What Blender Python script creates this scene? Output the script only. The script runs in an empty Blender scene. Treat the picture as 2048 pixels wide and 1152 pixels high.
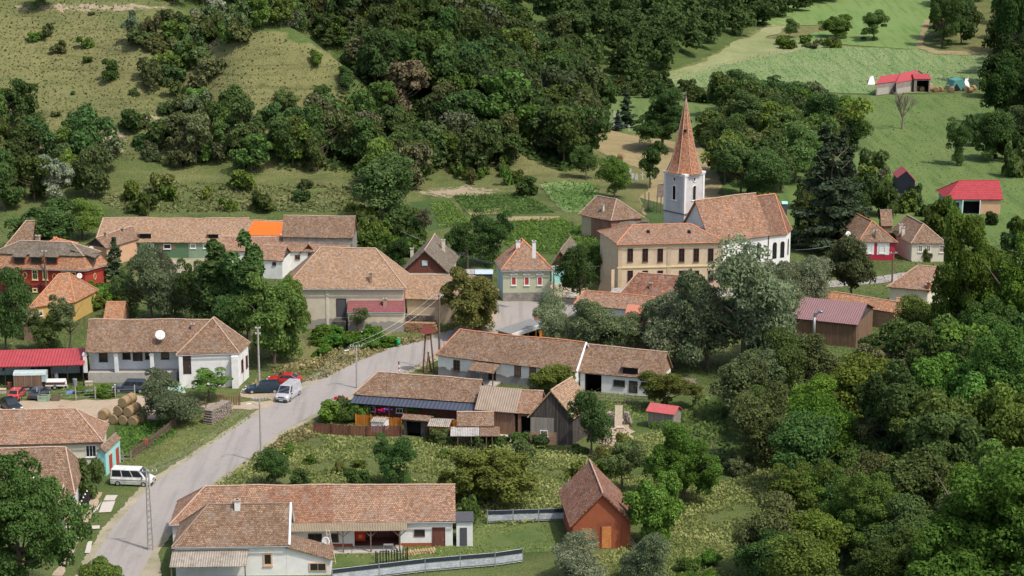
import bpy, bmesh, math, random
import numpy as np
from mathutils import Vector
R = math.radians
rng = np.random.default_rng(7); random.seed(7)
scene = bpy.context.scene; C = scene.collection
# ---------------------------------------------------------------- camera
F = 4200.0; H = 80.0; TH = R(14.24); ST, CT = math.sin(TH), math.cos(TH)
cd = bpy.data.cameras.new('camera'); cam = bpy.data.objects.new('camera', cd); C.objects.link(cam)
cam.location = (0, 0, H); cam.rotation_euler = (R(90)-TH, 0, 0)
cd.sensor_width = 36; cd.lens = 36*F/2048; cd.clip_start = 1; cd.clip_end = 6000
scene.camera = cam
scene.render.resolution_x = 1024; scene.render.resolution_y = 576
# ---------------------------------------------------------------- light
EL, AZ = 58.0, 127.0            # sun elevation; compass azimuth from +Y towards +X (from the right, a little in front)
sv = Vector((math.sin(R(AZ))*math.cos(R(EL)), math.cos(R(AZ))*math.cos(R(EL)), math.sin(R(EL))))
w = bpy.data.worlds.new('World'); scene.world = w; w.use_nodes = True
nt = w.node_tree; bg = nt.nodes['Background']
sk = nt.nodes.new('ShaderNodeTexSky'); sk.sky_type = 'NISHITA'; sk.sun_disc = False
sk.sun_elevation = R(EL); sk.sun_rotation = R(AZ); sk.air_density = 1.0; sk.dust_density = 3.5; sk.ozone_density = .7
nt.links.new(sk.outputs[0], bg.inputs[0]); bg.inputs[1].default_value = 0.15
sd = bpy.data.lights.new('sun', 'SUN'); sd.energy = 2.8; sd.angle = R(2.5); sd.color = (1, .95, .87)
so = bpy.data.objects.new('sun', sd); C.objects.link(so); so.rotation_euler = sv.to_track_quat('Z', 'Y').to_euler()
scene.view_settings.view_transform = 'Standard'; scene.view_settings.look = 'None'
scene.view_settings.exposure = 0.2; scene.view_settings.gamma = 1
scene.render.engine = 'CYCLES'
scene.cycles.max_bounces = 5; scene.cycles.diffuse_bounces = 3; scene.cycles.glossy_bounces = 2
scene.cycles.transmission_bounces = 2; scene.cycles.transparent_max_bounces = 4

# ---------------------------------------------------------------- pixel <-> place (2048x1152 photograph)
def ray(u, v):
    return Vector(((u-1024), CT*F+ST*(576-v), -ST*F+CT*(576-v)))
def P(u, v, z=0.0):
    d = ray(u, v); t = (z-H)/d.z
    return Vector((d.x*t, d.y*t, z))
def zat(X, Y, v):
    return H+Y*((-ST*F+CT*(576-v))/(CT*F+ST*(576-v)))
def proj(x, y, z):
    dz = z-H; dep = y*CT-dz*ST; up = y*ST+dz*CT
    return 1024+F*x/dep, 576-F*up/dep
def sc(u, v):                                   # pixels per metre at a ground pixel
    p = T(u, v); return F/(p.y*CT-(p.z-H)*ST)

# ---------------------------------------------------------------- terrain
FOOT = [(-1500, 405), (-200, 408), (0, 416), (300, 424), (700, 421), (800, 398), (880, 360), (1000, 366), (1120, 372), (1185, 330), (1196, 250), (1150, 190),
        (1290, 160), (1390, 124), (1490, 70), (1570, 36), (1750, -12), (1900, -60)]
FP = np.array([[P(u, v).x, P(u, v).y] for u, v in FOOT] + [[330, 1400], [330, 4000]])
POLY = np.vstack([FP, [[-5000, 4000], [-5000, FP[0, 1]]]])
def inpoly(x, y, poly):
    x = np.asarray(x, float); y = np.asarray(y, float); ins = np.zeros(x.shape, bool); n = len(poly); j = n-1
    for i in range(n):
        xi, yi = poly[i][0], poly[i][1]; xj, yj = poly[j][0], poly[j][1]
        if yi != yj:
            c = ((yi > y) != (yj > y)) & (x < (xj-xi)*(y-yi)/(yj-yi)+xi)
            ins ^= c
        j = i
    return ins
def vnoise(x, y, s, seed=0):                    # cheap smooth value noise
    x = np.asarray(x)/s+seed*17.3; y = np.asarray(y)/s-seed*9.1
    xi = np.floor(x); yi = np.floor(y); fx = x-xi; fy = y-yi
    fx = fx*fx*(3-2*fx); fy = fy*fy*(3-2*fy)
    def hsh(a, b):
        q = np.sin(a*127.1+b*311.7+seed*74.7)*43758.5453
        return q-np.floor(q)
    a = hsh(xi, yi); b = hsh(xi+1, yi); c = hsh(xi, yi+1); d = hsh(xi+1, yi+1)
    return (a*(1-fx)+b*fx)*(1-fy)+(c*(1-fx)+d*fx)*fy
def fbm(x, y, s, seed=0):
    return (vnoise(x, y, s, seed)+.5*vnoise(x, y, s/2.1, seed+1)+.25*vnoise(x, y, s/4.3, seed+2))/1.75
def hgt(x, y):
    x = np.asarray(x, float); y = np.asarray(y, float)
    d = np.full(x.shape, 1e9)
    for i in range(len(FP)-1):
        a = FP[i]; b = FP[i+1]; ab = b-a
        t = np.clip(((x-a[0])*ab[0]+(y-a[1])*ab[1])/(ab@ab), 0, 1)
        d = np.minimum(d, np.hypot(x-a[0]-t*ab[0], y-a[1]-t*ab[1]))
    s = np.where(inpoly(x, y, POLY), d, -d)
    sp = 6*np.log1p(np.exp(np.clip((s-4)/6, -30, 30)))
    sp = np.where(s < -8, 0, sp-6*math.log1p(math.exp(-2))*np.exp(-np.clip(s+8, 0, 99)/8)); sp = np.maximum(sp, 0)
    h = .42*sp; h = np.where(h > 70, 70+(h-70)*.3, h)
    m = np.clip(s/25, 0, 1)
    h = h+m*(fbm(x, y, 38, 3)-.5)*7+m*(vnoise(x, y, 9, 5)-.5)*.9
    def g(cx, cy, sx, sy, a, rot=0):
        c, q = math.cos(rot), math.sin(rot); u = (x-cx)*c+(y-cy)*q; w_ = -(x-cx)*q+(y-cy)*c
        return a*np.exp(-.5*((u/sx)**2+(w_/sy)**2))
    h = h+m*(g(-47, 424, 10, 8, 11)+g(-34, 417, 10, 6, 6.5)-g(-28, 452, 30, 9, 12)-g(-66, 414, 6, 17, 5.5)-g(-92, 428, 12, 16, 4)+g(-110, 400, 14, 9, 3)-g(-84, 398, 5, 14, 3))
    h = h+np.clip((y-560)/400, 0, 4)*14*np.clip((x-30)/60, 0, 1)
    return h
def T(u, v):                                    # where the view ray meets the ground
    d = ray(u, v); t0 = 150/d.y; ts = np.arange(t0, 1500/d.y, .8/d.y)
    zz = H+ts*d.z-hgt(d.x*ts, d.y*ts); k = np.argmax(zz < 0)
    if zz[k] >= 0: k = len(ts)-1
    if k > 0:
        f = zz[k-1]/(zz[k-1]-zz[k]); t = ts[k-1]+f*(ts[k]-ts[k-1])
    else: t = ts[0]
    x, y = d.x*t, d.y*t
    return Vector((x, y, float(hgt(np.array([x]), np.array([y]))[0])))

# ---------------------------------------------------------------- things and parts
def tag(o, label=None, cat=None, group=None, kind=None):
    if label: o['label'] = label
    if cat: o['category'] = cat
    if group: o['group'] = group
    if kind: o['kind'] = kind
    return o
def empty(name, loc, rz=0, label=None, cat=None, group=None):
    o = bpy.data.objects.new(name, None); C.objects.link(o); o.location = loc; o.rotation_euler = (0, 0, rz)
    o.empty_display_size = .3
    return tag(o, label, cat, group)
def copy_tree(o, parent=None):
    c = o.copy(); C.objects.link(c)
    if parent: c.parent = parent
    for ch in list(o.children): copy_tree(ch, c)
    return c
class MB:                                       # collects shapes for ONE mesh object
    def __init__(s): s.v = []; s.f = []; s.uv = {}
    def poly(s, pts, fs):
        b = len(s.v); s.v += [tuple(p) for p in pts]; s.f += [tuple(b+i for i in f) for f in fs]; return s
    def box(s, x0, x1, y0, y1, z0, z1):
        return s.poly([(x0, y0, z0), (x1, y0, z0), (x1, y1, z0), (x0, y1, z0), (x0, y0, z1), (x1, y0, z1), (x1, y1, z1), (x0, y1, z1)],
                      [(0, 3, 2, 1), (4, 5, 6, 7), (0, 1, 5, 4), (1, 2, 6, 5), (2, 3, 7, 6), (3, 0, 4, 7)])
    def hexa(s, p): return s.poly(p, [(0, 3, 2, 1), (4, 5, 6, 7), (0, 1, 5, 4), (1, 2, 6, 5), (2, 3, 7, 6), (3, 0, 4, 7)])
    def bar(s, a, b, r, n=6, r2=None, cap=True):
        a = Vector(a); b = Vector(b); d = (b-a)
        if d.length < 1e-6: return s
        d.normalize(); up = Vector((0, 0, 1)) if abs(d.z) < .95 else Vector((1, 0, 0))
        e = d.cross(up).normalized(); g = e.cross(d); r2 = r if r2 is None else r2
        pts = [a+r*(math.cos(2*math.pi*i/n)*e+math.sin(2*math.pi*i/n)*g) for i in range(n)]+[b+r2*(math.cos(2*math.pi*i/n)*e+math.sin(2*math.pi*i/n)*g) for i in range(n)]
        fs = [(i, (i+1) % n, n+(i+1) % n, n+i) for i in range(n)]
        if cap: fs += [tuple(range(n-1, -1, -1)), tuple(range(n, 2*n))]
        return s.poly(pts, fs)
    def tube(s, pts, rs, n=6):
        for i in range(len(pts)-1): s.bar(pts[i], pts[i+1], rs[i], n, rs[i+1], cap=(i == 0 or i == len(pts)-2))
        return s
    def build(s, name, mat, parent=None, smooth=False):
        me = bpy.data.meshes.new(name); me.from_pydata(s.v, [], s.f); me.update()
        if mat: me.materials.append(mat)
        if smooth: me.shade_smooth()
        o = bpy.data.objects.new(name, me); C.objects.link(o)
        if parent: o.parent = parent
        return o
def npmesh(name, V, Fq, mat, attr=None, smooth=False):
    """quads from numpy"""
    me = bpy.data.meshes.new(name); n = len(V); k = Fq.shape[1]; m = len(Fq)
    me.vertices.add(n); me.vertices.foreach_set('co', np.asarray(V, np.float32).ravel())
    me.loops.add(m*k); me.loops.foreach_set('vertex_index', np.asarray(Fq, np.int32).ravel())
    me.polygons.add(m); me.polygons.foreach_set('loop_start', np.arange(0, m*k, k, dtype=np.int32))
    me.polygons.foreach_set('loop_total', np.full(m, k, np.int32)); me.update(calc_edges=True)
    if attr:
        for nm, (dom, arr) in attr.items():
            a = me.attributes.new(nm, 'FLOAT', dom); a.data.foreach_set('value', np.asarray(arr, np.float32))
    if mat: me.materials.append(mat)
    if smooth: me.shade_smooth()
    return me
# ---------------------------------------------------------------- materials
def _m(name):
    m = bpy.data.materials.new(name); m.use_nodes = True; t = m.node_tree; t.nodes.clear()
    o = t.nodes.new('ShaderNodeOutputMaterial'); b = t.nodes.new('ShaderNodeBsdfPrincipled'); t.links.new(b.outputs[0], o.inputs[0])
    b.inputs['Specular IOR Level'].default_value = .3
    return m, t, b
def N(t, typ, **k):
    n = t.nodes.new('ShaderNode'+typ)
    for a, v in k.items():
        if hasattr(n, a): setattr(n, a, v)
        else: n.inputs[a.replace('_', ' ')].default_value = v
    return n
def mixc(t, a, b, fac, blend='MIX'):
    n = t.nodes.new('ShaderNodeMix'); n.data_type = 'RGBA'; n.blend_type = blend
    for i, x in ((0, fac), (6, a), (7, b)):
        if isinstance(x, (int, float)): n.inputs[i].default_value = x
        elif isinstance(x, tuple): n.inputs[i].default_value = (*x[:3], 1)
        else: t.links.new(x, n.inputs[i])
    return n.outputs[2]
def ramp(t, x, a, b, va=0., vb=1.):
    n = t.nodes.new('ShaderNodeMapRange'); n.inputs[1].default_value = a; n.inputs[2].default_value = b
    n.inputs[3].default_value = va; n.inputs[4].default_value = vb; t.links.new(x, n.inputs[0]); return n.outputs[0]
def bump(t, b, x, dist=.02, s=.5):
    n = t.nodes.new('ShaderNodeBump'); n.inputs['Distance'].default_value = dist; n.inputs['Strength'].default_value = s
    t.links.new(x, n.inputs['Height']); t.links.new(n.outputs[0], b.inputs['Normal'])
def noise(t, scale, det=3, vec=None, rough=.6, stretch=None):
    n = t.nodes.new('ShaderNodeTexNoise'); n.inputs['Scale'].default_value = scale; n.inputs['Detail'].default_value = det; n.inputs['Roughness'].default_value = rough
    if vec is None:
        vec = t.nodes.new('ShaderNodeTexCoord').outputs['Object']
    if stretch:
        m = t.nodes.new('ShaderNodeMapping'); m.inputs['Scale'].default_value = stretch; t.links.new(vec, m.inputs[0]); vec = m.outputs[0]
    t.links.new(vec, n.inputs['Vector']); return n.outputs[0]
def plain(name, col, rough=.7, var=.12, metal=0., sc_=3., dirt=None):
    m, t, b = _m(name); b.inputs['Roughness'].default_value = rough; b.inputs['Metallic'].default_value = metal
    x = noise(t, sc_, 4); c = mixc(t, tuple(c*(1-var) for c in col), tuple(min(1, c*(1+var)) for c in col), ramp(t, x, .3, .7))
    if dirt: c = mixc(t, c, dirt, ramp(t, noise(t, sc_*.4, 5), .5, .72, 0, .8))
    t.links.new(c, b.inputs['Base Color']); return m
def plaster(name, col, stain=(.3, .26, .22), amt=.5, base=None):
    m, t, b = _m(name); b.inputs['Roughness'].default_value = .9
    c = mixc(t, col, tuple(x*.86 for x in col), ramp(t, noise(t, 1.2, 5), .35, .7))
    c = mixc(t, c, stain, ramp(t, noise(t, .55, 6, rough=.7, stretch=(1, 1, .5)), .56, .8, 0, amt))
    if base:                                    # bare render along the wall foot, ragged upper edge
        z0, bc = base; tc = t.nodes.new('ShaderNodeTexCoord'); s = t.nodes.new('ShaderNodeSeparateXYZ'); t.links.new(tc.outputs['Object'], s.inputs[0])
        ad = N(t, 'Math', operation='ADD'); t.links.new(s.outputs[2], ad.inputs[0]); t.links.new(ramp(t, noise(t, 1.1, 3), .3, .7, -.28, .28), ad.inputs[1])
        c = mixc(t, bc, c, ramp(t, ad.outputs[0], z0-.03, z0+.03))
    t.links.new(c, b.inputs['Base Color']); bump(t, b, noise(t, 9, 3), .01, .4); return m
def tiles(name, c1, c2, moss=(.13, .085, .055), mamt=.7, light=(.62, .42, .32), lamt=.35, bw=.24, rh=.21, patch=.45):
    m, t, b = _m(name); b.inputs['Roughness'].default_value = .88
    def ds(c, k=.1, g_=1.): g = .34*c[0]+.5*c[1]+.16*c[2]; q = [x*(1-k)+g*k for x in c]; return (q[0]*g_, q[1]*1.05*g_, q[2]*.92*g_)
    if 'metal' not in name: c1, c2 = ds(c1, .06, .98), ds(c2, .06, .66)
    uv0 = t.nodes.new('ShaderNodeUVMap').outputs[0]
    # hand-laid courses: rows wander a little
    wn_ = t.nodes.new('ShaderNodeTexNoise'); wn_.inputs['Scale'].default_value = .55; wn_.inputs['Detail'].default_value = 3; t.links.new(uv0, wn_.inputs['Vector'])
    vs = t.nodes.new('ShaderNodeVectorMath'); vs.operation = 'MULTIPLY_ADD'; t.links.new(wn_.outputs['Color'], vs.inputs[0]); vs.inputs[1].default_value = (.25, .5, 0) if 'metal' not in name else (0, 0, 0); t.links.new(uv0, vs.inputs[2]); uv = vs.outputs[0]
    br = N(t, 'TexBrick', offset=.5); br.inputs['Scale'].default_value = 1; br.inputs['Brick Width'].default_value = bw; br.inputs['Row Height'].default_value = rh
    br.inputs['Mortar Size'].default_value = .022; br.inputs['Mortar Smooth'].default_value = .3; br.inputs['Bias'].default_value = 0
    br.inputs['Color1'].default_value = (*c1, 1); br.inputs['Color2'].default_value = (*c2, 1); br.inputs['Mortar'].default_value = (*[x*.35 for x in c2], 1)
    t.links.new(uv, br.inputs['Vector'])
    # second brick layer, other phase, picks single odd tiles
    b2 = N(t, 'TexBrick', offset=.5); b2.inputs['Scale'].default_value = 1; b2.inputs['Brick Width'].default_value = bw*1.5; b2.inputs['Row Height'].default_value = rh*1.5
    b2.inputs['Mortar Size'].default_value = 0; b2.inputs['Color1'].default_value = (0, 0, 0, 1); b2.inputs['Color2'].default_value = (1, 1, 1, 1); t.links.new(uv, b2.inputs['Vector'])
    oi = t.nodes.new('ShaderNodeObjectInfo')
    n1 = noise(t, .42, 5, rough=.65); n2 = noise(t, 2.6, 3, rough=.7); n3 = noise(t, 5.5, 2)
    c = mixc(t, br.outputs[0], tuple(x*.62 for x in c2), ramp(t, n1, .4, .68, 0, patch))
    c = mixc(t, c, moss, ramp(t, n2, .5, .62, 0, mamt)); c = mixc(t, c, tuple(x*.75 for x in moss), ramp(t, noise(t, 7.5, 2), .56, .64, 0, mamt*.7))
    mm = N(t, 'Math', operation='MULTIPLY'); t.links.new(ramp(t, n3, .52, .62), mm.inputs[0]); t.links.new(b2.outputs[0], mm.inputs[1])
    m2 = N(t, 'Math', operation='MULTIPLY'); t.links.new(mm.outputs[0], m2.inputs[0]); m2.inputs[1].default_value = lamt
    c = mixc(t, c, light, m2.outputs[0])
    if 'metal' not in name:
        st = noise(t, .9, 6, rough=.75, stretch=(1, 1, .45)); c = mixc(t, c, (.26, .225, .19), ramp(t, st, .5, .66, 0, .5)); c = mixc(t, c, (.1, .08, .065), ramp(t, noise(t, 1.6, 5, rough=.8), .6, .72, 0, .45))
    t.links.new(c, b.inputs['Base Color'])
    sx = t.nodes.new('ShaderNodeSeparateXYZ'); t.links.new(uv, sx.inputs[0])
    dv = N(t, 'Math', operation='DIVIDE'); t.links.new(sx.outputs[1], dv.inputs[0]); dv.inputs[1].default_value = rh
    fr = N(t, 'Math', operation='FRACT'); t.links.new(dv.outputs[0], fr.inputs[0])
    sb = N(t, 'Math', operation='SUBTRACT'); sb.inputs[0].default_value = 1; t.links.new(fr.outputs[0], sb.inputs[1])
    ad = N(t, 'Math', operation='ADD'); t.links.new(sb.outputs[0], ad.inputs[0]); t.links.new(n2, ad.inputs[1])
    bump(t, b, ad.outputs[0], .05, .8); return m
def ribbed(name, col, period=.2, rough=.55, var=.15, metal=0., rust=None, uvdir=0):
    m, t, b = _m(name); b.inputs['Roughness'].default_value = rough; b.inputs['Metallic'].default_value = metal
    uv = t.nodes.new('ShaderNodeUVMap').outputs[0]; sx = t.nodes.new('ShaderNodeSeparateXYZ'); t.links.new(uv, sx.inputs[0])
    mu = N(t, 'Math', operation='MULTIPLY'); t.links.new(sx.outputs[uvdir], mu.inputs[0]); mu.inputs[1].default_value = 2*math.pi/period
    s = N(t, 'Math', operation='SINE'); t.links.new(mu.outputs[0], s.inputs[0])
    c = mixc(t, tuple(x*.72 for x in col), col, ramp(t, s.outputs[0], -1, 0))
    c = mixc(t, c, tuple(x*(1-2*var) for x in col), ramp(t, noise(t, .8, 5), .4, .7))
    if rust: c = mixc(t, c, rust, ramp(t, noise(t, 1.7, 4), .5, .68, 0, .7))
    t.links.new(c, b.inputs['Base Color']); bump(t, b, s.outputs[0], .04, .7); return m
def planks(name, col, col2, w_=.16, rough=.85, axis=0):
    m, t, b = _m(name); b.inputs['Roughness'].default_value = rough
    tc = t.nodes.new('ShaderNodeTexCoord').outputs['Object']; s = t.nodes.new('ShaderNodeSeparateXYZ'); t.links.new(tc, s.inputs[0])
    ad = N(t, 'Math', operation='ADD'); t.links.new(s.outputs[0], ad.inputs[0]); t.links.new(s.outputs[1], ad.inputs[1])
    dv = N(t, 'Math', operation='DIVIDE'); t.links.new(ad.outputs[0] if axis == 0 else s.outputs[2], dv.inputs[0]); dv.inputs[1].default_value = w_
    fl = N(t, 'Math', operation='FLOOR'); t.links.new(dv.outputs[0], fl.inputs[0]); wn = t.nodes.new('ShaderNodeTexWhiteNoise'); wn.noise_dimensions = '1D'; t.links.new(fl.outputs[0], wn.inputs[1])
    fr = N(t, 'Math', operation='FRACT'); t.links.new(dv.outputs[0], fr.inputs[0])
    c = mixc(t, col, col2, wn.outputs[0])
    c = mixc(t, c, tuple(x*.5 for x in col), ramp(t, noise(t, 2.5, 5, stretch=(3, 3, .4)), .45, .75, 0, .8))
    c = mixc(t, tuple(x*.15 for x in col), c, ramp(t, fr.outputs[0], .03, .1))
    t.links.new(c, b.inputs['Base Color']); return m
def brickm(name, c1, c2, mort=(.4, .35, .3), w_=.26, h_=.09, axisuv=False):
    m, t, b = _m(name); b.inputs['Roughness'].default_value = .9
    tc = t.nodes.new('ShaderNodeTexCoord').outputs['Object']; s = t.nodes.new('ShaderNodeSeparateXYZ'); t.links.new(tc, s.inputs[0])
    ad = N(t, 'Math', operation='ADD'); t.links.new(s.outputs[0], ad.inputs[0]); t.links.new(s.outputs[1], ad.inputs[1])
    cb = t.nodes.new('ShaderNodeCombineXYZ'); t.links.new(ad.outputs[0], cb.inputs[0]); t.links.new(s.outputs[2], cb.inputs[1])
    br = N(t, 'TexBrick', offset=.5); br.inputs['Scale'].default_value = 1; br.inputs['Brick Width'].default_value = w_; br.inputs['Row Height'].default_value = h_; br.inputs['Mortar Size'].default_value = .012
    br.inputs['Color1'].default_value = (*c1, 1); br.inputs['Color2'].default_value = (*c2, 1); br.inputs['Mortar'].default_value = (*mort, 1); t.links.new(cb.outputs[0], br.inputs['Vector'])
    c = mixc(t, br.outputs[0], tuple(x*.5 for x in c2), ramp(t, noise(t, 1., 5), .45, .75, 0, .6)); t.links.new(c, b.inputs['Base Color']); bump(t, b, br.outputs[1], .01, -.5); return m
def groundm(name, cols, s1=.12, s2=.9, s3=6., bmp=.08, attr=False, stretch=None, streak=None):
    """cols: green, dry, dark[, soil]"""
    m, t, b = _m(name); b.inputs['Roughness'].default_value = .95; b.inputs['Specular IOR Level'].default_value = .1
    g, d, k = cols[:3]
    a = noise(t, s1, 6, rough=.6, stretch=stretch); c_ = noise(t, s2, 4, rough=.7, stretch=stretch); e = noise(t, s3, 3, rough=.7, stretch=stretch)
    fac = a
    if attr:
        at = t.nodes.new('ShaderNodeAttribute'); at.attribute_name = 'dry'; ad = N(t, 'Math', operation='ADD'); t.links.new(a, ad.inputs[0]); t.links.new(at.outputs['Fac'], ad.inputs[1]); fac = ad.outputs[0]
    f2 = N(t, 'Math', operation='MULTIPLY_ADD'); t.links.new(c_, f2.inputs[0]); f2.inputs[1].default_value = .5; t.links.new(fac, f2.inputs[2])
    c = mixc(t, g, d, ramp(t, f2.outputs[0], .55, .95))
    c = mixc(t, c, k, ramp(t, c_, .52, .75, 0, .75))
    c = mixc(t, c, tuple(min(1, x*1.9) for x in d), ramp(t, e, .58, .78, 0, .45))
    c = mixc(t, c, tuple(x*.5 for x in k), ramp(t, e, .3, .42, .6, 0))
    if attr:                                    # cattle paths running along the slope
        tr_ = noise(t, 1.0, 3, rough=.6, stretch=(.09, .12, 1.5)); c = mixc(t, c, tuple(x*.62 for x in k), ramp(t, tr_, .52, .66, 0, .35)); c = mixc(t, c, tuple(min(1, x*1.25) for x in d), ramp(t, tr_, .3, .42, .25, 0))
    if streak:
        rt = t.nodes.new('ShaderNodeMapping'); rt.inputs['Rotation'].default_value = (0, 0, streak[0]); rt.inputs['Scale'].default_value = (streak[1], .05, 1); t.links.new(t.nodes.new('ShaderNodeTexCoord').outputs['Object'], rt.inputs[0])
        nn_ = t.nodes.new('ShaderNodeTexNoise'); nn_.inputs['Scale'].default_value = 1; nn_.inputs['Detail'].default_value = 4; t.links.new(rt.outputs[0], nn_.inputs['Vector']); c = mixc(t, c, d, ramp(t, nn_.outputs[0], .45, .7, 0, .75)); c = mixc(t, c, k, ramp(t, nn_.outputs[0], .35, .48, .6, 0))
    if len(cols) > 3:
        at = t.nodes.new('ShaderNodeAttribute'); at.attribute_name = 'soil'; ad = N(t, 'Math', operation='MULTIPLY_ADD'); t.links.new(c_, ad.inputs[0]); ad.inputs[1].default_value = 1.3; t.links.new(at.outputs['Fac'], ad.inputs[2])
        c = mixc(t, c, cols[3], ramp(t, ad.outputs[0], .98, 1.12))
    t.links.new(c, b.inputs['Base Color']); bump(t, b, e, bmp, .8); return m
def leafm(name, col, col2=None, transl=.4):
    m = bpy.data.materials.new(name); m.use_nodes = True; t = m.node_tree; t.nodes.clear()
    o = t.nodes.new('ShaderNodeOutputMaterial'); df = t.nodes.new('ShaderNodeBsdfDiffuse'); tr = t.nodes.new('ShaderNodeBsdfTranslucent'); mx = t.nodes.new('ShaderNodeMixShader')
    mx.inputs[0].default_value = transl; t.links.new(df.outputs[0], mx.inputs[1]); t.links.new(tr.outputs[0], mx.inputs[2]); t.links.new(mx.outputs[0], o.inputs[0])
    at = t.nodes.new('ShaderNodeAttribute'); at.attribute_name = 'rnd'
    oi = t.nodes.new('ShaderNodeObjectInfo')
    col2 = col2 or tuple(c*1.7 for c in col)
    c = mixc(t, tuple(x*.65 for x in col), col2, at.outputs['Fac'])
    c = mixc(t, c, oi.outputs['Color'], 1.0, 'MULTIPLY')
    hv = t.nodes.new('ShaderNodeHueSaturation'); t.links.new(c, hv.inputs['Color'])
    t.links.new(ramp(t, oi.outputs['Random'], 0, 1, .49, .507), hv.inputs['Hue']); t.links.new(ramp(t, oi.outputs['Random'], 0, 1, .84, 1.16), hv.inputs['Value'])
    t.links.new(hv.outputs[0], df.inputs[0]); t.links.new(hv.outputs[0], tr.inputs[0]); return m
def glassm(name, col=(.02, .025, .03), rough=.12):
    m, t, b = _m(name); b.inputs['Base Color'].default_value = (*col, 1); b.inputs['Roughness'].default_value = rough; b.inputs['Specular IOR Level'].default_value = .6; return m
M = {}
M['t_pink'] = tiles('weathered_pink_tile', (.55, .305, .215), (.41, .205, .14), mamt=.55)
M['t_brown'] = tiles('weathered_brown_tile', (.42, .245, .17), (.27, .15, .10), mamt=.75)
M['t_tan'] = tiles('weathered_tan_tile', (.58, .36, .25), (.47, .26, .17), mamt=.3, patch=.25)
M['t_orange'] = tiles('orange_tile', (.64, .29, .16), (.5, .205, .11), mamt=.25, patch=.2)
M['t_red'] = tiles('red_brown_tile', (.42, .15, .09), (.28, .11, .07), moss=(.09, .06, .05), mamt=.7, lamt=.5)
M['t_church'] = tiles('church_tile', (.53, .26, .165), (.37, .17, .11), mamt=.6, lamt=.5, bw=.3, rh=.28)
M['t_spire'] = tiles('spire_tile', (.68, .25, .12), (.46, .16, .08), mamt=.5, lamt=.5, bw=.22, rh=.22)
M['t_dark'] = tiles('dark_old_tile', (.2, .14, .12), (.13, .095, .085), mamt=.6, light=(.4, .34, .3))
M['t_grey'] = tiles('grey_shingle', (.3, .24, .2), (.2, .155, .13), mamt=.6, light=(.42, .38, .33))
M['t_patch'] = tiles('reddish_patch_tile', (.47, .21, .13), (.36, .15, .09), mamt=.55)
M['t_maroon'] = tiles('maroon_metal_tile', (.27, .095, .095), (.23, .08, .085), moss=(.2, .09, .09), mamt=.15, light=(.42, .22, .22), lamt=.2, bw=.4, rh=.4, patch=.1)
M['t_redmetal'] = tiles('red_metal_tile', (.42, .06, .07), (.34, .05, .055), moss=(.4, .03, .05), mamt=.2, light=(.66, .1, .12), lamt=.2, bw=.5, rh=.45, patch=.1)
M['asbestos'] = ribbed('corrugated_fibre_cement', (.42, .37, .31), .24, .9, .2, rust=(.2, .16, .12))
M['tinroof'] = ribbed('corrugated_grey_tin', (.5, .48, .45), .2, .6, .15, rust=(.28, .22, .18))
M['tanroof'] = ribbed('tan_corrugated_sheet', (.33, .265, .18), .17, .8, .12)
M['greyroof'] = ribbed('brown_grey_sheet', (.4, .315, .245), .3, .85, .12, rust=(.3, .22, .15))
M['maroonsheet'] = ribbed('maroon_ribbed_sheet', (.3, .17, .17), .32, .5, .08)
M['redsheet'] = ribbed('red_ribbed_sheet', (.48, .07, .08), .4, .5, .12, rust=(.38, .08, .07))
M['bluesheet'] = ribbed('slate_blue_sheet', (.075, .09, .125), .5, .45, .1)
M['gardenpink'] = plain('pink_sheet', (.5, .2, .13), .7, .06)
M['redflat'] = plain('red_painted_sheet', (.5, .11, .11), .6, .15)
M['t_chancel'] = tiles('dark_chancel_tile', (.33, .14, .09), (.22, .1, .07), mamt=.6)
M['white'] = plaster('white_plaster', (.82, .81, .78), (.42, .39, .35), .3)
M['whiteb'] = plaster('white_plaster_grey_base', (.82, .81, .78), (.42, .39, .35), .35, (1.15, (.26, .255, .25)))
M['cream'] = plaster('cream_plaster', (.66, .58, .44), (.3, .27, .22), .45, (1.5, (.33, .3, .27)))
M['creamp'] = plaster('pale_cream_plaster', (.72, .66, .53), (.35, .3, .24), .4)
M['tanw'] = plaster('tan_plaster', (.6, .46, .31), (.35, .3, .24), .5)
M['yellow'] = plaster('old_yellow_plaster', (.68, .55, .38), (.42, .22, .12), .7)
M['peach'] = plaster('peach_plaster', (.66, .4, .25), (.4, .3, .22), .4)
M['redw'] = plaster('deep_red_plaster', (.4, .055, .035), (.25, .03, .025), .4, (1.3, (.13, .02, .025)))
M['green'] = plaster('sage_green_plaster', (.52, .55, .38), (.4, .42, .3), .4)
M['greend'] = plaster('dark_green_plaster', (.11, .2, .11), (.2, .26, .18), .4)
M['greenl'] = plaster('grey_green_plaster', (.26, .36, .25), (.2, .28, .2), .4)
M['turq'] = plaster('turquoise_plaster', (.35, .68, .64), (.4, .6, .55), .4)
M['verw'] = plaster('veranda_white', (.76, .78, .79))
M['patchy'] = plain('patchy_dish', (.75, .74, .71), .5, .05, 0, 1.6, dirt=(.3, .2, .13))
M['paleblue'] = plaster('pale_blue_plaster', (.56, .68, .69), (.4, .5, .5), .4)
M['tower'] = plaster('tower_plaster', (.6, .59, .575), (.22, .21, .2), .85)
M['rust'] = plaster('rust_red_plaster', (.36, .105, .05), (.15, .06, .045), .95)
M['stone'] = brickm('rubble_stone', (.34, .31, .27), (.22, .2, .18), (.4, .37, .32), .4, .25)
M['brick'] = brickm('old_brick', (.42, .2, .13), (.3, .13, .085), (.3, .22, .17))
M['brickt'] = brickm('tan_brick', (.5, .3, .18), (.34, .2, .12), (.3, .24, .18))
M['dkwood'] = planks('dark_weathered_planks', (.06, .052, .048), (.12, .105, .095), .2)
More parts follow.
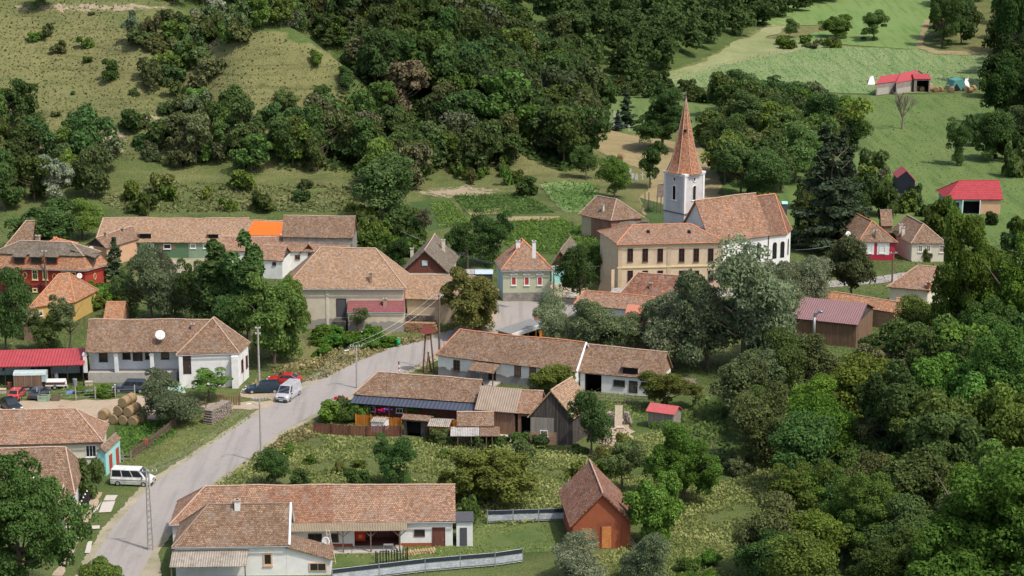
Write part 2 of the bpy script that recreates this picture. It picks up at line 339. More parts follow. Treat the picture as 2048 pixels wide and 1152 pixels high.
M['brwood'] = planks('brown_planks', (.2, .12, .08), (.28, .17, .11), .16)
M['redwood'] = planks('dark_red_planks', (.16, .06, .045), (.22, .08, .06), .14)
M['orwood'] = planks('orange_planks', (.6, .22, .03), (.48, .17, .03), .2)
M['grwood'] = planks('grey_planks', (.36, .32, .28), (.26, .23, .2), .2)
M['maroonw'] = planks('maroon_planks', (.13, .03, .03), (.1, .025, .025), .2)
M['timber'] = plain('rough_timber', (.17, .12, .085), .85, .25)
M['timberl'] = plain('pale_timber', (.52, .43, .33), .85, .2)
M['dark'] = plain('interior_shade', (.018, .016, .015), .95, .2)  # near-black paints in the shade inside openings, on flat panels too
M['glass'] = glassm('window_glass')
M['wframe'] = plain('white_paint', (.8, .79, .76), .6, .04)
M['brframe'] = plain('dark_brown_paint', (.12, .045, .03), .6, .1)
M['yframe'] = plain('yellow_paint', (.75, .6, .32), .6, .06)
M['orframe'] = plain('peach_paint', (.66, .42, .27), .6, .06)
M['dkframe'] = plain('dark_frame', (.05, .035, .03), .6, .1)
M['shred'] = plain('red_shutter', (.42, .06, .045), .6, .12)
M['shbrown'] = plain('brown_shutter', (.23, .16, .11), .7, .12)
M['shcrim'] = plain('crimson_paint', (.42, .03, .06), .6, .1)
M['concrete'] = plain('concrete', (.42, .39, .35), .9, .15)
M['gutter'] = plain('grey_metal', (.33, .34, .35), .45, .1, .4)
M['capo'] = plain('ridge_tile_orange', (.62, .26, .14), .85, .25, 0, 5)
M['capp'] = plain('ridge_tile_pale', (.52, .36, .27), .85, .25, 0, 5)
M['capd'] = plain('ridge_tile_dark', (.3, .22, .18), .85, .25, 0, 5)
M['capr'] = plain('ridge_metal_red', (.42, .04, .05), .5, .1)
M['brickch'] = brickm('chimney_brick', (.5, .27, .18), (.38, .2, .13))
M['black'] = plain('black', (.02, .02, .022), .6, .1)
M['greyp'] = plain('grey_paint', (.09, .09, .1), .6, .1)
M['rustm'] = plain('rusty_metal', (.18, .08, .05), .8, .3)
# ---------------------------------------------------------------- ground
def axis(a, b, st, lo, hi):
    mid = np.arange(a, b, st); l = [a]; s = st
    while l[-1] > lo: s *= 1.35; l.append(l[-1]-s)
    h = [mid[-1]]; s = st
    while h[-1] < hi: s *= 1.35; h.append(h[-1]+s)
    return np.concatenate([np.array(l[1:])[::-1], mid, np.array(h[1:])])
xs = axis(-190, 235, 1.7, -2500, 2500); ys = axis(170, 740, 1.7, -400, 4000)
X, Y = np.meshgrid(xs, ys); Z = hgt(X.ravel(), Y.ravel()).reshape(X.shape)
U, V_ = proj(X, Y, Z)
def blob(cu, cv, ru, rv_, a): return a*np.exp(-.5*(((U-cu)/ru)**2+((V_-cv)/rv_)**2))
dry = -.12+blob(120, 120, 330, 110, .34)+blob(600, 160, 120, 90, .3)+blob(1080, 330, 90, 50, .3)+blob(480, 890, 110, 60, .22)+blob(640, 700, 120, 40, .26)\
    +blob(900, 900, 240, 40, .06)+blob(1230, 290, 70, 30, .5)+blob(1330, 110, 90, 40, .2)+blob(1600, 60, 110, 40, .3)+blob(1400, 1040, 50, 50, .22)+blob(1960, 90, 60, 60, .25)+blob(2010, 300, 60, 40, .25)\
    +blob(450, 370, 250, 30, .1)+blob(1310, 380, 40, 30, .5)+blob(1480, 80, 70, 30, .35)-blob(1850, 400, 160, 90, .25)-blob(1350, 900, 90, 60, .1)
wood_ = inpoly(U, V_, [(345, -900), (350, 10), (440, 48), (545, 56), (620, 86), (705, 133), (700, 345), (880, 330), (1010, 290), (1130, 345), (1190, 320), (1195, 250), (1152, 192), (1390, 124), (1560, 34), (1760, -30), (1800, -900)])
dry = np.where(wood_, -.9, dry)
soil = blob(110, 15, 90, 8, .5)+blob(270, 15, 60, 6, .45)+blob(110, 285, 35, 9, .75)+blob(228, 285, 22, 22, .7)+blob(435, 262, 40, 9, .55)+blob(900, 315, 30, 18, .6)+blob(940, 350, 16, 14, .5)\
    +blob(920, 385, 70, 9, .6)+blob(600, 280, 40, 18, .35)+blob(300, 235, 60, 6, .45)+blob(410, 90, 40, 9, .5)+blob(1740, 180, 60, 5, .5)+blob(2000, 130, 25, 20, .5)+blob(650, 780, 60, 12, .3)+blob(1545, 60, 60, 20, .3)
M['ground'] = groundm('hill_and_village_grass', [(.098, .142, .042), (.21, .205, .085), (.055, .08, .027), (.4, .32, .22)], .07, .6, 3.2, .5, True)
ny, nx = X.shape; idx = np.arange(ny*nx).reshape(ny, nx)
Fq = np.stack([idx[:-1, :-1], idx[:-1, 1:], idx[1:, 1:], idx[1:, :-1]], -1).reshape(-1, 4)
me = npmesh('ground', np.stack([X, Y, Z], -1).reshape(-1, 3), Fq, M['ground'], {'dry': ('POINT', dry.ravel()), 'soil': ('POINT', soil.ravel())}, True)
tag(bpy.data.objects.new('ground', me), kind='structure'); go = bpy.data.objects['ground'] if 'ground' in bpy.data.objects else None
go = [o for o in bpy.data.objects if o.data == me][0]; C.objects.link(go)

def ragged(pts, amp, step, seed):
    out = []; r = random.Random(seed)
    for i in range(len(pts)):
        a = pts[i]; b = pts[(i+1) % len(pts)]; L = (b-a).length; n = max(1, int(L/step))
        for k in range(n):
            p = a.lerp(b, k/n); nrm = Vector((-(b-a).y, (b-a).x))
            if nrm.length: nrm.normalize()
            j = (r.random()-.5)*2*amp if k else (r.random()-.5)*amp
            out.append(Vector((p.x+nrm.x*j, p.y+nrm.y*j)))
    return out
def patch(name, px, mat, off=.03, amp=.35, step=1.5, grid=0, seed=1, label=None, world=False, hill=False):
    pts = [Vector(p) for p in px] if world else [((T if hill else P)(u, v)).to_2d() for u, v in px]
    pts = ragged(pts, amp, step, seed); bm = bmesh.new()
    f = bm.faces.new([bm.verts.new((p.x, p.y, 0)) for p in pts]); bmesh.ops.triangulate(bm, faces=[f])
    if grid:
        x0, x1 = min(p.x for p in pts), max(p.x for p in pts); y0, y1 = min(p.y for p in pts), max(p.y for p in pts)
        for ax, lo, hi in ((0, x0, x1), (1, y0, y1)):
            k = math.ceil(lo/grid)*grid
            while k < hi:
                co = (k, 0, 0) if ax == 0 else (0, k, 0); no = (1, 0, 0) if ax == 0 else (0, 1, 0)
                bmesh.ops.bisect_plane(bm, geom=bm.verts[:]+bm.edges[:]+bm.faces[:], plane_co=co, plane_no=no); k += grid
    co = np.array([v.co[:] for v in bm.verts]); hz = hgt(co[:, 0], co[:, 1])
    for v, z in zip(bm.verts, hz): v.co.z = z+off
    bmesh.ops.recalc_face_normals(bm, faces=bm.faces)
    me = bpy.data.meshes.new(name); bm.to_mesh(me); bm.free(); me.materials.append(mat)
    if me.polygons[0].normal.z < 0: me.flip_normals()
    o = bpy.data.objects.new(name, me); C.objects.link(o); tag(o, kind='structure'); return o
M['road'] = groundm('worn_pale_asphalt', [(.31, .285, .265), (.35, .32, .295), (.25, .23, .212)], .15, .8, 8, .01, streak=(.39, .9))
M['dirt'] = groundm('dry_dirt_yard', [(.37, .29, .2), (.45, .36, .27), (.24, .2, .12)], .2, 1.0, 5, .05)
M['gravel'] = groundm('gravel_verge', [(.25, .24, .14), (.42, .36, .28), (.14, .16, .06)], .3, 1.2, 6, .05)
M['straw'] = groundm('mown_straw', [(.25, .21, .1), (.36, .28, .16), (.16, .15, .06)], .15, .8, 4, .1, stretch=(.5, 1.6, 1))
M['lawn'] = groundm('mown_lawn', [(.07, .115, .032), (.14, .17, .06), (.05, .08, .025)], .2, 1.2, 6, .05)
M['topmeadow'] = groundm('bright_meadow', [(.13, .225, .062), (.18, .25, .085), (.1, .18, .05)], .04, .3, 2.0, .1, streak=(-.5, .7))
M['meadow'] = groundm('green_meadow', [(.098, .165, .045), (.145, .19, .065), (.075, .125, .038)], .04, .35, 2.2, .12, streak=(1.0, .5))
M['cornfield'] = groundm('young_corn_field', [(.14, .23, .08), (.24, .29, .13), (.1, .175, .055)], .05, .6, 1.6, .3, streak=(.9, .8))
M['drymeadow'] = groundm('dry_pale_meadow', [(.19, .23, .09), (.32, .32, .17), (.13, .17, .06)], .08, .5, 2.4, .2)
M['darkcrop'] = groundm('leafy_crop_ground', [(.05, .095, .028), (.09, .13, .045), (.035, .065, .02)], .2, .9, 3, .3)
M['concslab'] = groundm('pale_concrete_slab', [(.5, .46, .41), (.55, .5, .44), (.42, .38, .33)], .3, 1.2, 6, .01)
Lr = [(120, 1230), (165, 1152), (222, 1062), (300, 972), (372, 925), (452, 870), (520, 824), (600, 780), (660, 753), (720, 722), (790, 695), (850, 680), (905, 664), (955, 640), (990, 604)]
Rr = [(1150, 604), (1100, 640), (1040, 652), (965, 668), (905, 690), (866, 712), (812, 742), (745, 766), (700, 792), (628, 830), (560, 864), (500, 915), (425, 968), (350, 1040), (325, 1072), (278, 1152), (240, 1230)]
patch('road', Lr+Rr, M['road'], .06, .05, .8, 0, 3)
patch('road_verge', [(140, 1230), (150, 1152), (200, 1062), (290, 965), (370, 915), (500, 830), (640, 745), (720, 714), (850, 674), (905, 660), (985, 600)]+[(1160, 606), (1110, 646), (975, 676), (915, 700), (870, 724), (800, 755), (705, 798), (632, 836), (568, 870), (508, 921), (432, 976), (345, 1068), (318, 1105), (322, 1160), (330, 1230)], M['gravel'], .03, .16, .45, 0, 5)
patch('street', [(1090, 615), (1350, 585), (1600, 566), (1740, 556), (1800, 546), (2100, 535), (2100, 545), (1812, 560), (1760, 567), (1600, 580), (1350, 602), (1100, 640)], M['road'], .05, .15, 2, 0, 6)
patch('dirt_yard', [(-60, 806), (100, 800), (220, 798), (330, 788), (360, 800), (345, 825), (290, 845), (60, 850), (-60, 850)], M['dirt'], .03, .7, 1.5, 0, 7)
patch('parking_dirt', [(478, 788), (500, 778), (640, 770), (745, 745), (700, 775), (600, 822), (540, 830), (560, 800), (500, 796)], M['dirt'], .04, .6, 1.0, 0, 8)
patch('track', [(395, 812), (420, 806), (520, 804), (560, 800), (545, 815), (500, 820), (420, 818)], M['dirt'], .045, .4, 1.0, 0, 9)
patch('footpath', [(190, 985), (205, 985), (180, 1040), (152, 1095), (125, 1152), (105, 1152), (140, 1080), (168, 1030)], M['dirt'], .05, .2, 1.0, 0, 10)
patch('lawn', [(665, 1110), (700, 1090), (945, 1080), (955, 1052), (1110, 1045), (1130, 1070), (1150, 1100), (1060, 1105), (820, 1128), (665, 1135)], M['lawn'], .03, .3, 1.2, 0, 11)
patch('farmyard', [(985, 850), (1060, 850), (1062, 880), (1040, 888), (990, 880), (930, 884), (930, 860)], M['concslab'], .05, .2, 1, 0, 12)
patch('woodyard', [(1200, 840), (1262, 838), (1268, 880), (1230, 900), (1190, 885)], M['dirt'], .05, .6, 1, 0, 13)
patch('courtyard', [(330, 505), (420, 512), (470, 520), (450, 560), (340, 560), (310, 520)], M['gravel'], .03, .6, 1.2, 0, 14)
patch('house_yard', [(1105, 545), (1180, 560), (1180, 612), (1105, 612)], M['dirt'], .03, .4, 1.2, 0, 15)
patch('slope_meadow', [(1560, 0), (1500, 45), (1700, 52), (1560, 82), (1840, 100), (1872, 0), (1880, -30), (1600, -30)], M['topmeadow'], .12, 1.2, 5, 6, 16, hill=True)
patch('maize_field', [(1285, 150), (1400, 140), (1480, 118), (1600, 92), (1850, 100), (1975, 112), (1978, 175), (1850, 186), (1700, 188), (1560, 180), (1450, 178), (1320, 172)], M['cornfield'], .10, 1.0, 5, 6, 17, hill=True)
patch('dry_meadow', [(1286, 163), (1340, 145), (1400, 127), (1450, 98), (1500, 72), (1570, 38), (1600, 45), (1530, 78), (1700, 88), (1610, 98), (1470, 128), (1400, 146), (1340, 172)], M['drymeadow'], .14, 1.2, 4, 5, 37, hill=True)
patch('pasture', [(1455, 192), (1700, 190), (1985, 188), (2110, 190), (2110, 300), (2110, 420), (2060, 480), (1950, 500), (1840, 470), (1600, 470), (1555, 425), (1450, 410), (1440, 260)], M['meadow'], .06, 1.0, 5, 6, 18)
patch('mown_field', [(1185, 262), (1250, 270), (1400, 290), (1440, 330), (1440, 400), (1290, 430), (1280, 400), (1310, 350), (1230, 320), (1190, 305)], M['straw'], .05, .7, 3, 0, 19)
patch('churchyard_grass', [(1165, 190), (1250, 192), (1440, 215), (1450, 255), (1320, 270), (1180, 255)], M['meadow'], .05, .8, 4, 5, 20, hill=True)
patch('farm_track', [(1850, 40), (1862, 40), (1845, 90), (1875, 103), (1975, 105), (1978, 112), (1870, 110), (1832, 95)], M['straw'], .2, .4, 3, 4, 21, hill=True)
patch('garden_plot', [(1010, 445), (1120, 438), (1165, 455), (1215, 500), (1190, 512), (1080, 508), (1010, 490)], M['darkcrop'], .04, .3, 2, 0, 22)
patch('bean_plot', [(822, 408), (900, 402), (942, 445), (860, 462), (838, 440)], M['darkcrop'], .04, .3, 2, 0, 23)
patch('stubble_strip', [(930, 419), (1000, 417), (1006, 428), (940, 431)], M['straw'], .07, .2, 2, 0, 24)
patch('stubble_strip', [(1016, 434), (1118, 433), (1122, 441), (1016, 443)], M['straw'], .07, .2, 2, 0, 25)
patch('potato_plot', [(905, 392), (1050, 388), (1110, 425), (1000, 432), (935, 430)], M['darkcrop'], .04, .3, 2, 4, 26)
patch('maize_plot', [(1080, 375), (1180, 370), (1200, 392), (1170, 425), (1130, 425)], M['cornfield'], .06, .3, 2, 4, 27)
patch('maize_plot', [(1280, 395), (1330, 410), (1330, 450), (1300, 448)], M['darkcrop'], .07, .3, 2, 0, 28)
patch('bean_plot', [(232, 850), (345, 838), (352, 868), (255, 918), (232, 900)], M['darkcrop'], .05, .3, 1.5, 0, 30)
for px in ([(213, 992), (236, 992), (229, 1003), (207, 1003)], [(206, 1005), (231, 1004), (222, 1026), (197, 1027)], [(195, 1015), (204, 1004), (192, 1028), (180, 1032)], [(165, 1060), (173, 1058), (150, 1092), (143, 1092)], [(184, 1053), (200, 1053), (199, 1059), (184, 1060)], [(176, 1085), (185, 1084), (180, 1108), (169, 1108)]):
    patch('paving', px, M['concslab'], .12, .03, 1, 0, 31)
# ---------------------------------------------------------------- buildings
def V2(a): return Vector((a[0], a[1]))
class House:
    """footprint from the eave line A-B (front, pixels at height ze above ground zg) and a third corner"""
    def __init__(s, name, label, cat, A, B, ze, C_=None, D=None, W=None, pitch=42, rv=None, zg=0.0, oh=.35, ov=None, zr=None, group=None, ridge='x'):
        zE = zg+ze; a = P(*A, zE); b = P(*B, zE)
        ex = (b-a).to_2d(); s.L = ex.length; ex.normalize(); ey = Vector((-ex.y, ex.x)); s.ex, s.ey = ex, ey
        s.o = a.to_2d(); s.zg = zg; s.ze = ze; s.oh = oh; s.ov = oh if ov is None else ov
        s.root = empty(name, (a.x, a.y, zg), math.atan2(ex.y, ex.x), label, cat, group)
        tanp = math.tan(R(pitch))
        if C_ is not None: dv = P(*C_, zE).to_2d()-b.to_2d()
        elif D is not None: dv = P(*D, zE).to_2d()-a.to_2d()
        elif W is not None: dv = ey*W
        else:
            lo, hi = 1.0, 40.0; um = (a+b)/2
            for _ in range(40):
                W = (lo+hi)/2; q = um.to_2d()+ey*W/2
                if proj(q.x, q.y, zE+W/2*tanp)[1] > rv: lo = W
                else: hi = W
            dv = ey*W
        s.d = Vector((dv.dot(ex), dv.dot(ey))); s.W = s.d.length; s.du = s.d/s.W
        if zr is not None: s.zr = zr
        elif ridge == 'x':
            if rv is not None and (C_ is not None or D is not None or W is not None):
                q = s.o+ex*s.L/2+dv/2; s.zr = zat(q.x, q.y, rv)-zg
            else: s.zr = ze+s.W/2*tanp
        else:
            if rv is not None:
                q = s.o+ex*s.L/2; s.zr = zat(q.x, q.y, rv)-zg
            else: s.zr = ze+s.L/2*tanp
        s.sin = s.W; s.ridge = ridge
        o1 = oh; o2 = s.ov
        s.wc = [V2((o1, 0))+s.du*o2, V2((s.L-o1, 0))+s.du*o2, V2((s.L-o1, 0))+s.du*(s.W-o2), V2((o1, 0))+s.du*(s.W-o2)]
    # -- frames on walls
    def frame(s, face):
        i = {'front': 0, 'right': 1, 'back': 2, 'left': 3}[face]
        a = s.wc[i]; b = s.wc[(i+1) % 4]; e = (b-a); L = e.length; e = e/L; n = Vector((e.y, -e.x)); return a, e, n, L
    def toworld(s, p): return s.o+s.ex*p[0]+s.ey*p[1]
    def wall_px(s, face, u, v):
        a, e, n, L = s.frame(face); A = s.toworld(a); nn = s.ex*n.x+s.ey*n.y; ee = s.ex*e.x+s.ey*e.y
        d = ray(u, v); t = (A.dot(nn))/(d.x*nn.x+d.y*nn.y); p = Vector((d.x*t, d.y*t)); return (p-A).dot(ee), H+d.z*t-s.zg
    def rect(s, face, u0, v0, u1, v1):
        um = (u0+u1)/2; vm = (v0+v1)/2
        a = s.wall_px(face, u0, vm); b = s.wall_px(face, u1, vm); c = s.wall_px(face, um, v0); d = s.wall_px(face, um, v1)
        return min(a[0], b[0]), max(a[0], b[0]), d[1], c[1]
    def fp(s, face, q, z, dep):
        a, e, n, L = s.frame(face); p = a+e*q+n*dep; return (p.x, p.y, z)
    def fbox(s, mb, face, q0, q1, z0, z1, d0, d1):
        f = lambda q, z, d: s.fp(face, q, z, d)
        return mb.hexa([f(q0, z0, d1), f(q1, z0, d1), f(q1, z0, d0), f(q0, z0, d0), f(q0, z1, d1), f(q1, z1, d1), f(q1, z1, d0), f(q0, z1, d0)])
    def wedge(s, mb, pts, thick):               # polygon extruded downwards
        n = len(pts); mb.poly([Vector(p) for p in pts]+[Vector(p)-Vector((0, 0, thick)) for p in pts], [tuple(range(n)), tuple(range(2*n-1, n-1, -1))]+[(i, n+i, n+(i+1) % n, (i+1) % n) for i in range(n)]); return mb
    # -- walls
    def walls(s, mat, openings=(), name='wall', recess=None, gable_mat=None, gf=True, base=None):
        mb = MB(); L = s.frame('front')[3]; cs = [0.]; ze = s.ze-.02
        fr = lambda q, z: s.fp('front', q, z, 0)
        for o in sorted(openings): cs += [o[0], o[1]]
        cs.append(L); ops = {round(o[0], 4): o for o in openings}
        for i in range(len(cs)-1):
            q0, q1 = cs[i], cs[i+1]; o = ops.get(round(q0, 4))
            if q1-q0 < 1e-3: continue
            if o and abs(o[1]-q1) < 1e-3:
                mb.poly([fr(q0, o[3]), fr(q1, o[3]), fr(q1, ze), fr(q0, ze)], [(0, 1, 2, 3)])
                if o[2] > .01: mb.poly([fr(q0, 0), fr(q1, 0), fr(q1, o[2]), fr(q0, o[2])], [(0, 1, 2, 3)])
            else: mb.poly([fr(q0, -.3), fr(q1, -.3), fr(q1, ze), fr(q0, ze)], [(0, 1, 2, 3)])
        for k in (1, 2, 3):
            a = s.wc[k]; b = s.wc[(k+1) % 4]; mb.poly([(a.x, a.y, -.3), (b.x, b.y, -.3), (b.x, b.y, ze), (a.x, a.y, ze)], [(0, 1, 2, 3)])
        o = mb.build(name, mat, s.root)
        for nm, pts in getattr(s, 'gables', []):
            gb = MB(); gb.poly(pts, [tuple(range(len(pts)))]); gb.build('gable', gable_mat or mat, s.root)
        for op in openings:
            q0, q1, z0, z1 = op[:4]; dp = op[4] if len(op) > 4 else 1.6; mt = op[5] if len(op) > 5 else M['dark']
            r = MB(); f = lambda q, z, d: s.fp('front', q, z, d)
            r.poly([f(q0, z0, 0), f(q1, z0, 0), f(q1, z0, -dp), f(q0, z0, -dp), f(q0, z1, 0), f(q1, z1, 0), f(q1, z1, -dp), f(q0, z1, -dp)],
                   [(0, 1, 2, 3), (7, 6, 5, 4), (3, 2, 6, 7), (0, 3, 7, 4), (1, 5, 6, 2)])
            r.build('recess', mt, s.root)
        s.wallo = o; return o
    # -- roofs
    def roof(s, mat, hl=0., hr=0., hf=0., hb=0., name='roof', thick=.14, sag=.075, cap=None, capr=.09, cut=None):
        L, W = s.L, s.W; du = s.du; z0, z1 = s.ze, s.zr; v3 = lambda p, z: Vector((p[0], p[1], z))
        A = V2((0, 0)); B = V2((L, 0)); Cc = B+du*W; D = du*W
        if s.ridge == 'x':
            m = du*W/2; r0 = m+V2((hl, 0)); r1 = m+V2((L-hr, 0)); R0, R1 = v3(r0, z1), v3(r1, z1)
            faces = [[v3(A, z0), v3(B, z0), R1, R0], [v3(Cc, z0), v3(D, z0), R0, R1]]
            if hl > .05: faces.append([v3(D, z0), v3(A, z0), R0])
            if hr > .05: faces.append([v3(B, z0), v3(Cc, z0), R1])
            s.gables = []
            sl = (z1-z0)/(W/2); i = s.ov
            if hl <= .05: s.gables.append(('gable', [v3(s.wc[3], z0-.05), v3(s.wc[0], z0-.05), v3(s.wc[0], z0-.05+i*sl*.9), v3(m+V2((s.oh, 0)), z1-.16), v3(s.wc[3], z0-.05+i*sl*.9)]))
            if hr <= .05: s.gables.append(('gable', [v3(s.wc[1], z0-.05), v3(s.wc[2], z0-.05), v3(s.wc[2], z0-.05+i*sl*.9), v3(m+V2((L-s.oh, 0)), z1-.16), v3(s.wc[1], z0-.05+i*sl*.9)]))
        else:
            m = V2((L/2, 0)); r0 = m+du*hf; r1 = m+du*(W-hb); R0, R1 = v3(r0, z1), v3(r1, z1)
            faces = [[v3(D, z0), v3(A, z0), R0, R1], [v3(B, z0), v3(Cc, z0), R1, R0]]
            if hf > .05: faces.append([v3(A, z0), v3(B, z0), R0])
            if hb > .05: faces.append([v3(Cc, z0), v3(D, z0), R1])
            s.gables = []; sl = (z1-z0)/(L/2); i = s.oh
            if hf <= .05: s.gables.append(('gable', [v3(s.wc[0], z0-.05), v3(s.wc[1], z0-.05), v3(s.wc[1], z0-.05+i*sl*.9), v3(m+du*s.ov, z1-.16), v3(s.wc[0], z0-.05+i*sl*.9)]))
            if hb <= .05: s.gables.append(('gable', [v3(s.wc[2], z0-.05), v3(s.wc[3], z0-.05), v3(s.wc[3], z0-.05+i*sl*.9), v3(m+du*(W-s.ov), z1-.16), v3(s.wc[2], z0-.05+i*sl*.9)]))
        s.faces = faces; s.R0, s.R1 = R0, R1
        o = s.slab(name, faces, mat, thick, sag)
        if cap:
            mb = MB(); seed = rng.integers(999)
            def run(a, b):
                n = max(2, int((b-a).length/.38)); 
                for k in range(n):
                    p = a.lerp(b, k/n); q = a.lerp(b, (k+1.05)/n); j = random.uniform(-.012, .012); sg = lambda w_: Vector((0, 0, s.sagz(w_, sag)+.03+j))
                    mb.bar(p+sg(p), q+sg(q), capr, 6, capr*.86)
            run(R0, R1)
            for f in faces[2:]:
                run(f[0], f[2]); run(f[1], f[2])
            if len(faces) == 2 and cap is not M['capr']:
                pass
            mb.build('ridge_cap', cap, o)
        return o
    def sagz(s, p, sag):
        if not sag: return 0.
        q = s.toworld((p[0], p[1])); t = max(0., min(1., (p[2]-s.ze)/max(.1, s.zr-s.ze)))
        return float((vnoise(np.array([q.x]), np.array([q.y]), 3.1, 2)[0]-.5)*2*sag+(vnoise(np.array([q.x]), np.array([q.y]), 9., 4)[0]-.6)*3*sag*t)
    def slab(s, name, faces, mat, thick=.14, sag=.0, parent=None, solid=True):
        V = []; Fs = []; UVs = []
        for f in faces:
            f = [Vector(p) for p in f]; e = (f[1]-f[0]).normalized(); nn = e.cross(f[-1]-f[0]).normalized(); w_ = nn.cross(e)
            quad = f if len(f) == 4 else [f[0], f[1], f[2], f[2]]
            nu = max(1, int((f[1]-f[0]).length/1.1)); nv = max(1, int((quad[3]-quad[0]).length/1.1)); b = len(V)
            if len(f) > 4:
                V += [tuple(p) for p in f]; Fs.append(tuple(b+i for i in range(len(f)))); UVs.append([((p-f[0]).dot(e), (p-f[0]).dot(w_)) for p in f]); continue
            uvg = []
            for j in range(nv+1):
                for i in range(nu+1):
                    p = quad[0].lerp(quad[1], i/nu).lerp(quad[3].lerp(quad[2], i/nu), j/nv)
                    uvg.append(((p-f[0]).dot(e), (p-f[0]).dot(w_))); V.append((p.x, p.y, p.z+s.sagz(p, sag)))
            for j in range(nv):
                for i in range(nu):
                    q = [j*(nu+1)+i, j*(nu+1)+i+1, (j+1)*(nu+1)+i+1, (j+1)*(nu+1)+i]
                    if len(f) == 3 and j == nv-1: q = q[:3]
                    Fs.append(tuple(b+k for k in q)); UVs.append([uvg[k] for k in q])
        me = bpy.data.meshes.new(name); me.from_pydata(V, [], Fs); me.update(); ul = me.uv_layers.new(name='UVMap'); k = 0
        off = (random.random()*9, random.random()*9)
        for pu in UVs:
            for (a, b) in pu: ul.data[k].uv = (a+off[0], b); k += 1
        me.materials.append(mat); o = bpy.data.objects.new(name, me); C.objects.link(o); o.parent = parent or s.root
        if solid and thick: md = o.modifiers.new('thick', 'SOLIDIFY'); md.thickness = thick; md.offset = -1
        return o
    # -- features
    def window(s, face, px, fr='wframe', pane='glass', mull=(1, 1), fw=.09, shutters=None, name='window', local=False, sill=True, label=None, proud=.07):
        q0, q1, z0, z1 = px if local else s.rect(face, *px); mb = MB(); fb = lambda *a: s.fbox(mb, face, *a)
        fb(q0, q0+fw, z0, z1, -.02, proud); fb(q1-fw, q1, z0, z1, -.02, proud); fb(q0+fw, q1-fw, z1-fw, z1, -.02, proud-.002); fb(q0+fw, q1-fw, z0, z0+fw, -.02, proud-.002)
        if sill: fb(q0-.05, q1+.05, z0-.06, z0-.003, -.02, proud+.07)
        for i in range(mull[0]):
            c = q0+fw+(q1-q0-2*fw)*(i+1)/(mull[0]+1); fb(c-.022, c+.022, z0+fw+.001, z1-fw-.001, .0, .035)
        for i in range(mull[1]):
            c = z0+(z1-z0)*(.62 if mull[1] == 1 else (i+1)/(mull[1]+1)); fb(q0+fw+.001, q1-fw-.001, c-.02, c+.02, .0, .03)
        o = mb.build(name, M[fr], s.root)
        if label: o['label'] = label
        p = MB(); s.fbox(p, face, q0+fw*.8, q1-fw*.8, z0+fw*.8, z1-fw*.8, -.05, .012); p.build('pane', M[pane], o)
        if shutters:
            wd = (q1-q0)*.55
            for a, b in ((q0-wd, q0-.01), (q1+.01, q1+wd)):
                m2 = MB(); s.fbox(m2, face, a, b, z0, z1, .002, .05); m2.build('shutter', M[shutters], o)
        return o
    def door(s, face, px, mat='brwood', fr='dkframe', local=False, name='door', fw=.08):
        q0, q1, z0, z1 = px if local else s.rect(face, *px); mb = MB()
        s.fbox(mb, face, q0, q1, z0, z1, -.03, .03); o = mb.build(name, M[mat], s.root); m2 = MB()
        s.fbox(m2, face, q0-fw, q0, z0, z1+fw, -.02, .07); s.fbox(m2, face, q1, q1+fw, z0, z1+fw, -.02, .07); s.fbox(m2, face, q0, q1, z1, z1+fw, -.02, .068); m2.build('door_frame', M[fr], o)
        m3 = MB(); s.fbox(m3, face, q1-.16, q1-.1, z0+.95, z0+1.08, .03, .09); m3.build('handle', M['gutter'], o); return o
    def block(s, face, px, mat, d0=0., d1=.1, local=False, name='panel'):
        q0, q1, z0, z1 = px if local else s.rect(face, *px); mb = MB(); s.fbox(mb, face, q0, q1, z0, z1, d0, d1); return mb.build(name, M[mat] if isinstance(mat, str) else mat, s.root)
    def gutter(s, face='front', mat='gutter'):
        m = MB(); q = {'front': ((0, 0), (s.L, 0)), 'right': ((s.L, 0), (s.L+s.d.x, s.d.y))}[face]; z = s.ze-.1
        a, b = Vector((*q[0], z)), Vector((*q[1], z)); dd = (b-a).normalized(); n = Vector((dd.y, -dd.x, 0))
        m.bar(a+n*.07, b+n*.07, .07, 6); m.build('gutter', M[mat], s.root)
    def roofpt(s, u, v, fi=0):
        f = [s.toworld((p.x, p.y)).to_3d()+Vector((0, 0, p.z+s.zg)) for p in s.faces[fi]]; n = (f[1]-f[0]).cross(f[-1]-f[0]); d = ray(u, v); c = Vector((0, 0, H))
        t = (f[0]-c).dot(n)/d.dot(n); p = c+d*t; q = p.to_2d()-s.o; return Vector((q.dot(s.ex), q.dot(s.ey), p.z-s.zg))
    def chimney(s, u, v, hgt_, w_=.5, d_=.5, mat='brickch', fi=0, capm='concrete', open_=True):
        p = s.roofpt(u, v, fi); mb = MB(); mb.box(p.x-w_/2, p.x+w_/2, p.y-d_/2, p.y+d_/2, p.z-.6, p.z+hgt_); o = mb.build('chimney', M[mat], s.root)
        c = MB(); c.box(p.x-w_/2-.07, p.x+w_/2+.07, p.y-d_/2-.07, p.y+d_/2+.07, p.z+hgt_, p.z+hgt_+.1); c.build('chimney_cap', M[capm], o)
        k = MB(); k.box(p.x-w_/4, p.x+w_/4, p.y-d_/4, p.y+d_/4, p.z+hgt_+.1, p.z+hgt_+.13); k.build('flue', M['dark'], o); return o
    def dish(s, p, dia=.9, aim=(.3, -1, .35), mat='wframe'):
        make_dish(p, dia, aim, s)
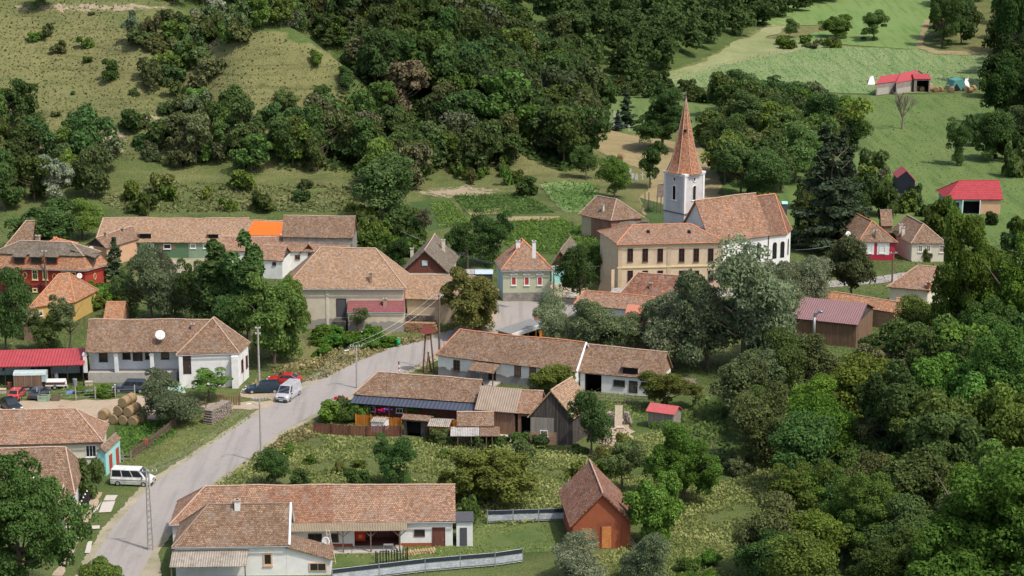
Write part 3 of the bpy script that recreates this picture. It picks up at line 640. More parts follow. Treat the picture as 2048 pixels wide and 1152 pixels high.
    def dormer(s, u, v, w_, h_, fi=0, mat=None, reach=2.2):
        """shed dormer: opening with its own roof running back up into the slope"""
        p = s.roofpt(u, v, fi); f = s.faces[fi]; e = (f[1]-f[0]).normalized(); up = Vector((-e.y, e.x, 0)); 
        nn = e.cross(f[-1]-f[0]).normalized(); tan = math.hypot(nn.x, nn.y)/nn.z
        a = p-e*w_/2; b = p+e*w_/2; top = Vector((0, 0, h_)); rr = h_/(tan*.72)
        mb = MB(); ins = up*.05
        c1 = a+top+up*rr*1.0; c2 = b+top+up*rr*1.0
        # side cheeks
        mb.poly([a, a+top, a+up*(h_/tan)+top], [(0, 1, 2)]); mb.poly([b, b+up*(h_/tan)+top, b+top], [(0, 1, 2)])
        q = mb.build('dormer_cheek', M['timberl'], s.root)
        k = MB(); k.poly([a, b, b+top, a+top], [(0, 1, 2, 3)]); o2 = k.build('dormer_opening', M['dark'], q)
        slope = .32; run = h_/(tan-slope); z2 = run*slope; lip = up*.25
        A = a+top-lip-e*.15-Vector((0, 0, .25*slope)); B = b+top-lip+e*.15-Vector((0, 0, .25*slope)); C2 = b+e*.15+up*run+top+Vector((0, 0, z2)); D2 = a-e*.15+up*run+top+Vector((0, 0, z2))
        s.slab('dormer_roof', [[A+Vector((0, 0, .06)), B+Vector((0, 0, .06)), C2+Vector((0, 0, .06)), D2+Vector((0, 0, .06))]], mat, .08, 0, q)
    def bargeboard(s, mat='wframe'):
        """white band along the right verge"""
        f = s.faces[0]; a, b = f[1], f[2]; mb = MB(); o = Vector((.02, 0, .07)); mb.bar(a+o, b+o, .13, 6); c = s.faces[1][0]; mb.bar(b+o, c+o, .13, 6); mb.build('verge', M[mat], s.root)
def make_dish(loc, dia, aim, host=None, label='white satellite dish', pole=.0, name='satellite_dish', mat='wframe'):
    r = empty(name, loc, 0, label, 'dish', None)
    d = Vector(aim).normalized(); q = d.to_track_quat('Z', 'Y').to_matrix(); R_ = dia/2; V = []; Fs = []; n = 14; rings = [0, .35, .7, 1.]
    V.append(tuple(q @ Vector((0, 0, -R_*.25))))
    for k in rings[1:]:
        for i in range(n):
            a = 2*math.pi*i/n; V.append(tuple(q @ Vector((R_*k*math.cos(a), R_*k*math.sin(a), R_*.25*(k*k-1)))))
    Fs += [(0, 1+i, 1+(i+1) % n) for i in range(n)]
    for j in range(2): Fs += [(1+j*n+i, 1+(j+1)*n+i, 1+(j+1)*n+(i+1) % n, 1+j*n+(i+1) % n) for i in range(n)]
    m = MB(); m.poly(V, Fs); o = m.build('reflector', M[mat], r, True); md = o.modifiers.new('t', 'SOLIDIFY'); md.thickness = .03
    m = MB(); tip = q @ Vector((0, 0, R_*.75)); m.bar(q @ Vector((0, -R_*.9, 0)), tip, .02, 5); m.bar(tip, tip-d*.12, .05, 6); m.build('feed_arm', M['gutter'], r)
    m = MB(); back = q @ Vector((0, 0, -R_*.3)); m.bar(back, back+Vector((0, .12, -.1)), .03, 5); m.bar(back+Vector((0, .12, -.05)), back+Vector((0, .12, -.5-pole)), .035, 6); m.build('mast', M['gutter'], r); return r
def wpt(h, p): q = h.toworld((p[0], p[1])); return Vector((q.x, q.y, p[2]+h.zg))
def post(h, q, z0, z1, w_=.09, mat='timber', dep=.0, name='post', brace=False):
    a, e, n, L = h.frame('front'); p = a+e*q+n*dep; mb = MB(); mb.box(p.x-w_, p.x+w_, p.y-w_, p.y+w_, z0, z1)
    if brace:
        for sg in (-1, 1): mb.bar((p.x, p.y, z1-.7), (p.x+sg*.7, p.y, z1-.02), .05, 4)
    return mb.build(name, M[mat], h.root)
def leanto(h, face, q0, q1, z_hi, depth, drop, mat, name='canopy', thick=.05, off=0.):
    """sloping sheet that starts on a wall and falls outwards"""
    f = lambda q, z, d: Vector(h.fp(face, q, z, d))
    return h.slab(name, [[f(q0, z_hi-drop, depth), f(q1, z_hi-drop, depth), f(q1, z_hi, off), f(q0, z_hi, off)]], mat, thick, 0)

# 1 front left white house --------------------------------------------------
h = House('white_house', 'white house at the bottom with brown hipped tile roof, white chimney and corrugated canopy', 'house', (343, 1094), (578, 1091), 3.3, rv=1009, pitch=43, oh=.3)
h.roof(M['t_brown'], hl=h.W*.5, hr=0, cap=M['capd']); h.walls(M['white']); h.gutter(); h.bargeboard()
h.window('front', (526, 1106, 545, 1131), 'orframe', 'glass', (0, 0), fw=.16); L1 = h.frame('front')[3]
h.chimney(475, 1017, .85, .55, .5, 'wframe', capm='brickch')
q0 = h.wall_px('front', 345, 1101)[0]; q1 = h.wall_px('front', 497, 1101)[0]
leanto(h, 'front', q0, q1, 2.85, 2.7, .75, M['asbestos'], 'canopy')
for q in (q0+.15, q1-.15): post(h, q, 0, 2.1, .06, dep=2.55)
# right wing sloping down to the right
mb = MB(); Wd = 3.4; x1 = L1+.3+4.6; zt, zl = 3.15, 1.75
mb.poly([(L1+.3, .28, 0), (x1-.2, .28, 0), (x1-.2, .28, zl-.1), (L1+.3, .28, zt-.08), (L1+.3, Wd, 0), (x1-.2, Wd, 0), (x1-.2, Wd, zl-.1), (L1+.3, Wd, zt-.08)], [(0, 1, 2, 3), (5, 4, 7, 6), (1, 5, 6, 2)]); mb.build('wing_wall', M['white'], h.root)
h.slab('wing_roof', [[Vector((x1, 0, zl)), Vector((x1, Wd+.3, zl)), Vector((L1+.25, Wd+.3, zt)), Vector((L1+.25, 0, zt))]], M['t_brown'], .12, .03)
mb = MB(); e0 = L1+2.55; mb.box(e0, e0+1.75, .17, .27, .45, 1.35); f_ = mb.build('window', M['orframe'], h.root); mb = MB(); mb.box(e0+.12, e0+.85, .155, .2, .55, 1.25); mb.build('pane', M['glass'], f_); mb = MB(); mb.box(e0+.9, e0+1.63, .155, .2, .55, 1.25); mb.build('pane', M['glass'], f_)
H1 = h
# 2 long bottom house --------------------------------------------------------
h = House('long_house', 'long white house with reddish patchwork tile roof and covered terrace above the bottom lawn', 'house', (338, 1049), (911, 1043), 2.85, rv=971.5, pitch=40, oh=.3)
h.roof(M['t_pink'], hl=h.W*.5, hr=0, cap=M['capp']); 
s0 = h.wall_px('front', 709, 1080)[0]; s1 = h.wall_px('front', 801, 1080)[0]
h.walls(M['white'], [(s0, s1, .15, 2.5, 2.4, M['redwood'])]); h.gutter()
# darker tile patch laid on the roof
f = h.faces[0]
def rp(h, u, v, up=.03):
    p = h.roofpt(u, v); return Vector((p.x, p.y, p.z+up))
h.slab('roof_patch', [[rp(h, 560, 1046), rp(h, 668, 1046), rp(h, 664, 976), rp(h, 534, 976)]], M['t_patch'], .02, .05)
q0 = h.wall_px('front', 577, 1060)[0]; q1 = h.wall_px('front', 815, 1060)[0]
leanto(h, 'front', q0, q1, 2.95, 1.9, .42, M['tanroof'], 'terrace_roof', off=-.25)
for u in (688, 743, 800): post(h, h.wall_px('front', u, 1080)[0], 0, 2.5, .07, dep=1.7, brace=True)
h.window('front', (616, 1067, 644, 1082), 'brframe', mull=(1, 0)); h.window('front', (662, 1067, 677, 1083), 'brframe', mull=(0, 0)); h.window('front', (828, 1059, 850, 1073), 'brframe', mull=(0, 0), sill=False)
h.door('front', (866, 1056, 889, 1098), 'redwood', 'brframe')
for a, b in ((q0, s0-.2), (s1+.05, h.wall_px('front', 864, 1080)[0])): h.block('front', (a, b, -.1, .42), 'rust', -.01, .03, True, 'plinth')
h.block('front', (s0-.2, s1+.2, -.05, .14), 'concrete', -.1, 1.9, True, 'terrace_floor'); h.block('front', (q0, s0-.25, -.05, .12), 'concrete', 0, 1.9, True, 'terrace_step')
a = h.wall_px('front', 913, 1080)[0]; h.block('front', (a, a+1.7, 0, 2.75), 'white', -2.6, .12, True, 'annexe'); h.block('front', (a-.1, a+1.8, 2.76, 2.84), 'greyp', -2.7, .3, True, 'annexe_roof')
h.block('front', (a+.35, a+1.1, .1, 2.1), 'greyp', .12, .16, True, 'annexe_door')
LH = h
# 3 lower left turquoise gate house ------------------------------------------
h = House('gate_house', 'pale house with long brown tile roof and turquoise street gable beside the white van', 'house', (-70, 891), (206, 884), 3.5, rv=818, pitch=43)
h.roof(M['t_pink'], hl=0, hr=h.W*.5, cap=M['capp']); h.walls(M['creamp'])
h.window('front', (171, 890, 193, 914), 'wframe', mull=(2, 0)); h.gutter(mat='dkframe')
g = House('porch_gate', 'small turquoise gateway with tiled roof and red arched door beside the white van', 'gate', (191, 903), (212, 905), 2.9, D=(222, 874), pitch=42, ridge='y', oh=.15)
g.roof(M['t_brown'], cap=M['capd'], sag=.02); g.walls(M['turq'])
q = g.frame('right')[3]
for c_ in (.33, .8): g.block('right', (q*c_-.55, q*c_+.45, 0, 2.1), 'shred', -.01, .04, True, 'gate_leaf')
mb = MB(); a_, e_, n_, L_ = g.frame('right')
mb.poly([g.fp('right', q*.33-.05+.5*math.cos(math.pi*k/8), 2.1+.45*math.sin(math.pi*k/8), .045) for k in range(9)], [tuple(range(9))]); mb.build('arch', M['creamp'], g.root)
# 4 lower-left roofs
h = House('low_house', 'low house with rough brown tile roof behind the big tree at the bottom left', 'house', (-60, 996), (150, 990), 2.6, rv=896, pitch=38)
h.roof(M['t_brown'], hl=0, hr=1.4, cap=M['capp'], sag=.09); h.walls(M['white'])
make_dish(wpt(h, h.roofpt(72, 962))+Vector((0, -.1, .6)), .75, (.2, -1, .3), label='white satellite dish standing on the lowest left roof')
h = House('outbuilding', 'small outbuilding with smooth pink tile roof by the black picket fence', 'outbuilding', (96, 1038), (134, 1045), 2.5, D=(110, 990), zr=3.9, oh=.2, ridge='y')
h.roof(M['t_tan'], cap=M['capp'], sag=.02); h.walls(M['creamp'])
# 5 courtyard house --------------------------------------------------------
h = House('courtyard_house', 'white house with brown hipped roof and pillared veranda behind the hay bale yard', 'house', (170, 705), (424, 704), 4.2, rv=638, pitch=44, oh=.2, ov=2.0)
h.roof(M['t_brown'], hl=0, hr=0, cap=M['capp']); h.walls(M['verw']); f = h
V_f = h.frame('front')[3]
V_f -= 4.6
h.block('front', (0, V_f, 0, 1.35), 'concrete', 0.02, 1.75, True, 'veranda_base')
for u in (176, 240, 311): 
    q = h.rect('front', u-4, 710, u+4, 720); m_ = MB(); 
for u in (175, 237, 308):
    q = h.wall_px('front', u, 722)[0]; h.block('front', (q-.24, q+.24, 1.36, 4.05), 'white', 1.35, 1.75, True, 'pillar'); h.block('front', (q-.32, q+.32, 3.7, 3.9), 'white', 1.3, 1.8, True, 'capital')
for u0, u1, v1 in ((198, 215, 733), (245, 261, 728), (290, 305, 728), (322, 338, 728)): h.window('front', (u0, 700, u1, v1-10), 'dkframe', mull=(1, 1))
h.door('front', (267, 704, 284, 722), 'dkwood'); h.chimney(386, 656, .5, .45, .4, 'brickch')
ww = House('courtyard_house', 'square white corner building with hipped brown roof between veranda house and parked cars', 'house', (352, 710), (479, 706), 4.6, C_=(501, 686), ridge='y', rv=None, zr=None, pitch=44, oh=.25)
ww.zr = zat(*(lambda q: (q.x, q.y))(ww.toworld((ww.L*.5+ww.du.x*ww.L*.5, ww.du.y*ww.L*.42))), 632)-ww.zg
ww.roof(M['t_brown'], hf=min(ww.L*.42, ww.W*.5), hb=min(ww.L*.3, ww.W*.35), cap=M['capp']); 
ww.walls(M['white']); ww.gutter(); q = ww.wall_px('front', 353, 730)
ww.block('front', (0, .5, 0, 4.4), 'white', .01, .3, True, 'pillar'); ww.door('front', (367, 712, 381, 748), 'dkframe')
ww.block('front', (ww.frame('front')[3]-.9, ww.frame('front')[3]-.05, 0, 4.3), 'white', .01, .9, True, 'buttress')
for k in (.25, .7): ww.window('right', (ww.frame('right')[3]*k, ww.frame('right')[3]*k+.8, 1.6, 3.2), 'brframe', local=True)
dp = wpt(h, h.roofpt(322, 681)); make_dish(dp+Vector((0, -.5, .9)), 1.3, (.25, -1, .6), mat='patchy', label='large patchy satellite dish on the brown roof of the veranda house', pole=.3)
# red canopy
mb_r = empty('open_shed', (*P(-60, 770).to_2d(), 0), 0, 'long open shed with bright red sheet roof at the left edge', 'shed'); o0 = mb_r.location
a = P(-60, 735, 3.0); b = P(168, 729, 3.0); 
class _S: pass
hh = House('open_shed', 'x', 'shed', (-60, 735), (168, 729), 2.9, W=6.2, pitch=3, oh=.2); bpy.data.objects.remove(mb_r)
tag(hh.root, 'long open shed with bright red sheet roof at the left edge', 'shed')
hh.slab('roof', [[Vector((0, 0, 2.9)), Vector((hh.L, 0, 2.9)), Vector((hh.L, 5.9, 3.5)), Vector((0, 5.9, 3.5))]], M['redsheet'], .12, 0)
for q in np.linspace(.2, hh.L-.4, 8): post(hh, q, 0, 2.85, .06, 'dkframe')
mb = MB(); mb.box(0, hh.L, 5.6, 5.8, 0, 3.3); mb.box(hh.L-.25, hh.L-.1, 3.6, 5.6, 0, 3.2); mb.build('rear_wall', M['greyp'], hh.root)
mb = MB(); mb.box(1., 7., 5.4, 5.58, .2, 2.8); mb.box(hh.L-5, hh.L-1.2, 5.4, 5.58, .2, 2.7); mb.build('panel', M['paleblue'], hh.root)
mb = MB(); mb.box(4, 4.2, .2, 5.5, 2.2, 2.3); mb.box(0, hh.L-.3, .05, .15, 2.7, 2.8); mb.build('beam', M['dkframe'], hh.root)

# 6 green-walled long house -------------------------------------------------
h = House('long_house', 'long green-walled house with pale tile roof and two roof hatches under the hill', 'house', (190, 484), (492, 486), 2.7, rv=436, pitch=38)
h.roof(M['t_tan'], hl=.6, hr=0, cap=M['capp'])
h.walls(M['greend']); q = h.wall_px('front', 377, 500)[0]; h.block('front', (q, h.frame('front')[3], -.1, 2.6), 'greenl', -.01, .04, True, 'pale_wall')
for u in (296, 380, 406): h.window('front', (u, 487, u+12, 497), 'wframe', mull=(0, 0), fw=.13)
h.window('front', (327, 488, 342, 498), 'wframe', mull=(0, 0), shutters='shbrown'); h.dormer(291, 477, 1.9, .9, mat=M['t_tan']); h.dormer(427, 477, 1.6, .8, mat=M['t_tan'])
h = House('long_barn', 'barn with pale tile roof partly covered by a bright orange sheet', 'barn', (492, 486), (566, 486), 2.7, rv=442, pitch=38, oh=.1)
h.roof(M['t_tan'], cap=M['capp']); h.walls(M['creamp'])
h.slab('orange_sheet', [[rp(h, 491, 471, .07), rp(h, 561, 471, .07), rp(h, 573, 446, .07), rp(h, 508, 443, .07)]], plain('orange_membrane', (.85, .15, .015), .5, .05), .03, .03)
h.slab('white_sheet', [[rp(h, 561, 471, .07), rp(h, 569, 471, .07), rp(h, 577, 447, .07), rp(h, 573.4, 446, .07)]], M['wframe'], .03, .02)
h = House('stone_barn', 'big stone barn with steep brown tile roof at the right end of the upper row', 'barn', (562, 474), (707, 476), 5.2, rv=431, pitch=45, oh=.25)
h.roof(M['t_brown'], cap=M['capp']); h.walls(M['stone'], gable_mat=M['timber'])
h = House('low_barn', 'low tile roofed range in front of the big stone barn', 'barn', (440, 503), (700, 503), 3.2, rv=472, pitch=32, oh=.3)
h.roof(M['t_pink'], cap=M['capp']); h.walls(M['white'])
h.window('front', (590, 510, 600, 518), 'brframe'); h.door('front', (617, 507, 630, 524), 'dkwood')
h = House('cottage', 'small white cottage with tile roof and dark gable beside the poplars', 'cottage', (522, 520), (566, 522), 3.0, D=(540, 502), ridge='x', zr=4.7, oh=.2)
h.roof(M['t_pink'], cap=M['capp']); h.walls(M['white'], gable_mat=M['dkwood']); h.window('front', (545, 524, 552, 530), 'dkframe')
h = House('shed', 'small dark timber gabled shed left of the big hipped roof', 'shed', (594, 512), (640, 512), 2.4, D=(612, 492), ridge='y', rv=486, oh=.3)
h.roof(M['t_pink'], cap=M['capd']); h.walls(M['dkwood'])
# 8 peach house with dark gable
h = House('cottage', 'peach cottage with dark timber gable and white dish left of the green house', 'cottage', (171, 489), (213, 497), 3.2, C_=(287, 475), ridge='y', rv=474, oh=.3)
h.roof(M['t_brown'], cap=M['capp']); h.walls(M['peach'], gable_mat=M['dkwood']); h.chimney(212, 471, .5, .45, .45, fi=1); h.chimney(247, 463, .5, .45, .45, fi=1)
h.block('front', (.2, h.frame('front')[3]-.2, .3, 1.4), 'dkwood', .0, .1, True, 'balcony'); make_dish(wpt(h, (1.6, -.3, 2.7)), .95, (.25, -1, .25), label='white satellite dish on the dark gable of the peach cottage')
make_dish(wpt(h, (h.L+h.d.x-.3, h.d.y-1.5, 2.6)), .8, (.6, -1, .25), label='white satellite dish at the corner of the peach cottage beside the roof hatch')
# 9 red mansard house
h = House('mansard_house', 'deep red house with mansard roof, three dormers and yellow window frames', 'house', (-35, 534), (171, 541), 4.0, C_=(220, 528), rv=483, oh=.4)
L, W = h.L, h.W; du = h.du; v3 = lambda p, z: Vector((p[0], p[1], z)); A_, B_, C_2, D_2 = V2((0, 0)), V2((L, 0)), V2((L, 0))+du*W, du*W
i1 = 1.1; zm = h.ze+2.1
def ins(i, j): return [V2((i, 0))+du*j, V2((L-i, 0))+du*j, V2((L-i, 0))+du*(W-j), V2((i, 0))+du*(W-j)]
lo = ins(0, 0); hi = ins(i1, i1); h.faces = [[v3(lo[k], h.ze), v3(lo[(k+1) % 4], h.ze), v3(hi[(k+1) % 4], zm), v3(hi[k], zm)] for k in range(4)]
h.slab('lower_roof', h.faces, M['t_orange'], .12, .02); up_ = ins(i1-.35, i1-.35); zz = zm-.05; zr_ = h.zr
r0 = du*(W/2)+V2((4.3, 0)); r1 = du*(W/2)+V2((L-4.0, 0)); R0_, R1_ = v3(r0, zr_), v3(r1, zr_); U_ = [v3(p, zz) for p in up_]
rf = h.slab('upper_roof', [[U_[0], U_[1], R1_, R0_], [U_[2], U_[3], R0_, R1_], [U_[3], U_[0], R0_], [U_[1], U_[2], R1_]], M['t_grey'], .12, .04)
mb = MB(); [mb.bar(a_+Vector((0, 0, .04)), b_+Vector((0, 0, .04)), .09, 6) for a_, b_ in ((R0_, R1_), (U_[1], R1_), (U_[2], R1_), (U_[0], R0_))]; mb.build('ridge_cap', M['capp'], rf)
h.gables = []; h.walls(M['redw']); h.gutter(); h.gutter('right')
q_, e_, n_, l_ = h.frame('front')
for u in (40, 74, 105):
    p = h.roofpt(u, 525); w2 = .85; mb = MB(); mb.box(p.x-w2, p.x+w2, p.y-.25, p.y+1.6, p.z-.1, p.z+.95); d_ = mb.build('dormer', M['redw'], h.root)
    mb = MB(); mb.box(p.x-w2+.1, p.x+w2-.1, p.y-.29, p.y-.24, p.z, p.z+.85); mb.build('pane', M['glass'], d_)
    h.slab('dormer_roof', [[Vector((p.x-w2-.25, p.y-.5, p.z+.98)), Vector((p.x+w2+.25, p.y-.5, p.z+.98)), Vector((p.x+w2+.25, p.y+2.9, p.z+2.35)), Vector((p.x-w2-.25, p.y+2.9, p.z+2.35))]], M['t_grey'], .1, 0, d_)
mb = MB(); pc = v3(B_.lerp(C_2, .55)+V2((-1.2, 0)), h.ze+.35); mb.box(pc.x-1.2, pc.x+.7, pc.y-1.1, pc.y+1.1, pc.z, pc.z+1.5); mb.build('dormer', M['timber'], h.root); mb = MB(); mb.box(pc.x+.7, pc.x+.74, pc.y-.9, pc.y+.9, pc.z+.2, pc.z+1.3); mb.build('pane', M['glass'], h.root)
h.slab('dormer_roof', [[Vector((pc.x+1.1, pc.y-1.5, pc.z+1.45)), Vector((pc.x+1.1, pc.y+1.5, pc.z+1.45)), Vector((pc.x-2.6, pc.y+1.5, pc.z+2.6)), Vector((pc.x-2.6, pc.y-1.5, pc.z+2.6))]], M['t_grey'], .1)
for u0, u1 in ((2, 14), (25, 37), (64, 76), (85, 96)): h.window('front', (u0, 539, u1, 560), 'yframe', fw=.17)
h.window('front', (122, 543, 152, 560), 'yframe', fw=.15, mull=(2, 0)); h.window('front', (65, 576, 75, 584), 'yframe', fw=.16, mull=(0, 0)); h.window('front', (31, 574, 37, 582), 'yframe', fw=.16, mull=(0, 0))
def oval(h, face, px):
    q0, q1, z0, z1 = h.rect(face, *px); cq, cz = (q0+q1)/2, (z0+z1)/2; a, b = (q1-q0)/2, (z1-z0)/2; mb = MB(); n = 8
    for k in range(n):
        t0, t1 = 2*math.pi*(k+.5)/n, 2*math.pi*(k+1.5)/n
        mb.bar(h.fp(face, cq+a*math.cos(t0), cz+b*math.sin(t0), .04), h.fp(face, cq+a*math.cos(t1), cz+b*math.sin(t1), .04), .055, 4)
    mb.build('oval_moulding', M['yframe'], h.root)
oval(h, 'front', (46, 544, 54, 557)); oval(h, 'front', (105, 547, 113, 559)); oval(h, 'right', (187, 546, 192, 559))
make_dish(wpt(h, (L-.9, -.3, 3.2)), .85, (.3, -1, .25), label='white satellite dish on the front corner of the deep red mansard house')
mb = MB(); x_ = L*.5
h2 = House('rear_roof', 'orange hipped roof peeping over the mansard house with brick chimney', 'house', (66, 500), (125, 503), 5.0, rv=475, W=6, oh=.3); h2.roof(M['t_orange'], hl=2.8, hr=2.8, cap=M['capo']); h2.walls(M['redw']); h2.chimney(76, 483, .9, .6, .6)
# 10 small orange pyramid house
h = House('orange_roof_house', 'small yellow house with orange pyramid tile roof in front of the red mansard house', 'house', (57, 616), (150, 605), 2.9, C_=(198, 580), rv=548, oh=.35)
h.roof(M['t_orange'], hl=h.L*.5-.7, hr=h.L*.5-.9, cap=M['capo'], sag=.03); h.walls(plaster('ochre_plaster', (.6, .4, .13), amt=.4)); h.window('front', (72, 622, 86, 632), 'wframe')
h = House('lean_shed', 'low brick lean-to with old tile roof below the orange pyramid roof', 'shed', (44, 652), (72, 654), 2.2, D=(52, 622), zr=3.1, ridge='y', oh=.2); h.roof(M['t_brown']); h.walls(M['brickt'])
h = House('shed', 'small orange tile roof among the trees behind the veranda house', 'shed', (206, 640), (246, 640), 2.5, rv=602, pitch=36, oh=.2); h.roof(M['t_orange'], cap=M['capo']); h.walls(M['brickt'])
# 11 big hipped hall
h = House('village_hall', 'large cream hall with tall hipped pale tile roof and maroon tiled side wing', 'hall', (566, 578), (812, 578), 6.0, rv=496, pitch=47, oh=.4)
h.roof(M['t_tan'], hl=h.W*.55, hr=h.W*.5, cap=M['capp'], sag=.06); h.walls(M['cream']); h.gutter()
h.door('front', (674, 598, 692, 634), 'greyp'); h.chimney(742, 563, 1.3, .35, .35); h.block('front', (h.wall_px('front', 652, 600)[0], h.wall_px('front', 657, 600)[0], 0, 5.8), 'creamp', 0, .08, True, 'pilaster')
h.block('front', (h.wall_px('front', 669, 640)[0], h.wall_px('front', 694, 640)[0], -.1, 1.6), 'dkwood', .0, 2.2, True, 'loading_ramp')
g = House('hall_wing', 'cream lean-to wing with maroon metal tile roof and brick chimney on the big hall', 'wing', (694, 624), (809, 624), 3.0, W=3.6, pitch=40, oh=.12)
q = h.wall_px('front', 692, 600)[0]; 
g.faces = [[Vector((0, 0, 3.0)), Vector((g.L, 0, 3.0)), Vector((g.L, 4.2, 5.65)), Vector((0, 4.2, 5.65))]]; g.slab('roof', g.faces, M['t_maroon'], .1, 0); g.gables = []
g.ze = 3.0; g.wc[2].y = g.wc[3].y = 4.3; g.walls(M['cream']); mb = MB()
for x in (g.wc[0].x, g.wc[1].x): mb.poly([(x, g.wc[0].y, 2.9), (x, 4.3, 2.9), (x, 4.3, 5.5)], [(0, 1, 2)])
mb.build('side_wall', M['cream'], g.root); g.chimney(770, 610, .9, .5, .5); g.gutter()
h.block('front', (h.wall_px('front', 701, 650)[0], h.wall_px('front', 737, 650)[0], 0, .9), 'white', 4.6, 5.6, True, 'cellar_hutch')
# 12 tan building
h = House('tan_house', 'low tan building with rough pale tile roof behind the firewood stacks', 'house', (808, 597), (985, 603), 3.6, rv=551, pitch=40, oh=.4)
h.roof(M['t_tan'], hl=0, hr=h.W*.45, cap=M['capp'], sag=.1); h.walls(M['tanw'])
# 13 attic house
h = House('steep_cottage', 'dark timber gabled cottage with steep grey-brown tile roof in the village centre', 'cottage', (799, 547), (899, 547), 2.6, D=(822, 513), ridge='y', rv=500, oh=.5)
h.roof(M['t_grey'], cap=M['capp'], sag=.07); h.walls(M['creamp'], gable_mat=M['redwood']); h.window('front', (844, 521, 856, 530), 'grwood', mull=(0, 0)) if False else None
mb = MB(); a_, e_, n_, l_ = h.frame('front'); q = h.rect('front', 844, 521, 855, 531); h.fbox(mb, 'front', *q, .0, .06); mb.build('attic_window', M['paleblue'], h.root)
h.chimney(887, 500, 1.6, .5, .5, 'creamp', fi=1); h.chimney(824, 512, 1.2, .5, .5, 'creamp', fi=0)
# 14 sage green house
h = House('sage_green_house', 'sage green house with red shutters, white window pediments and rubble stone base', 'house', (1002, 541), (1107, 540), 4.9, D=(989, 523), ridge='y', zr=None, rv=None, pitch=44, oh=.4)
q = h.toworld((h.L/2, 0)+h.du*0) if False else h.o+h.ex*h.L*.5+h.ey*h.L*.42
h.zr = zat(q.x, q.y, 481); h.roof(M['t_pink'], hf=h.L*.42, cap=M['capo'], hb=h.W*.2); h.walls(M['green']); h.gutter()
h.block('front', (-.02, h.frame('front')[3]+.02, -.1, 1.35), 'stone', .0, .07, True, 'stone_base')
for u0 in (1022, 1048, 1074):
    o = h.window('front', (u0, 553, u0+11, 571), 'wframe', 'shred', (0, 0), fw=.13); q = h.rect('front', u0-3, 545, u0+14, 550); mb = MB(); f_ = lambda a, z, d: h.fp('front', a, z, d); m_ = (q[0]+q[1])/2
    h.fbox(mb, 'front', q[0]+.1, q[1]-.1, q[2], q[2]+.09, 0, .12)
    mb.bar(f_(q[0]+.1, q[2]+.1, .07), f_(m_, q[3]+.12, .07), .07, 4); mb.bar(f_(q[1]-.1, q[2]+.1, .07), f_(m_, q[3]+.12, .07), .07, 4); mb.build('pediment', M['wframe'], o)
h.chimney(1036, 494, .9, .6, .6, 'wframe', fi=0); h.chimney(1068, 508, 1.9, .55, .55, 'wframe', fi=1)
h.block('left', (0, h.frame('left')[3], 1.2, 4.7), 'paleblue', .0, .03, True, 'pale_side')
# 15 maroon gable cottage
h = House('maroon_cottage', 'small turquoise cottage with maroon timber gable right of the sage green house', 'cottage', (1099, 532), (1140, 529), 2.7, D=(1122, 503), ridge='y', rv=501, oh=.3)
h.roof(M['t_grey'], cap=M['capd']); h.walls(M['turq'], gable_mat=M['maroonw']); h.window('front', (1110, 537, 1119, 541), 'dkframe'); h.block('front', (0, h.frame('front')[3], 0, .8), 'turq', 1.4, 1.5, True, 'porch_rail'); 
# 16 brick barn
h = House('brick_barn', 'old brick barn with brown hipped roof below the maize garden', 'barn', (1157, 429), (1222, 442), 3.7, C_=(1290, 436), rv=396, oh=.35)
h.roof(M['t_brown'], hl=.3, hr=h.W*.42, cap=M['capp'], sag=.07); h.walls(M['brick']); h.chimney(1206, 421, .9, .35, .35, 'creamp')
h.block('front', (.0, h.frame('front')[3]*.32, -.1, 3.5), 'tanw', .0, .05, True, 'plastered_bay')
g = House('lean_shed', 'grey roofed lean-to against the brick barn beside the yellow school', 'shed', (1222, 462), (1260, 462), 2.6, C_=(1300, 441), zr=3.4, oh=.15); g.roof(M['t_grey']); g.walls(M['grwood'])
# 17 church -----------------------------------------------------------------
h = House('church', 'white village church with large rust-coloured tile roof beside the yellow school', 'church', (1420, 486), (1543, 471), 6.4, rv=393, pitch=52, oh=.4)
h.roof(M['t_church'], cap=M['capp'], capr=.1, sag=.09); h.walls(M['white']); CH = h
for u in (1490, 1517): 
    q = h.wall_px('front', u, 505)[0]; h.window('front', (q-.45, q+.45, 2.4, 4.9), 'wframe', 'dark', (0, 0), local=True, fw=.06); mb = MB()
    mb.poly([h.fp('front', q+.46*math.cos(math.pi*k/8), 4.85+.46*math.sin(math.pi*k/8), .075) for k in range(9)], [tuple(range(9))]); mb.build('arch', M['dark'], h.root)
# chancel as part of the church
cl, cw = 4.9, h.W*.86; x0 = h.L-.05; y0 = (h.W-cw)/2; zt = h.zr-.5; ze = h.ze-.3
pts = [(x0, y0), (x0+cl*.72, y0), (x0+cl*1.25, y0+cw*.3), (x0+cl*1.25, y0+cw*.7), (x0+cl*.72, y0+cw), (x0, y0+cw)]
rr0, rr1 = Vector((x0, y0+cw/2, zt)), Vector((x0+cl*.75, y0+cw/2, zt)); q = [Vector((*p, ze)) for p in pts]
cr = h.slab('chancel_roof', [[q[0], q[1], rr1, rr0], [q[4], q[5], rr0, rr1], [q[1], q[2], rr1], [q[2], q[3], rr1], [q[3], q[4], rr1]], M['t_chancel'], .14, .04)
mb = MB(); [mb.bar(a_+Vector((0, 0, .05)), rr1+Vector((0, 0, .05)), .1, 6) for a_ in (rr0, q[1], q[2])]; mb.build('ridge_cap', M['capo'], cr)
cx = sum(p[0] for p in pts)/6; cy = y0+cw/2; wp = [(p[0]+(cx-p[0])*.07, p[1]+(cy-p[1])*.07) for p in pts]; mb = MB()
for k in range(5): mb.poly([(*wp[k], 0), (*wp[k+1], 0), (*wp[k+1], ze), (*wp[k], ze)], [(0, 1, 2, 3)])
cwl = mb.build('chancel_wall', M['white'], h.root); mb = MB()
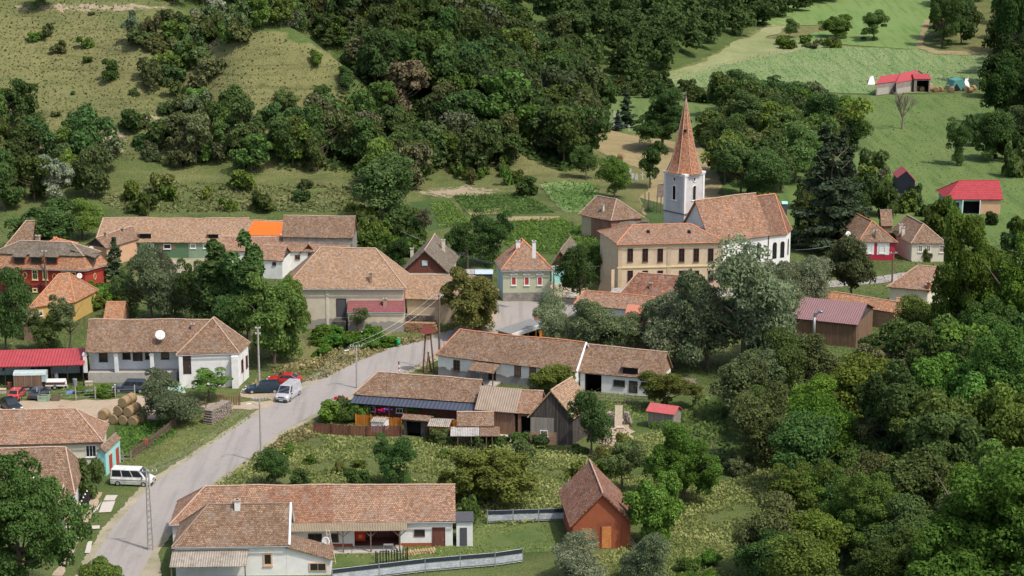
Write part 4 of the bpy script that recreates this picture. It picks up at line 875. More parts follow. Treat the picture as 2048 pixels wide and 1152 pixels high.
for k, t in ((0, .35), (0, .8), (1, .5), (2, .5)):
    a_ = Vector(wp[k]); b_ = Vector(wp[k+1]); e_ = (b_-a_).normalized(); n_ = Vector((e_.y, -e_.x)); c_ = a_.lerp(b_, t); p0 = c_-e_*.4+n_*.03; p1 = c_+e_*.4+n_*.03
    mb = MB(); mb.poly([(*p0, 2.3), (*p1, 2.3), (*p1, 4.6), (*(c_+e_*.25+n_*.03), 4.95), (*(c_-e_*.25+n_*.03), 4.95), (*p0, 4.6)], [tuple(range(6))]); mb.build('window', M['dark'], cwl)
# tower ----------------------------------------------------------------------
Yt = 329.5; tp = Vector(((1367.5-1024)/F*(Yt*CT-(10-H)*ST), Yt)); ht = zat(tp.x, Yt-2.5, 347); apex = zat(tp.x, Yt, 197); sd_ = 4.45; hs = sd_/2
t = empty('church_tower', (tp.x, tp.y, 0), R(45-3.5), 'weathered white church tower with arched openings and tall rusty tiled spire', 'tower')
zb = zat(tp.x, Yt-2.8, 427)
mb = MB(); mb.box(-hs, hs, -hs, hs, 0, ht); mb.build('shaft', M['tower'], t)
mb = MB(); mb.box(-hs-.12, hs+.12, -hs-.12, hs+.12, zb-.18, zb+.02); mb.build('string_course', plain('dark_ledge', (.2, .16, .16), .9), t)
for a, b in ((-1, -1), (1, -1), (1, 1), (-1, 1)): mb = MB(); mb.box(a*hs-.32*(a > 0)-.08*(a < 0), a*hs+.32*(a < 0)+.08*(a > 0), b*hs-.32*(b > 0)-.08*(b < 0), b*hs+.32*(b < 0)+.08*(b > 0), zb+.03, ht-.5); mb.build('corner_pilaster', M['white'], t)
mb = MB(); mb.box(-hs-.14, hs+.14, -hs-.14, hs+.14, ht-.5, ht-.3); mb.box(-hs-.2, hs+.2, -hs-.2, hs+.2, ht-.3, ht-.05); mb.build('cornice', M['white'], t)
def onface(k, x, z, d):                          # four faces of the tower
    a = k*math.pi/2; p = Vector((x, -hs-d)); c, s_ = math.cos(a), math.sin(a); return (p.x*c-p.y*s_, p.x*s_+p.y*c, z)
za = zat(tp.x, Yt-2.6, 402); zc = zat(tp.x, Yt-2.6, 373)
for k in range(4):
    ar = [(-.4, za)]+[(-.4*math.cos(math.pi*j/8), zc-.4+.4*math.sin(math.pi*j/8)) for j in range(9)]+[(.4, za)]
    mb = MB(); mb.poly([onface(k, x, z, .02) for x, z in ar], [tuple(range(len(ar)))]); w_ = mb.build('belfry_opening', M['dark'], t)
    mb = MB(); [mb.bar(onface(k, *ar[j], .05), onface(k, *ar[j+1], .05), .08, 4) for j in range(len(ar)-1)]; mb.bar(onface(k, -.6, za-.1, .06), onface(k, .6, za-.1, .06), .1, 4); mb.build('surround', M['white'], w_)
    mb = MB(); c_ = ht-1.1; [mb.bar(onface(k, .4*math.cos(2*math.pi*j/10), c_+.4*math.sin(2*math.pi*j/10), .06), onface(k, .4*math.cos(2*math.pi*(j+1)/10), c_+.4*math.sin(2*math.pi*(j+1)/10), .06), .06, 4) for j in range(10)]; r_ = mb.build('clock_ring', M['white'], t)
    mb = MB(); mb.poly([onface(k, x, z, .03) for x, z in ((-.12, c_-.22), (.12, c_-.22), (.12, c_+.15), (0, c_+.28), (-.12, c_+.15))], [(0, 1, 2, 3, 4)]); mb.build('slit', M['dark'], r_)
# spire: octagonal, flared foot, wavy eave
lv = [(ht-.1, 2.95, 4), (ht+.25, 2.75, 5), (ht+1.4, 2.3, 8), (ht+2.8, 1.92, 8), (ht+4.9, 1.42, 8), (apex-2.8, .62, 8), (apex, .05, 8)]
rings = []
for z, r_, n in lv:
    ring = []
    for j in range(8):
        a = math.pi/8+j*math.pi/4; mixq = {2.95: 1., 2.75: .8, 2.3: .15}.get(r_, 0); cs, sn = math.cos(a), math.sin(a); m_ = max(abs(cs), abs(sn)); sq = hs*1.27/m_ if mixq else 0
        rr = r_*(1-mixq)+sq*mixq*(r_/2.95 if mixq < 1 else 1); ring.append(Vector((rr*cs, rr*sn, z+(.12*math.sin(j*2.1) if r_ == 2.95 else 0))))
    rings.append(ring)
S_ = House.__new__(House); S_.root = t
fs = []
for k in range(len(rings)-1):
    for j in range(8): fs.append([rings[k][j], rings[k][(j+1) % 8], rings[k+1][(j+1) % 8], rings[k+1][j]])
S_.slab('spire', fs, M['t_spire'], .06, 0); mb = MB(); mb.bar((0, 0, apex-.2), (0, 0, apex+1.4), .05, 6, .02); mb.bar((0, 0, apex+.1), (0, 0, apex+.35), .12, 8); mb.build('finial', M['gutter'], t)
mb = MB()
for j in range(8):
    for k in range(len(rings)-1): mb.bar(rings[k][j]+Vector((0, 0, .03)), rings[k+1][j]+Vector((0, 0, .03)), .055, 5)
mb.build('hip_tiles', M['capp'], t)
mb = MB(); z_ = zat(tp.x, Yt-1, 262); mb.box(-.95, -.6, -.95, -.6, z_-.1, z_+.25); mb.build('spire_hatch', M['dark'], t)
# porch roof fragment left of tower
h = House('lych_roof', 'small dark shingled bell shelter just left of the church tower', 'shelter', (1314, 394), (1327, 392), 3.2, D=(1318, 385), ridge='x', zr=5.2, oh=.2); h.roof(M['t_dark'])
mb = MB(); [mb.bar((x, y, 0), (x, y, 3.3), .09, 5) for x in (.3, h.L-.3) for y in (.3, h.W-.3)]; mb.build('post', M['timber'], h.root)
# 18 yellow school
h = House('old_school', 'two-storey faded yellow building with dark windows in front of the church', 'building', (1233, 488), (1448, 483), 8.0, D=(1217, 477), rv=449, oh=.35, ov=.35)
dW = 9.5; dd = h.d.normalized(); 
h.d = dd*dW; h.W = dW; h.du = dd; q = h.toworld(V2((h.L/2, 0))+dd*dW/2); h.zr = zat(q.x, q.y, 449); o1 = .35
h.wc = [V2((o1, 0))+h.du*o1, V2((h.L-o1, 0))+h.du*o1, V2((h.L-o1, 0))+h.du*(h.W-o1), V2((o1, 0))+h.du*(h.W-o1)]
h.roof(M['t_pink'], hl=dW*.42, hr=dW*.38, cap=M['capo']); h.walls(M['yellow']); h.gutter(mat='capo')
for u in (1255, 1285, 1315, 1358, 1387, 1416): h.window('front', (u, 497, u+11, 523), 'brframe', 'dark', (1, 2), fw=.06)
for u in (1255, 1285, 1315, 1358, 1387, 1416): h.window('front', (u, 541, u+11, 562), 'brframe', 'dark', (1, 2), fw=.06)
Lf = h.frame('front')[3]; z_ = h.wall_px('front', 1340, 533)[1]; h.block('front', (-.1, Lf+.1, z_-.1, z_+.1), 'yframe', 0, .12, True, 'band'); h.block('front', (-.1, Lf+.1, 7.65, 7.9), 'yframe', 0, .16, True, 'cornice')
for u in (1240, 1338, 1442): q = h.wall_px('front', u, 520)[0]; h.block('front', (q-.3, q+.3, 0, 7.6), 'tanw', 0, .07, True, 'pilaster')
for u in (1297, 1379): p = h.roofpt(u, 466); mb = MB(); mb.box(p.x-.2, p.x+.2, p.y-.1, p.y+.6, p.z-.1, p.z+.35); mb.build('roof_vent', M['dark'], h.root)
SCH = h
mb_ = House('wall_stub', 'crumbling tan wall with rounded end left of the yellow school', 'wall', (1196, 560), (1236, 572), 3.4, W=2.2, oh=.01, zr=3.5); mb_.gables = []
def pyl(p0, p1, t): pass
mb = MB(); prof = [(0, 0), (0, 1.8), (.5, 3.0), (1.3, 3.9), (1.5, 4.2), (2.6, 4.6), (3.1, 5.6), (3.1, 0)]; n = len(prof)
mb.poly([(x, 0, z) for x, z in prof]+[(x, .6, z) for x, z in prof], [tuple(range(n)), tuple(range(2*n-1, n-1, -1))]+[(i, n+i, n+(i+1) % n, (i+1) % n) for i in range(n)]); mb.build('wall', M['tanw'], mb_.root)
# 19 - 20 roofs below the school
h = House('brown_roof_house', 'low house with dark brown tile roof and small chimney in front of the yellow school', 'house', (1238, 590), (1400, 600), 3.0, rv=548, pitch=38, oh=.3)
h.roof(M['t_red'], hl=h.W*.3, hr=0, cap=M['capp']); h.walls(M['creamp']); h.chimney(1302, 577, .8, .4, .4, 'brickch')
h = House('tin_lean_to', 'pale tin roofed lean-to in front of the dark brown roof', 'shed', (1216, 592), (1298, 599), 2.5, D=(1236, 575), zr=3.0, oh=.1, ridge='x'); h.roof(M['tinroof']); h.walls(M['grwood'])
h = House('pink_roof_house', 'low range with pinkish tile roof half hidden by the willows in the centre', 'house', (1147, 609), (1300, 624), 2.8, rv=587, pitch=34, oh=.3); h.roof(M['t_pink'], hl=.8, cap=M['capo']); h.walls(M['white'])
h = House('sheet_roof_shed', 'smooth pink roofed shed between the two willows', 'shed', (1246, 641), (1302, 645), 2.7, rv=610, pitch=30, oh=.2); h.roof(M['gardenpink'], sag=0); h.walls(M['creamp'])
h = House('shed', 'small tiled shed roof in front of the smooth pink roof', 'shed', (1268, 672), (1308, 676), 2.4, rv=645, pitch=34, oh=.2); h.roof(M['t_pink'], cap=M['capp']); h.walls(M['brickt'])
# 21 kiosk
h = House('kiosk', 'flat grey roofed roadside kiosk with white fascia and orange posts', 'kiosk', (1022, 668), (1090, 645), 2.6, D=(992, 662), zr=2.7, oh=.2); h.gables = []
h.slab('roof', [[Vector((0, 0, 2.6)), Vector((h.L, 0, 2.6)), Vector((h.L+h.d.x, h.d.y, 2.75)), Vector((h.d.x, h.d.y, 2.75))]], plain('grey_felt', (.22, .22, .21), .9), .12)
h.block('front', (0, h.frame('front')[3], 2.0, 2.62), 'wframe', .2, .3, True, 'fascia')
for q in np.linspace(.1, h.frame('front')[3]-.1, 5): post(h, q, 0, 2.1, .08, 'orwood', .15)
h.walls(M['orwood'], [(.8, h.frame('front')[3]-.8, .4, 2.0, 1.0, M['dark'])])
h = House('brick_hut', 'tiny brick hut behind the kiosk', 'hut', (1066, 630), (1088, 630), 1.8, W=1.6, zr=2.4, oh=.15); h.roof(M['t_pink']); h.walls(M['brickt'])
# 23 white long house centre
h = House('white_farmhouse', 'long white farmhouse with mottled tile roof, orange ridge and small porch by the road', 'house', (870, 710), (1153, 744), 2.9, rv=670, pitch=42, oh=.3)
h.roof(M['t_tan'] if False else M['t_brown'], hl=h.W*.32, hr=0, cap=M['capo']); h.walls(M['whiteb']); h.bargeboard(); WL = h
h.window('front', (907, 720, 920, 741), 'brframe', mull=(1, 2)); h.window('front', (957, 733, 970, 745), 'wframe'); h.window('front', (1029, 731, 1042, 752), 'brframe', 'shbrown', (1, 1)); h.window('front', (1059, 735, 1072, 754), 'brframe', 'shbrown', (1, 1))
h.door('front', (978, 736, 991, 760), 'dark'); q0 = h.wall_px('front', 950, 730)[0]; q1 = h.wall_px('front', 1001, 735)[0]
leanto(h, 'front', q0, q1, 2.75, 2.3, .75, M['t_brown'], 'porch_roof', .1); [post(h, q, 0, 2.05, .06, dep=2.2) for q in (q0+.15, (q0+q1)/2, q1-.15)]; h.block('front', (q0, q1, -.05, .2), 'concrete', 0, 2.2, True, 'porch_step')
h = House('white_stable', 'white stable with open bay, roof hatch and tan brick gable joined to the long farmhouse', 'stable', (1156, 744), (1322, 760), 2.5, rv=697, pitch=43, oh=.25)
h.roof(M['t_brown'], cap=M['capp']); s0 = h.wall_px('front', 1170, 765)[0]; s1 = h.wall_px('front', 1203, 765)[0]
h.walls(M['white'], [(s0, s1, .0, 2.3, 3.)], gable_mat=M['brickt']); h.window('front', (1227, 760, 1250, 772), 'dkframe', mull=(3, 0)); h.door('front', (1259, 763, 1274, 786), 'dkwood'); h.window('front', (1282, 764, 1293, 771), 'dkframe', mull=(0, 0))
h.dormer(1261, 748, 2.0, .95, mat=M['t_brown'])
g = House('ruined_wall', 'pale stone wall end right of the white stable', 'wall', (1335, 764), (1388, 768), 1.6, W=2.5, zr=1.9, oh=.1); g.roof(M['t_grey']); g.walls(M['stone'])
# 24 middle farm
h = House('blue_awning_house', 'farmhouse with reddish tile roof and slate blue awning beside the road', 'house', (706, 789), (955, 806), 3.1, rv=750, pitch=43, oh=.3)
h.roof(M['t_brown'], hl=h.W*.5, hr=0, cap=M['capp']); h.walls(M['redwood'])
leanto(h, 'front', -.2, h.frame('front')[3]+.1, 3.05, 1.9, .55, M['bluesheet'], 'awning', off=-.1)
for u in (742, 757, 786, 820, 930): post(h, h.wall_px('front', u, 820)[0], 0, 2.5, .06, 'brframe', 1.7)
h.window('front', (740, 812, 752, 823), 'wframe'); h.window('front', (792, 816, 806, 826), 'wframe')
BA = h
h = House('barn', 'brown timber barn with grey-brown sheet roof between the awning house and black barn', 'barn', (949, 819), (1032, 826), 3.0, rv=774, pitch=38, oh=.3)
h.roof(M['greyroof'], sag=.02); h.walls(M['brwood']); h.block('front', (0, h.frame('front')[3]*.45, 1.5, 2.8), 'orwood', 0, .05, True, 'orange_boards')
h = House('shed', 'small open shed with pale tile roof leaning on the black barn', 'shed', (1032, 826), (1078, 829), 2.9, rv=781, pitch=38, oh=.2)
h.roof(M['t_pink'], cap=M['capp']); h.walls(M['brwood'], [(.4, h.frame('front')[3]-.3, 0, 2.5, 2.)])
h = House('black_barn', 'black weathered plank barn with steep tan tile roof and brick footing', 'barn', (1054, 834), (1148, 838), 3.4, D=(1098, 806), ridge='y', rv=781, oh=.3)
h.roof(M['t_tan'], cap=M['capp'], sag=.06); h.walls(M['dkwood']); h.block('front', (0, h.frame('front')[3]*.62, -.1, 1.5), 'brickt', 0, .08, True, 'brick_footing'); h.block('front', (0, h.frame('front')[3]*.55, 1.5, 3.3), 'grwood', 0, .06, True, 'grey_boards')
q = h.rect('front', 1080, 862, 1096, 874); h.window('front', (q[0], q[1], q[2]+.1, q[3]+.1), 'wframe', local=True, mull=(0, 0), proud=.14); 
# 28 row of small sheds
h = House('hutch', 'white hutch with corrugated grey lid behind the brown board fence', 'hutch', (740, 843), (768, 845), 1.3, D=(752, 833), zr=1.5, oh=.1); h.roof(M['asbestos'], sag=0, thick=.05); h.walls(M['white'])
h = House('shed', 'dark timber shed with tiled roof behind the right end of the board fence', 'shed', (802, 838), (858, 843), 2.1, D=(812, 828), zr=2.5, oh=.25); h.roof(M['t_brown'], sag=.03); h.walls(M['dkwood'], [(.4, 2.2, .0, 1.8, 1.)])
h = House('shed', 'orange board shed with corrugated grey roof in the middle of the shed row', 'shed', (854, 852), (898, 854), 2.0, D=(866, 836), zr=2.4, oh=.2); h.roof(M['asbestos'], sag=0, thick=.05); h.walls(M['orwood'])
h = House('shed', 'low tile roofed hen house with corrugated porch at the right end of the shed row', 'shed', (913, 853), (988, 853), 2.2, rv=824, pitch=36, oh=.2); h.roof(M['t_brown'], cap=M['capp'], sag=.05); h.walls(M['brickt']); 
leanto(h, 'front', -.9, h.frame('front')[3]*.62, 2.1, 2.2, .45, M['tinroof'], 'porch_roof', .04); leanto(h, 'front', h.frame('front')[3]*.63, h.frame('front')[3]+.9, 2.1, 2.2, .45, M['t_brown'], 'porch_tiles', .06)
for q in (.0, 1.6, 3.4, h.frame('front')[3]): post(h, q, 0, 1.65, .05, dep=2.1)
# 30 red barn
h = House('red_barn', 'rust red plastered barn with steep dark mottled tile roof at the bottom right', 'barn', (1139, 1053), (1270, 1049), 2.7, D=(1116, 984), ridge='y', rv=986, oh=.4)
h.roof(M['t_red'], cap=M['capp'], sag=.05, thick=.16); h.walls(M['rust']); RB = h
ob = plain('orange_ply', (.58, .23, .07), .8, .25)
q = h.rect('front', 1163, 1056, 1182, 1095); h.block('front', (q[0], q[1], .05, 2.3), ob, .01, .05, True, 'door'); q = h.rect('front', 1204, 1056, 1223, 1095); h.block('front', (q[0], q[1], .05, 2.4), ob, .01, .05, True, 'door')
for u in (1183, 1202, 1224, 1244): q = h.wall_px('front', u, 1075)[0]; h.block('front', (q-.04, q+.04, .05, 2.5), 'rust', .0, .08, True, 'batten')
# 31 right hand houses
h = House('crimson_house', 'small crimson and white house with brown pyramid roof on the right side street', 'house', (1717, 484), (1796, 485), 3.1, D=(1672, 462), ridge='y', rv=None, pitch=46, oh=.3)
q = h.toworld(V2((h.L/2, 0))+h.du*h.L*.4); h.zr = zat(q.x, q.y, 441); h.roof(M['t_brown'], hf=h.L*.4, cap=M['capo']); h.walls(M['shcrim']); h.block('front', (0, h.frame('front')[3], .0, .9), 'shcrim', 0, .05, True, 'plinth')
Lf = h.frame('front')[3]; h.block('front', (-.02, Lf*.84, .95, 3.0), 'wframe', 0, .03, True, 'white_panel'); h.block('front', (Lf*.42, Lf*.5, .95, 2.9), 'shcrim', .03, .06, True, 'crimson_panel')
for k in (.2, .56): h.window('front', (Lf*k, Lf*k+1., 1.2, 2.6), 'wframe', local=True, proud=.1)
make_dish(wpt(h, (-1.6, 1, 4.2)), .9, (.3, -1, .3), label='white satellite dish beside the crimson house', pole=3.)
h = House('cream_cottage', 'cream cottage with steep brown roof right of the crimson house', 'house', (1822, 487), (1894, 487), 3.1, D=(1777, 464), ridge='y', rv=None, pitch=46, oh=.3)
q = h.toworld(V2((h.L/2, 0))+h.du*h.L*.4); h.zr = zat(q.x, q.y, 446); h.roof(M['t_brown'], hf=h.L*.4, cap=M['capp']); h.walls(M['creamp'])
for u in (1836, 1852): h.window('front', (u, 491, u+9, 504), 'wframe', 'shbrown')
h.window('front', (1879, 491, 1889, 505), 'wframe', 'shbrown'); h.chimney(1801, 463, 1.2, .55, .55, 'creamp', fi=0); h.chimney(1806, 469, 1.2, .5, .5, 'creamp', fi=0)
g = House('cottage_wing', 'low cream side wing of the cottage behind the street hedge', 'wing', (1893, 488), (1926, 488), 2.6, W=4, zr=3.3, oh=.15); g.roof(M['t_brown']); g.walls(M['creamp'])
h = House('shed', 'little dark brown shed between the crimson and cream houses', 'shed', (1762, 452), (1786, 452), 2.2, D=(1756, 436), ridge='x', zr=4.3, oh=.2); h.roof(M['t_brown'], cap=M['capd']); h.walls(M['brwood'])
h = House('hip_roof_house', 'cream house with mottled red tile roof below the right side street', 'house', (1773, 573), (1858, 581), 3.0, C_=(1908, 560), rv=531, oh=.35)
h.roof(M['t_pink'], hl=h.L*.42, hr=h.L*.1, cap=M['capp'], sag=.06); h.walls(M['creamp']); h.chimney(1857, 576, .9, .4, .5, 'rust')
h = House('workshop', 'workshop with maroon ribbed metal roof and bent silver flue among the right trees', 'workshop', (1583, 636), (1716, 650), 3.4, rv=600, pitch=20, oh=.3); h.roof(M['maroonsheet'], sag=0, thick=.08); h.walls(M['brwood'], gable_mat=M['dkwood'])
a_ = h.wall_px('front', 1631, 650)[0]; mb = MB(); p = Vector(h.fp('front', a_, 0, .7)); mb.tube([p+Vector((0, 0, .2)), p+Vector((0, 0, 4.0)), p+Vector((.15, 0, 4.5)), p+Vector((.6, .1, 4.8)), p+Vector((1.1, .2, 4.8))], [.2]*5, 8); mb.build('flue_pipe', M['gutter'], h.root, True)
h = House('long_shed', 'long low shed with reddish tile roof behind the maroon metal workshop', 'shed', (1640, 602), (1790, 625), 2.6, rv=592, pitch=34, oh=.2); h.roof(M['t_orange'], cap=M['capp']); h.walls(M['brickt'])
h = House('shed', 'short tile roofed shed at the right end of the long low shed', 'shed', (1790, 624), (1845, 627), 2.4, rv=597, pitch=32, oh=.2); h.roof(M['t_orange'], cap=M['capp']); h.walls(M['brickt'])
h = House('red_roof_house', 'turquoise house with bright red metal roof and veranda on the right lawn', 'house', (1891, 399), (2007, 399), 2.8, W=8.2, rv=361, oh=.4)
h.roof(M['t_redmetal'], hl=h.W*.4, hr=0, sag=0, cap=M['capr']); s0 = h.wall_px('front', 1925, 405)[0]; s1 = h.wall_px('front', 1962, 405)[0]
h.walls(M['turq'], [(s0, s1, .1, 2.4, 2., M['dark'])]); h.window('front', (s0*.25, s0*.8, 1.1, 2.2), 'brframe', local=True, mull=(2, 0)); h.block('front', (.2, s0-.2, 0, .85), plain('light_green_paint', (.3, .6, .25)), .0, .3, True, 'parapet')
for q in (s0, s1-.2): post(h, q, 0, 2.7, .08, 'wframe', .3)
h.block('front', (s1, h.frame('front')[3], 0, 2.6), 'peach', 0, .04, True, 'peach_wall')
for u0 in (0, 1): pass
h = House('dark_shed', 'tall dark shed with red roof above the red roofed house', 'shed', (1794, 356), (1833, 362), 5.0, D=(1784, 346), ridge='y', rv=341, oh=.25) ; h.roof(M['redflat'], sag=0); h.walls(M['greyp'])
h = House('turquoise_shed', 'tiny turquoise garden shed behind the church', 'shed', (1564, 408), (1576, 408), 2.2, W=1.8, zr=2.6, oh=.1); h.roof(M['turq']); h.walls(M['greyp'])
h = House('old_barn', 'steep tiled barn with swept roof at the far left behind the walnut tree', 'barn', (7, 497), (64, 497), 2.4, rv=441, pitch=52, oh=.4); h.roof(M['t_brown'], hl=3.2, hr=0, cap=M['capp'], sag=.08); h.walls(M['dkwood'])
h = House('red_roof_shed', 'small plank shed with pink-red sheet roof by the firewood yard', 'shed', (1291, 822), (1349, 830), 2.2, D=(1310, 812), ridge='x', zr=3.0, oh=.25); h.roof(M['redflat'], sag=0, thick=.06); h.walls(M['grwood'])
h = House('stone_hut', 'ruined low stone hut roof between the steep cottage and sage green house', 'hut', (915, 548), (948, 548), 2.2, D=(935, 538), zr=2.4, oh=.1); h.roof(M['tinroof'], sag=0); h.walls(M['dkwood'])
h = House('tin_lean_to', 'pale blue tin lean-to left of the sage green house', 'shed', (950, 548), (986, 548), 2.3, W=3., zr=2.5, oh=.1); h.roof(plain('pale_blue_tin', (.5, .6, .72), .5), sag=0, thick=.06); h.walls(M['dkwood'])
# far farm
h = House('cattle_shed', 'grey plank cattle shed with crimson roof in the far field, left half', 'shed', (1751, 168), (1791, 163), 3.0, D=(1770, 156), zr=4.2, oh=.2); h.roof(M['redflat'] if False else M['redsheet'], sag=0); h.walls(M['grwood']); h.block('front', (.3, h.frame('front')[3]*.7, .2, 1.8), 'tinroof' if False else 'concrete', 0, .08, True, 'sheet_panel')
h = House('cattle_shed', 'higher plank cattle shed with crimson roof and open hay bay in the far field', 'shed', (1791, 166), (1826, 160), 3.0, D=(1812, 152), zr=4.6, oh=.2); h.roof(M['redsheet'], sag=0); h.walls(M['grwood']); h.block('front', (.3, h.frame('front')[3]*.9, .2, 1.5), 'concrete', 0, .08, True, 'sheet_panel')
h = House('hay_shelter', 'open fronted hay shelter with red roof edge beside the far cattle sheds', 'shed', (1828, 158), (1862, 158), 3.4, W=5, zr=4.3, oh=.15); h.roof(M['redsheet'], sag=0); h.walls(M['grwood'], [(.6, h.frame('front')[3]-.3, 0, 3.0, 3.5)])
# ---------------------------------------------------------------- vegetation
def leaf_quads(P0, Nn, size, r, asp=.75, tri=False):
    """one small leaf-clump quad per point, facing roughly along Nn"""
    n = len(P0); rv = r.normal(size=(n, 3)); T1 = np.cross(Nn, rv); T1 /= np.linalg.norm(T1, axis=1)[:, None]+1e-9; T2 = np.cross(Nn, T1)
    s = (size*r.uniform(.6, 1.35, n))[:, None]; a = T1*s*.5; b = T2*s*.5*asp
    bend = Nn*s*r.uniform(-.25, .1, n)[:, None]
    Vv = np.stack([P0-a-b*.6+bend, P0+a*.9-b, P0+a+b*.7+bend, P0-a*.8+b], 1).reshape(-1, 3)
    return Vv, np.arange(4*n).reshape(-1, 4)
def crown_pts(r, n_cl, n_leaf, rx, rz, zc, clr=(.28, .45), shape='round', shell=(.45, .9), droop=0.):
    """leaf positions and normals for a crown of clumps, unit metres"""
    Ps, Ns, Rn = [], [], []; lobes = []
    for _ in range(6):
        a_ = r.uniform(0, 6.28); q_ = r.uniform(.2, .58); lobes.append((q_*math.cos(a_), q_*math.sin(a_), r.uniform(-.62, .6)*(1-q_*.35), r.uniform(.4, .6)))
    for k in range(n_cl):
        d = r.normal(size=3); d /= np.linalg.norm(d)
        if shape != 'ball' and d[2] < -.8: d[2] *= -.6
        rad = r.uniform(*shell)
        c = d*rad*np.array([rx, rx, rz]); c[2] += zc
        if shape == 'round':
            lb = lobes[k % 6]; c = np.array([(lb[0]+d[0]*rad*lb[3])*rx, (lb[1]+d[1]*rad*lb[3])*rx, zc+(lb[2]+d[2]*rad*lb[3])*rz])
        if shape == 'cone': 
            t = (k+.5)/n_cl; c = np.array([0, 0, 0.]); an = r.uniform(0, 2*math.pi); R_ = rx*(1-t)**.85*r.uniform(.1, .95); c[:] = (R_*math.cos(an), R_*math.sin(an), zc-rz+2*rz*t)
        if shape == 'column': c[0] *= .8; c[1] *= .8
        cr = r.uniform(*clr)*rx*(1 if shape != 'cone' else (1.25-t*.95)); m = int(n_leaf*r.uniform(.7, 1.3))
        q = r.normal(size=(m, 3)); q /= np.linalg.norm(q, axis=1)[:, None]; q[:, 2] = np.where(q[:, 2] < -.55, -q[:, 2], q[:, 2])
        rr = r.uniform(.72, 1.08, m)[:, None]; el = np.array([1, 1, .78 if shape != 'column' else 1.5])
        if shape == 'cone': el = np.array([1, 1, .35])
        p = c+q*rr*cr*el
        if droop: p[:, 2] -= droop*(np.hypot(p[:, 0], p[:, 1])/rx)**2*rz
        nn = q*.8+r.normal(size=(m, 3))*.55+np.array([0, 0, .35]); nn /= np.linalg.norm(nn, axis=1)[:, None]
        Ps.append(p); Ns.append(nn); Rn.append(np.clip(r.uniform(-.18, .18)+r.beta(2, 2, m), 0, 1))
    return np.vstack(Ps), np.vstack(Ns), np.concatenate(Rn)
LEAF = {'dark': leafm('leaf_dark', (.098, .145, .05)), 'mid': leafm('leaf_mid', (.14, .21, .05)), 'yellow': leafm('leaf_yellow_green', (.19, .21, .06)),
        'willow': leafm('leaf_silver_green', (.27, .31, .2), (.52, .56, .4)), 'olive': leafm('leaf_olive', (.135, .16, .072)), 'spruce': leafm('needle', (.055, .08, .045), transl=.1),
        'bright': leafm('leaf_bright', (.14, .25, .05)), 'brown': leafm('dry_twigs', (.13, .13, .075), transl=.1), 'blue': leafm('blue_needle', (.12, .17, .16))}
BARK = plain('bark', (.13, .1, .075), .95, .3)
PROTO = {}
def trunk_mesh(key, r, h, rad, spread, zt):
    mb = MB(); b = Vector((0, 0, -.3)); top = Vector((r.uniform(-.2, .2), r.uniform(-.2, .2), zt)); mid = b.lerp(top, .5)+Vector((r.uniform(-.15, .15), r.uniform(-.15, .15), 0))
    mb.tube([b, mid, top], [rad, rad*.75, rad*.45], 6)
    for k in range(12):
        a = r.uniform(0, 6.28); s = mid.lerp(top, r.uniform(0, .95)); sp_ = spread*r.uniform(.45, .82); e = s+Vector((math.cos(a)*sp_, math.sin(a)*sp_, h*r.uniform(.08, .3))); m_ = s.lerp(e, .5)+Vector((0, 0, -.15)); mb.tube([s, m_, e], [rad*.4, rad*.25, rad*.1], 5)
    me = bpy.data.meshes.new(key+'_trunk'); me.from_pydata(mb.v, [], mb.f); me.materials.append(BARK); return me
SPEC = {  # shape, clumps, leaves/clump, leaf size, rx, rz, zc, height; crown radius 4 m, total height ~9
    'broad': ('round', 56, 270, .21, 4, 4.5, 4.2), 'near': ('round', 80, 330, .24, 4, 4.5, 4.2), 'huge': ('round', 170, 380, .125, 4, 4.4, 4.1), 'far': ('round', 38, 95, .42, 4, 4.5, 4.0), 'loose': ('round', 30, 150, .28, 4, 3.9, 4.6), 'stand': ('round', 30, 260, .3, 4, 3.5, 5.2),
    'column': ('column', 34, 230, .3, 2.3, 4.7, 4.9), 'willow': ('round', 95, 300, .2, 4, 4.5, 4.2), 'cone': ('cone', 80, 170, .34, 2.6, 5.2, 5.6), 'shrub': ('round', 24, 170, .22, 2, 1.25, 1.05), 'farshrub': ('round', 18, 75, .34, 2, 1.25, 1.0)}
CROWN = {}; EXT = {}
def get_proto(kind, leaf, var):
    k = (kind, leaf, var)
    if k in PROTO: return PROTO[k]
    ck = (kind, var); sh, nc, nl, ls, rx, rz, zc = SPEC[kind]
    r = np.random.default_rng(zlib_seed(kind)+var*13)
    if ck not in CROWN:
        shell = (.35, .95) if kind != 'loose' else (.4, 1.05)
        p, n, rn = crown_pts(r, nc, nl, rx, rz, zc, (.15, .31) if kind in ('near', 'willow') else (.09, .2) if kind == 'huge' else (.17, .33) if kind != 'loose' else (.14, .27), sh, shell, droop=.12 if kind == 'willow' else 0.)
        if kind == 'willow': n[:, 2] *= .4; n /= np.linalg.norm(n, axis=1)[:, None]
        CROWN[ck] = (p, n, rn, ls)
    p, n, rn, ls = CROWN[ck]
    Vv, Fq_ = leaf_quads(p, n, ls, np.random.default_rng(5+var), .55 if kind in ('willow', 'cone') else .75)
    if ck not in EXT: EXT[ck] = (float(np.percentile(np.hypot(p[:, 0], p[:, 1]), 97)), float(np.percentile(p[:, 2], 99)))
    me = npmesh(f'{leaf}_{kind}_crown', Vv, Fq_, LEAF[leaf], {'rnd': ('FACE', rn)})
    rt = random.Random(var*7+len(kind)); tr = trunk_mesh(kind, rt, 8, .2 if kind != 'cone' else .17, rx, zc+(0 if kind != 'cone' else 3)) if 'shrub' not in kind else None
    PROTO[k] = (me, tr); return PROTO[k]
def zlib_seed(s): return sum(ord(c)*(i+3) for i, c in enumerate(s)) % 1000
cnt = {'t': 0}
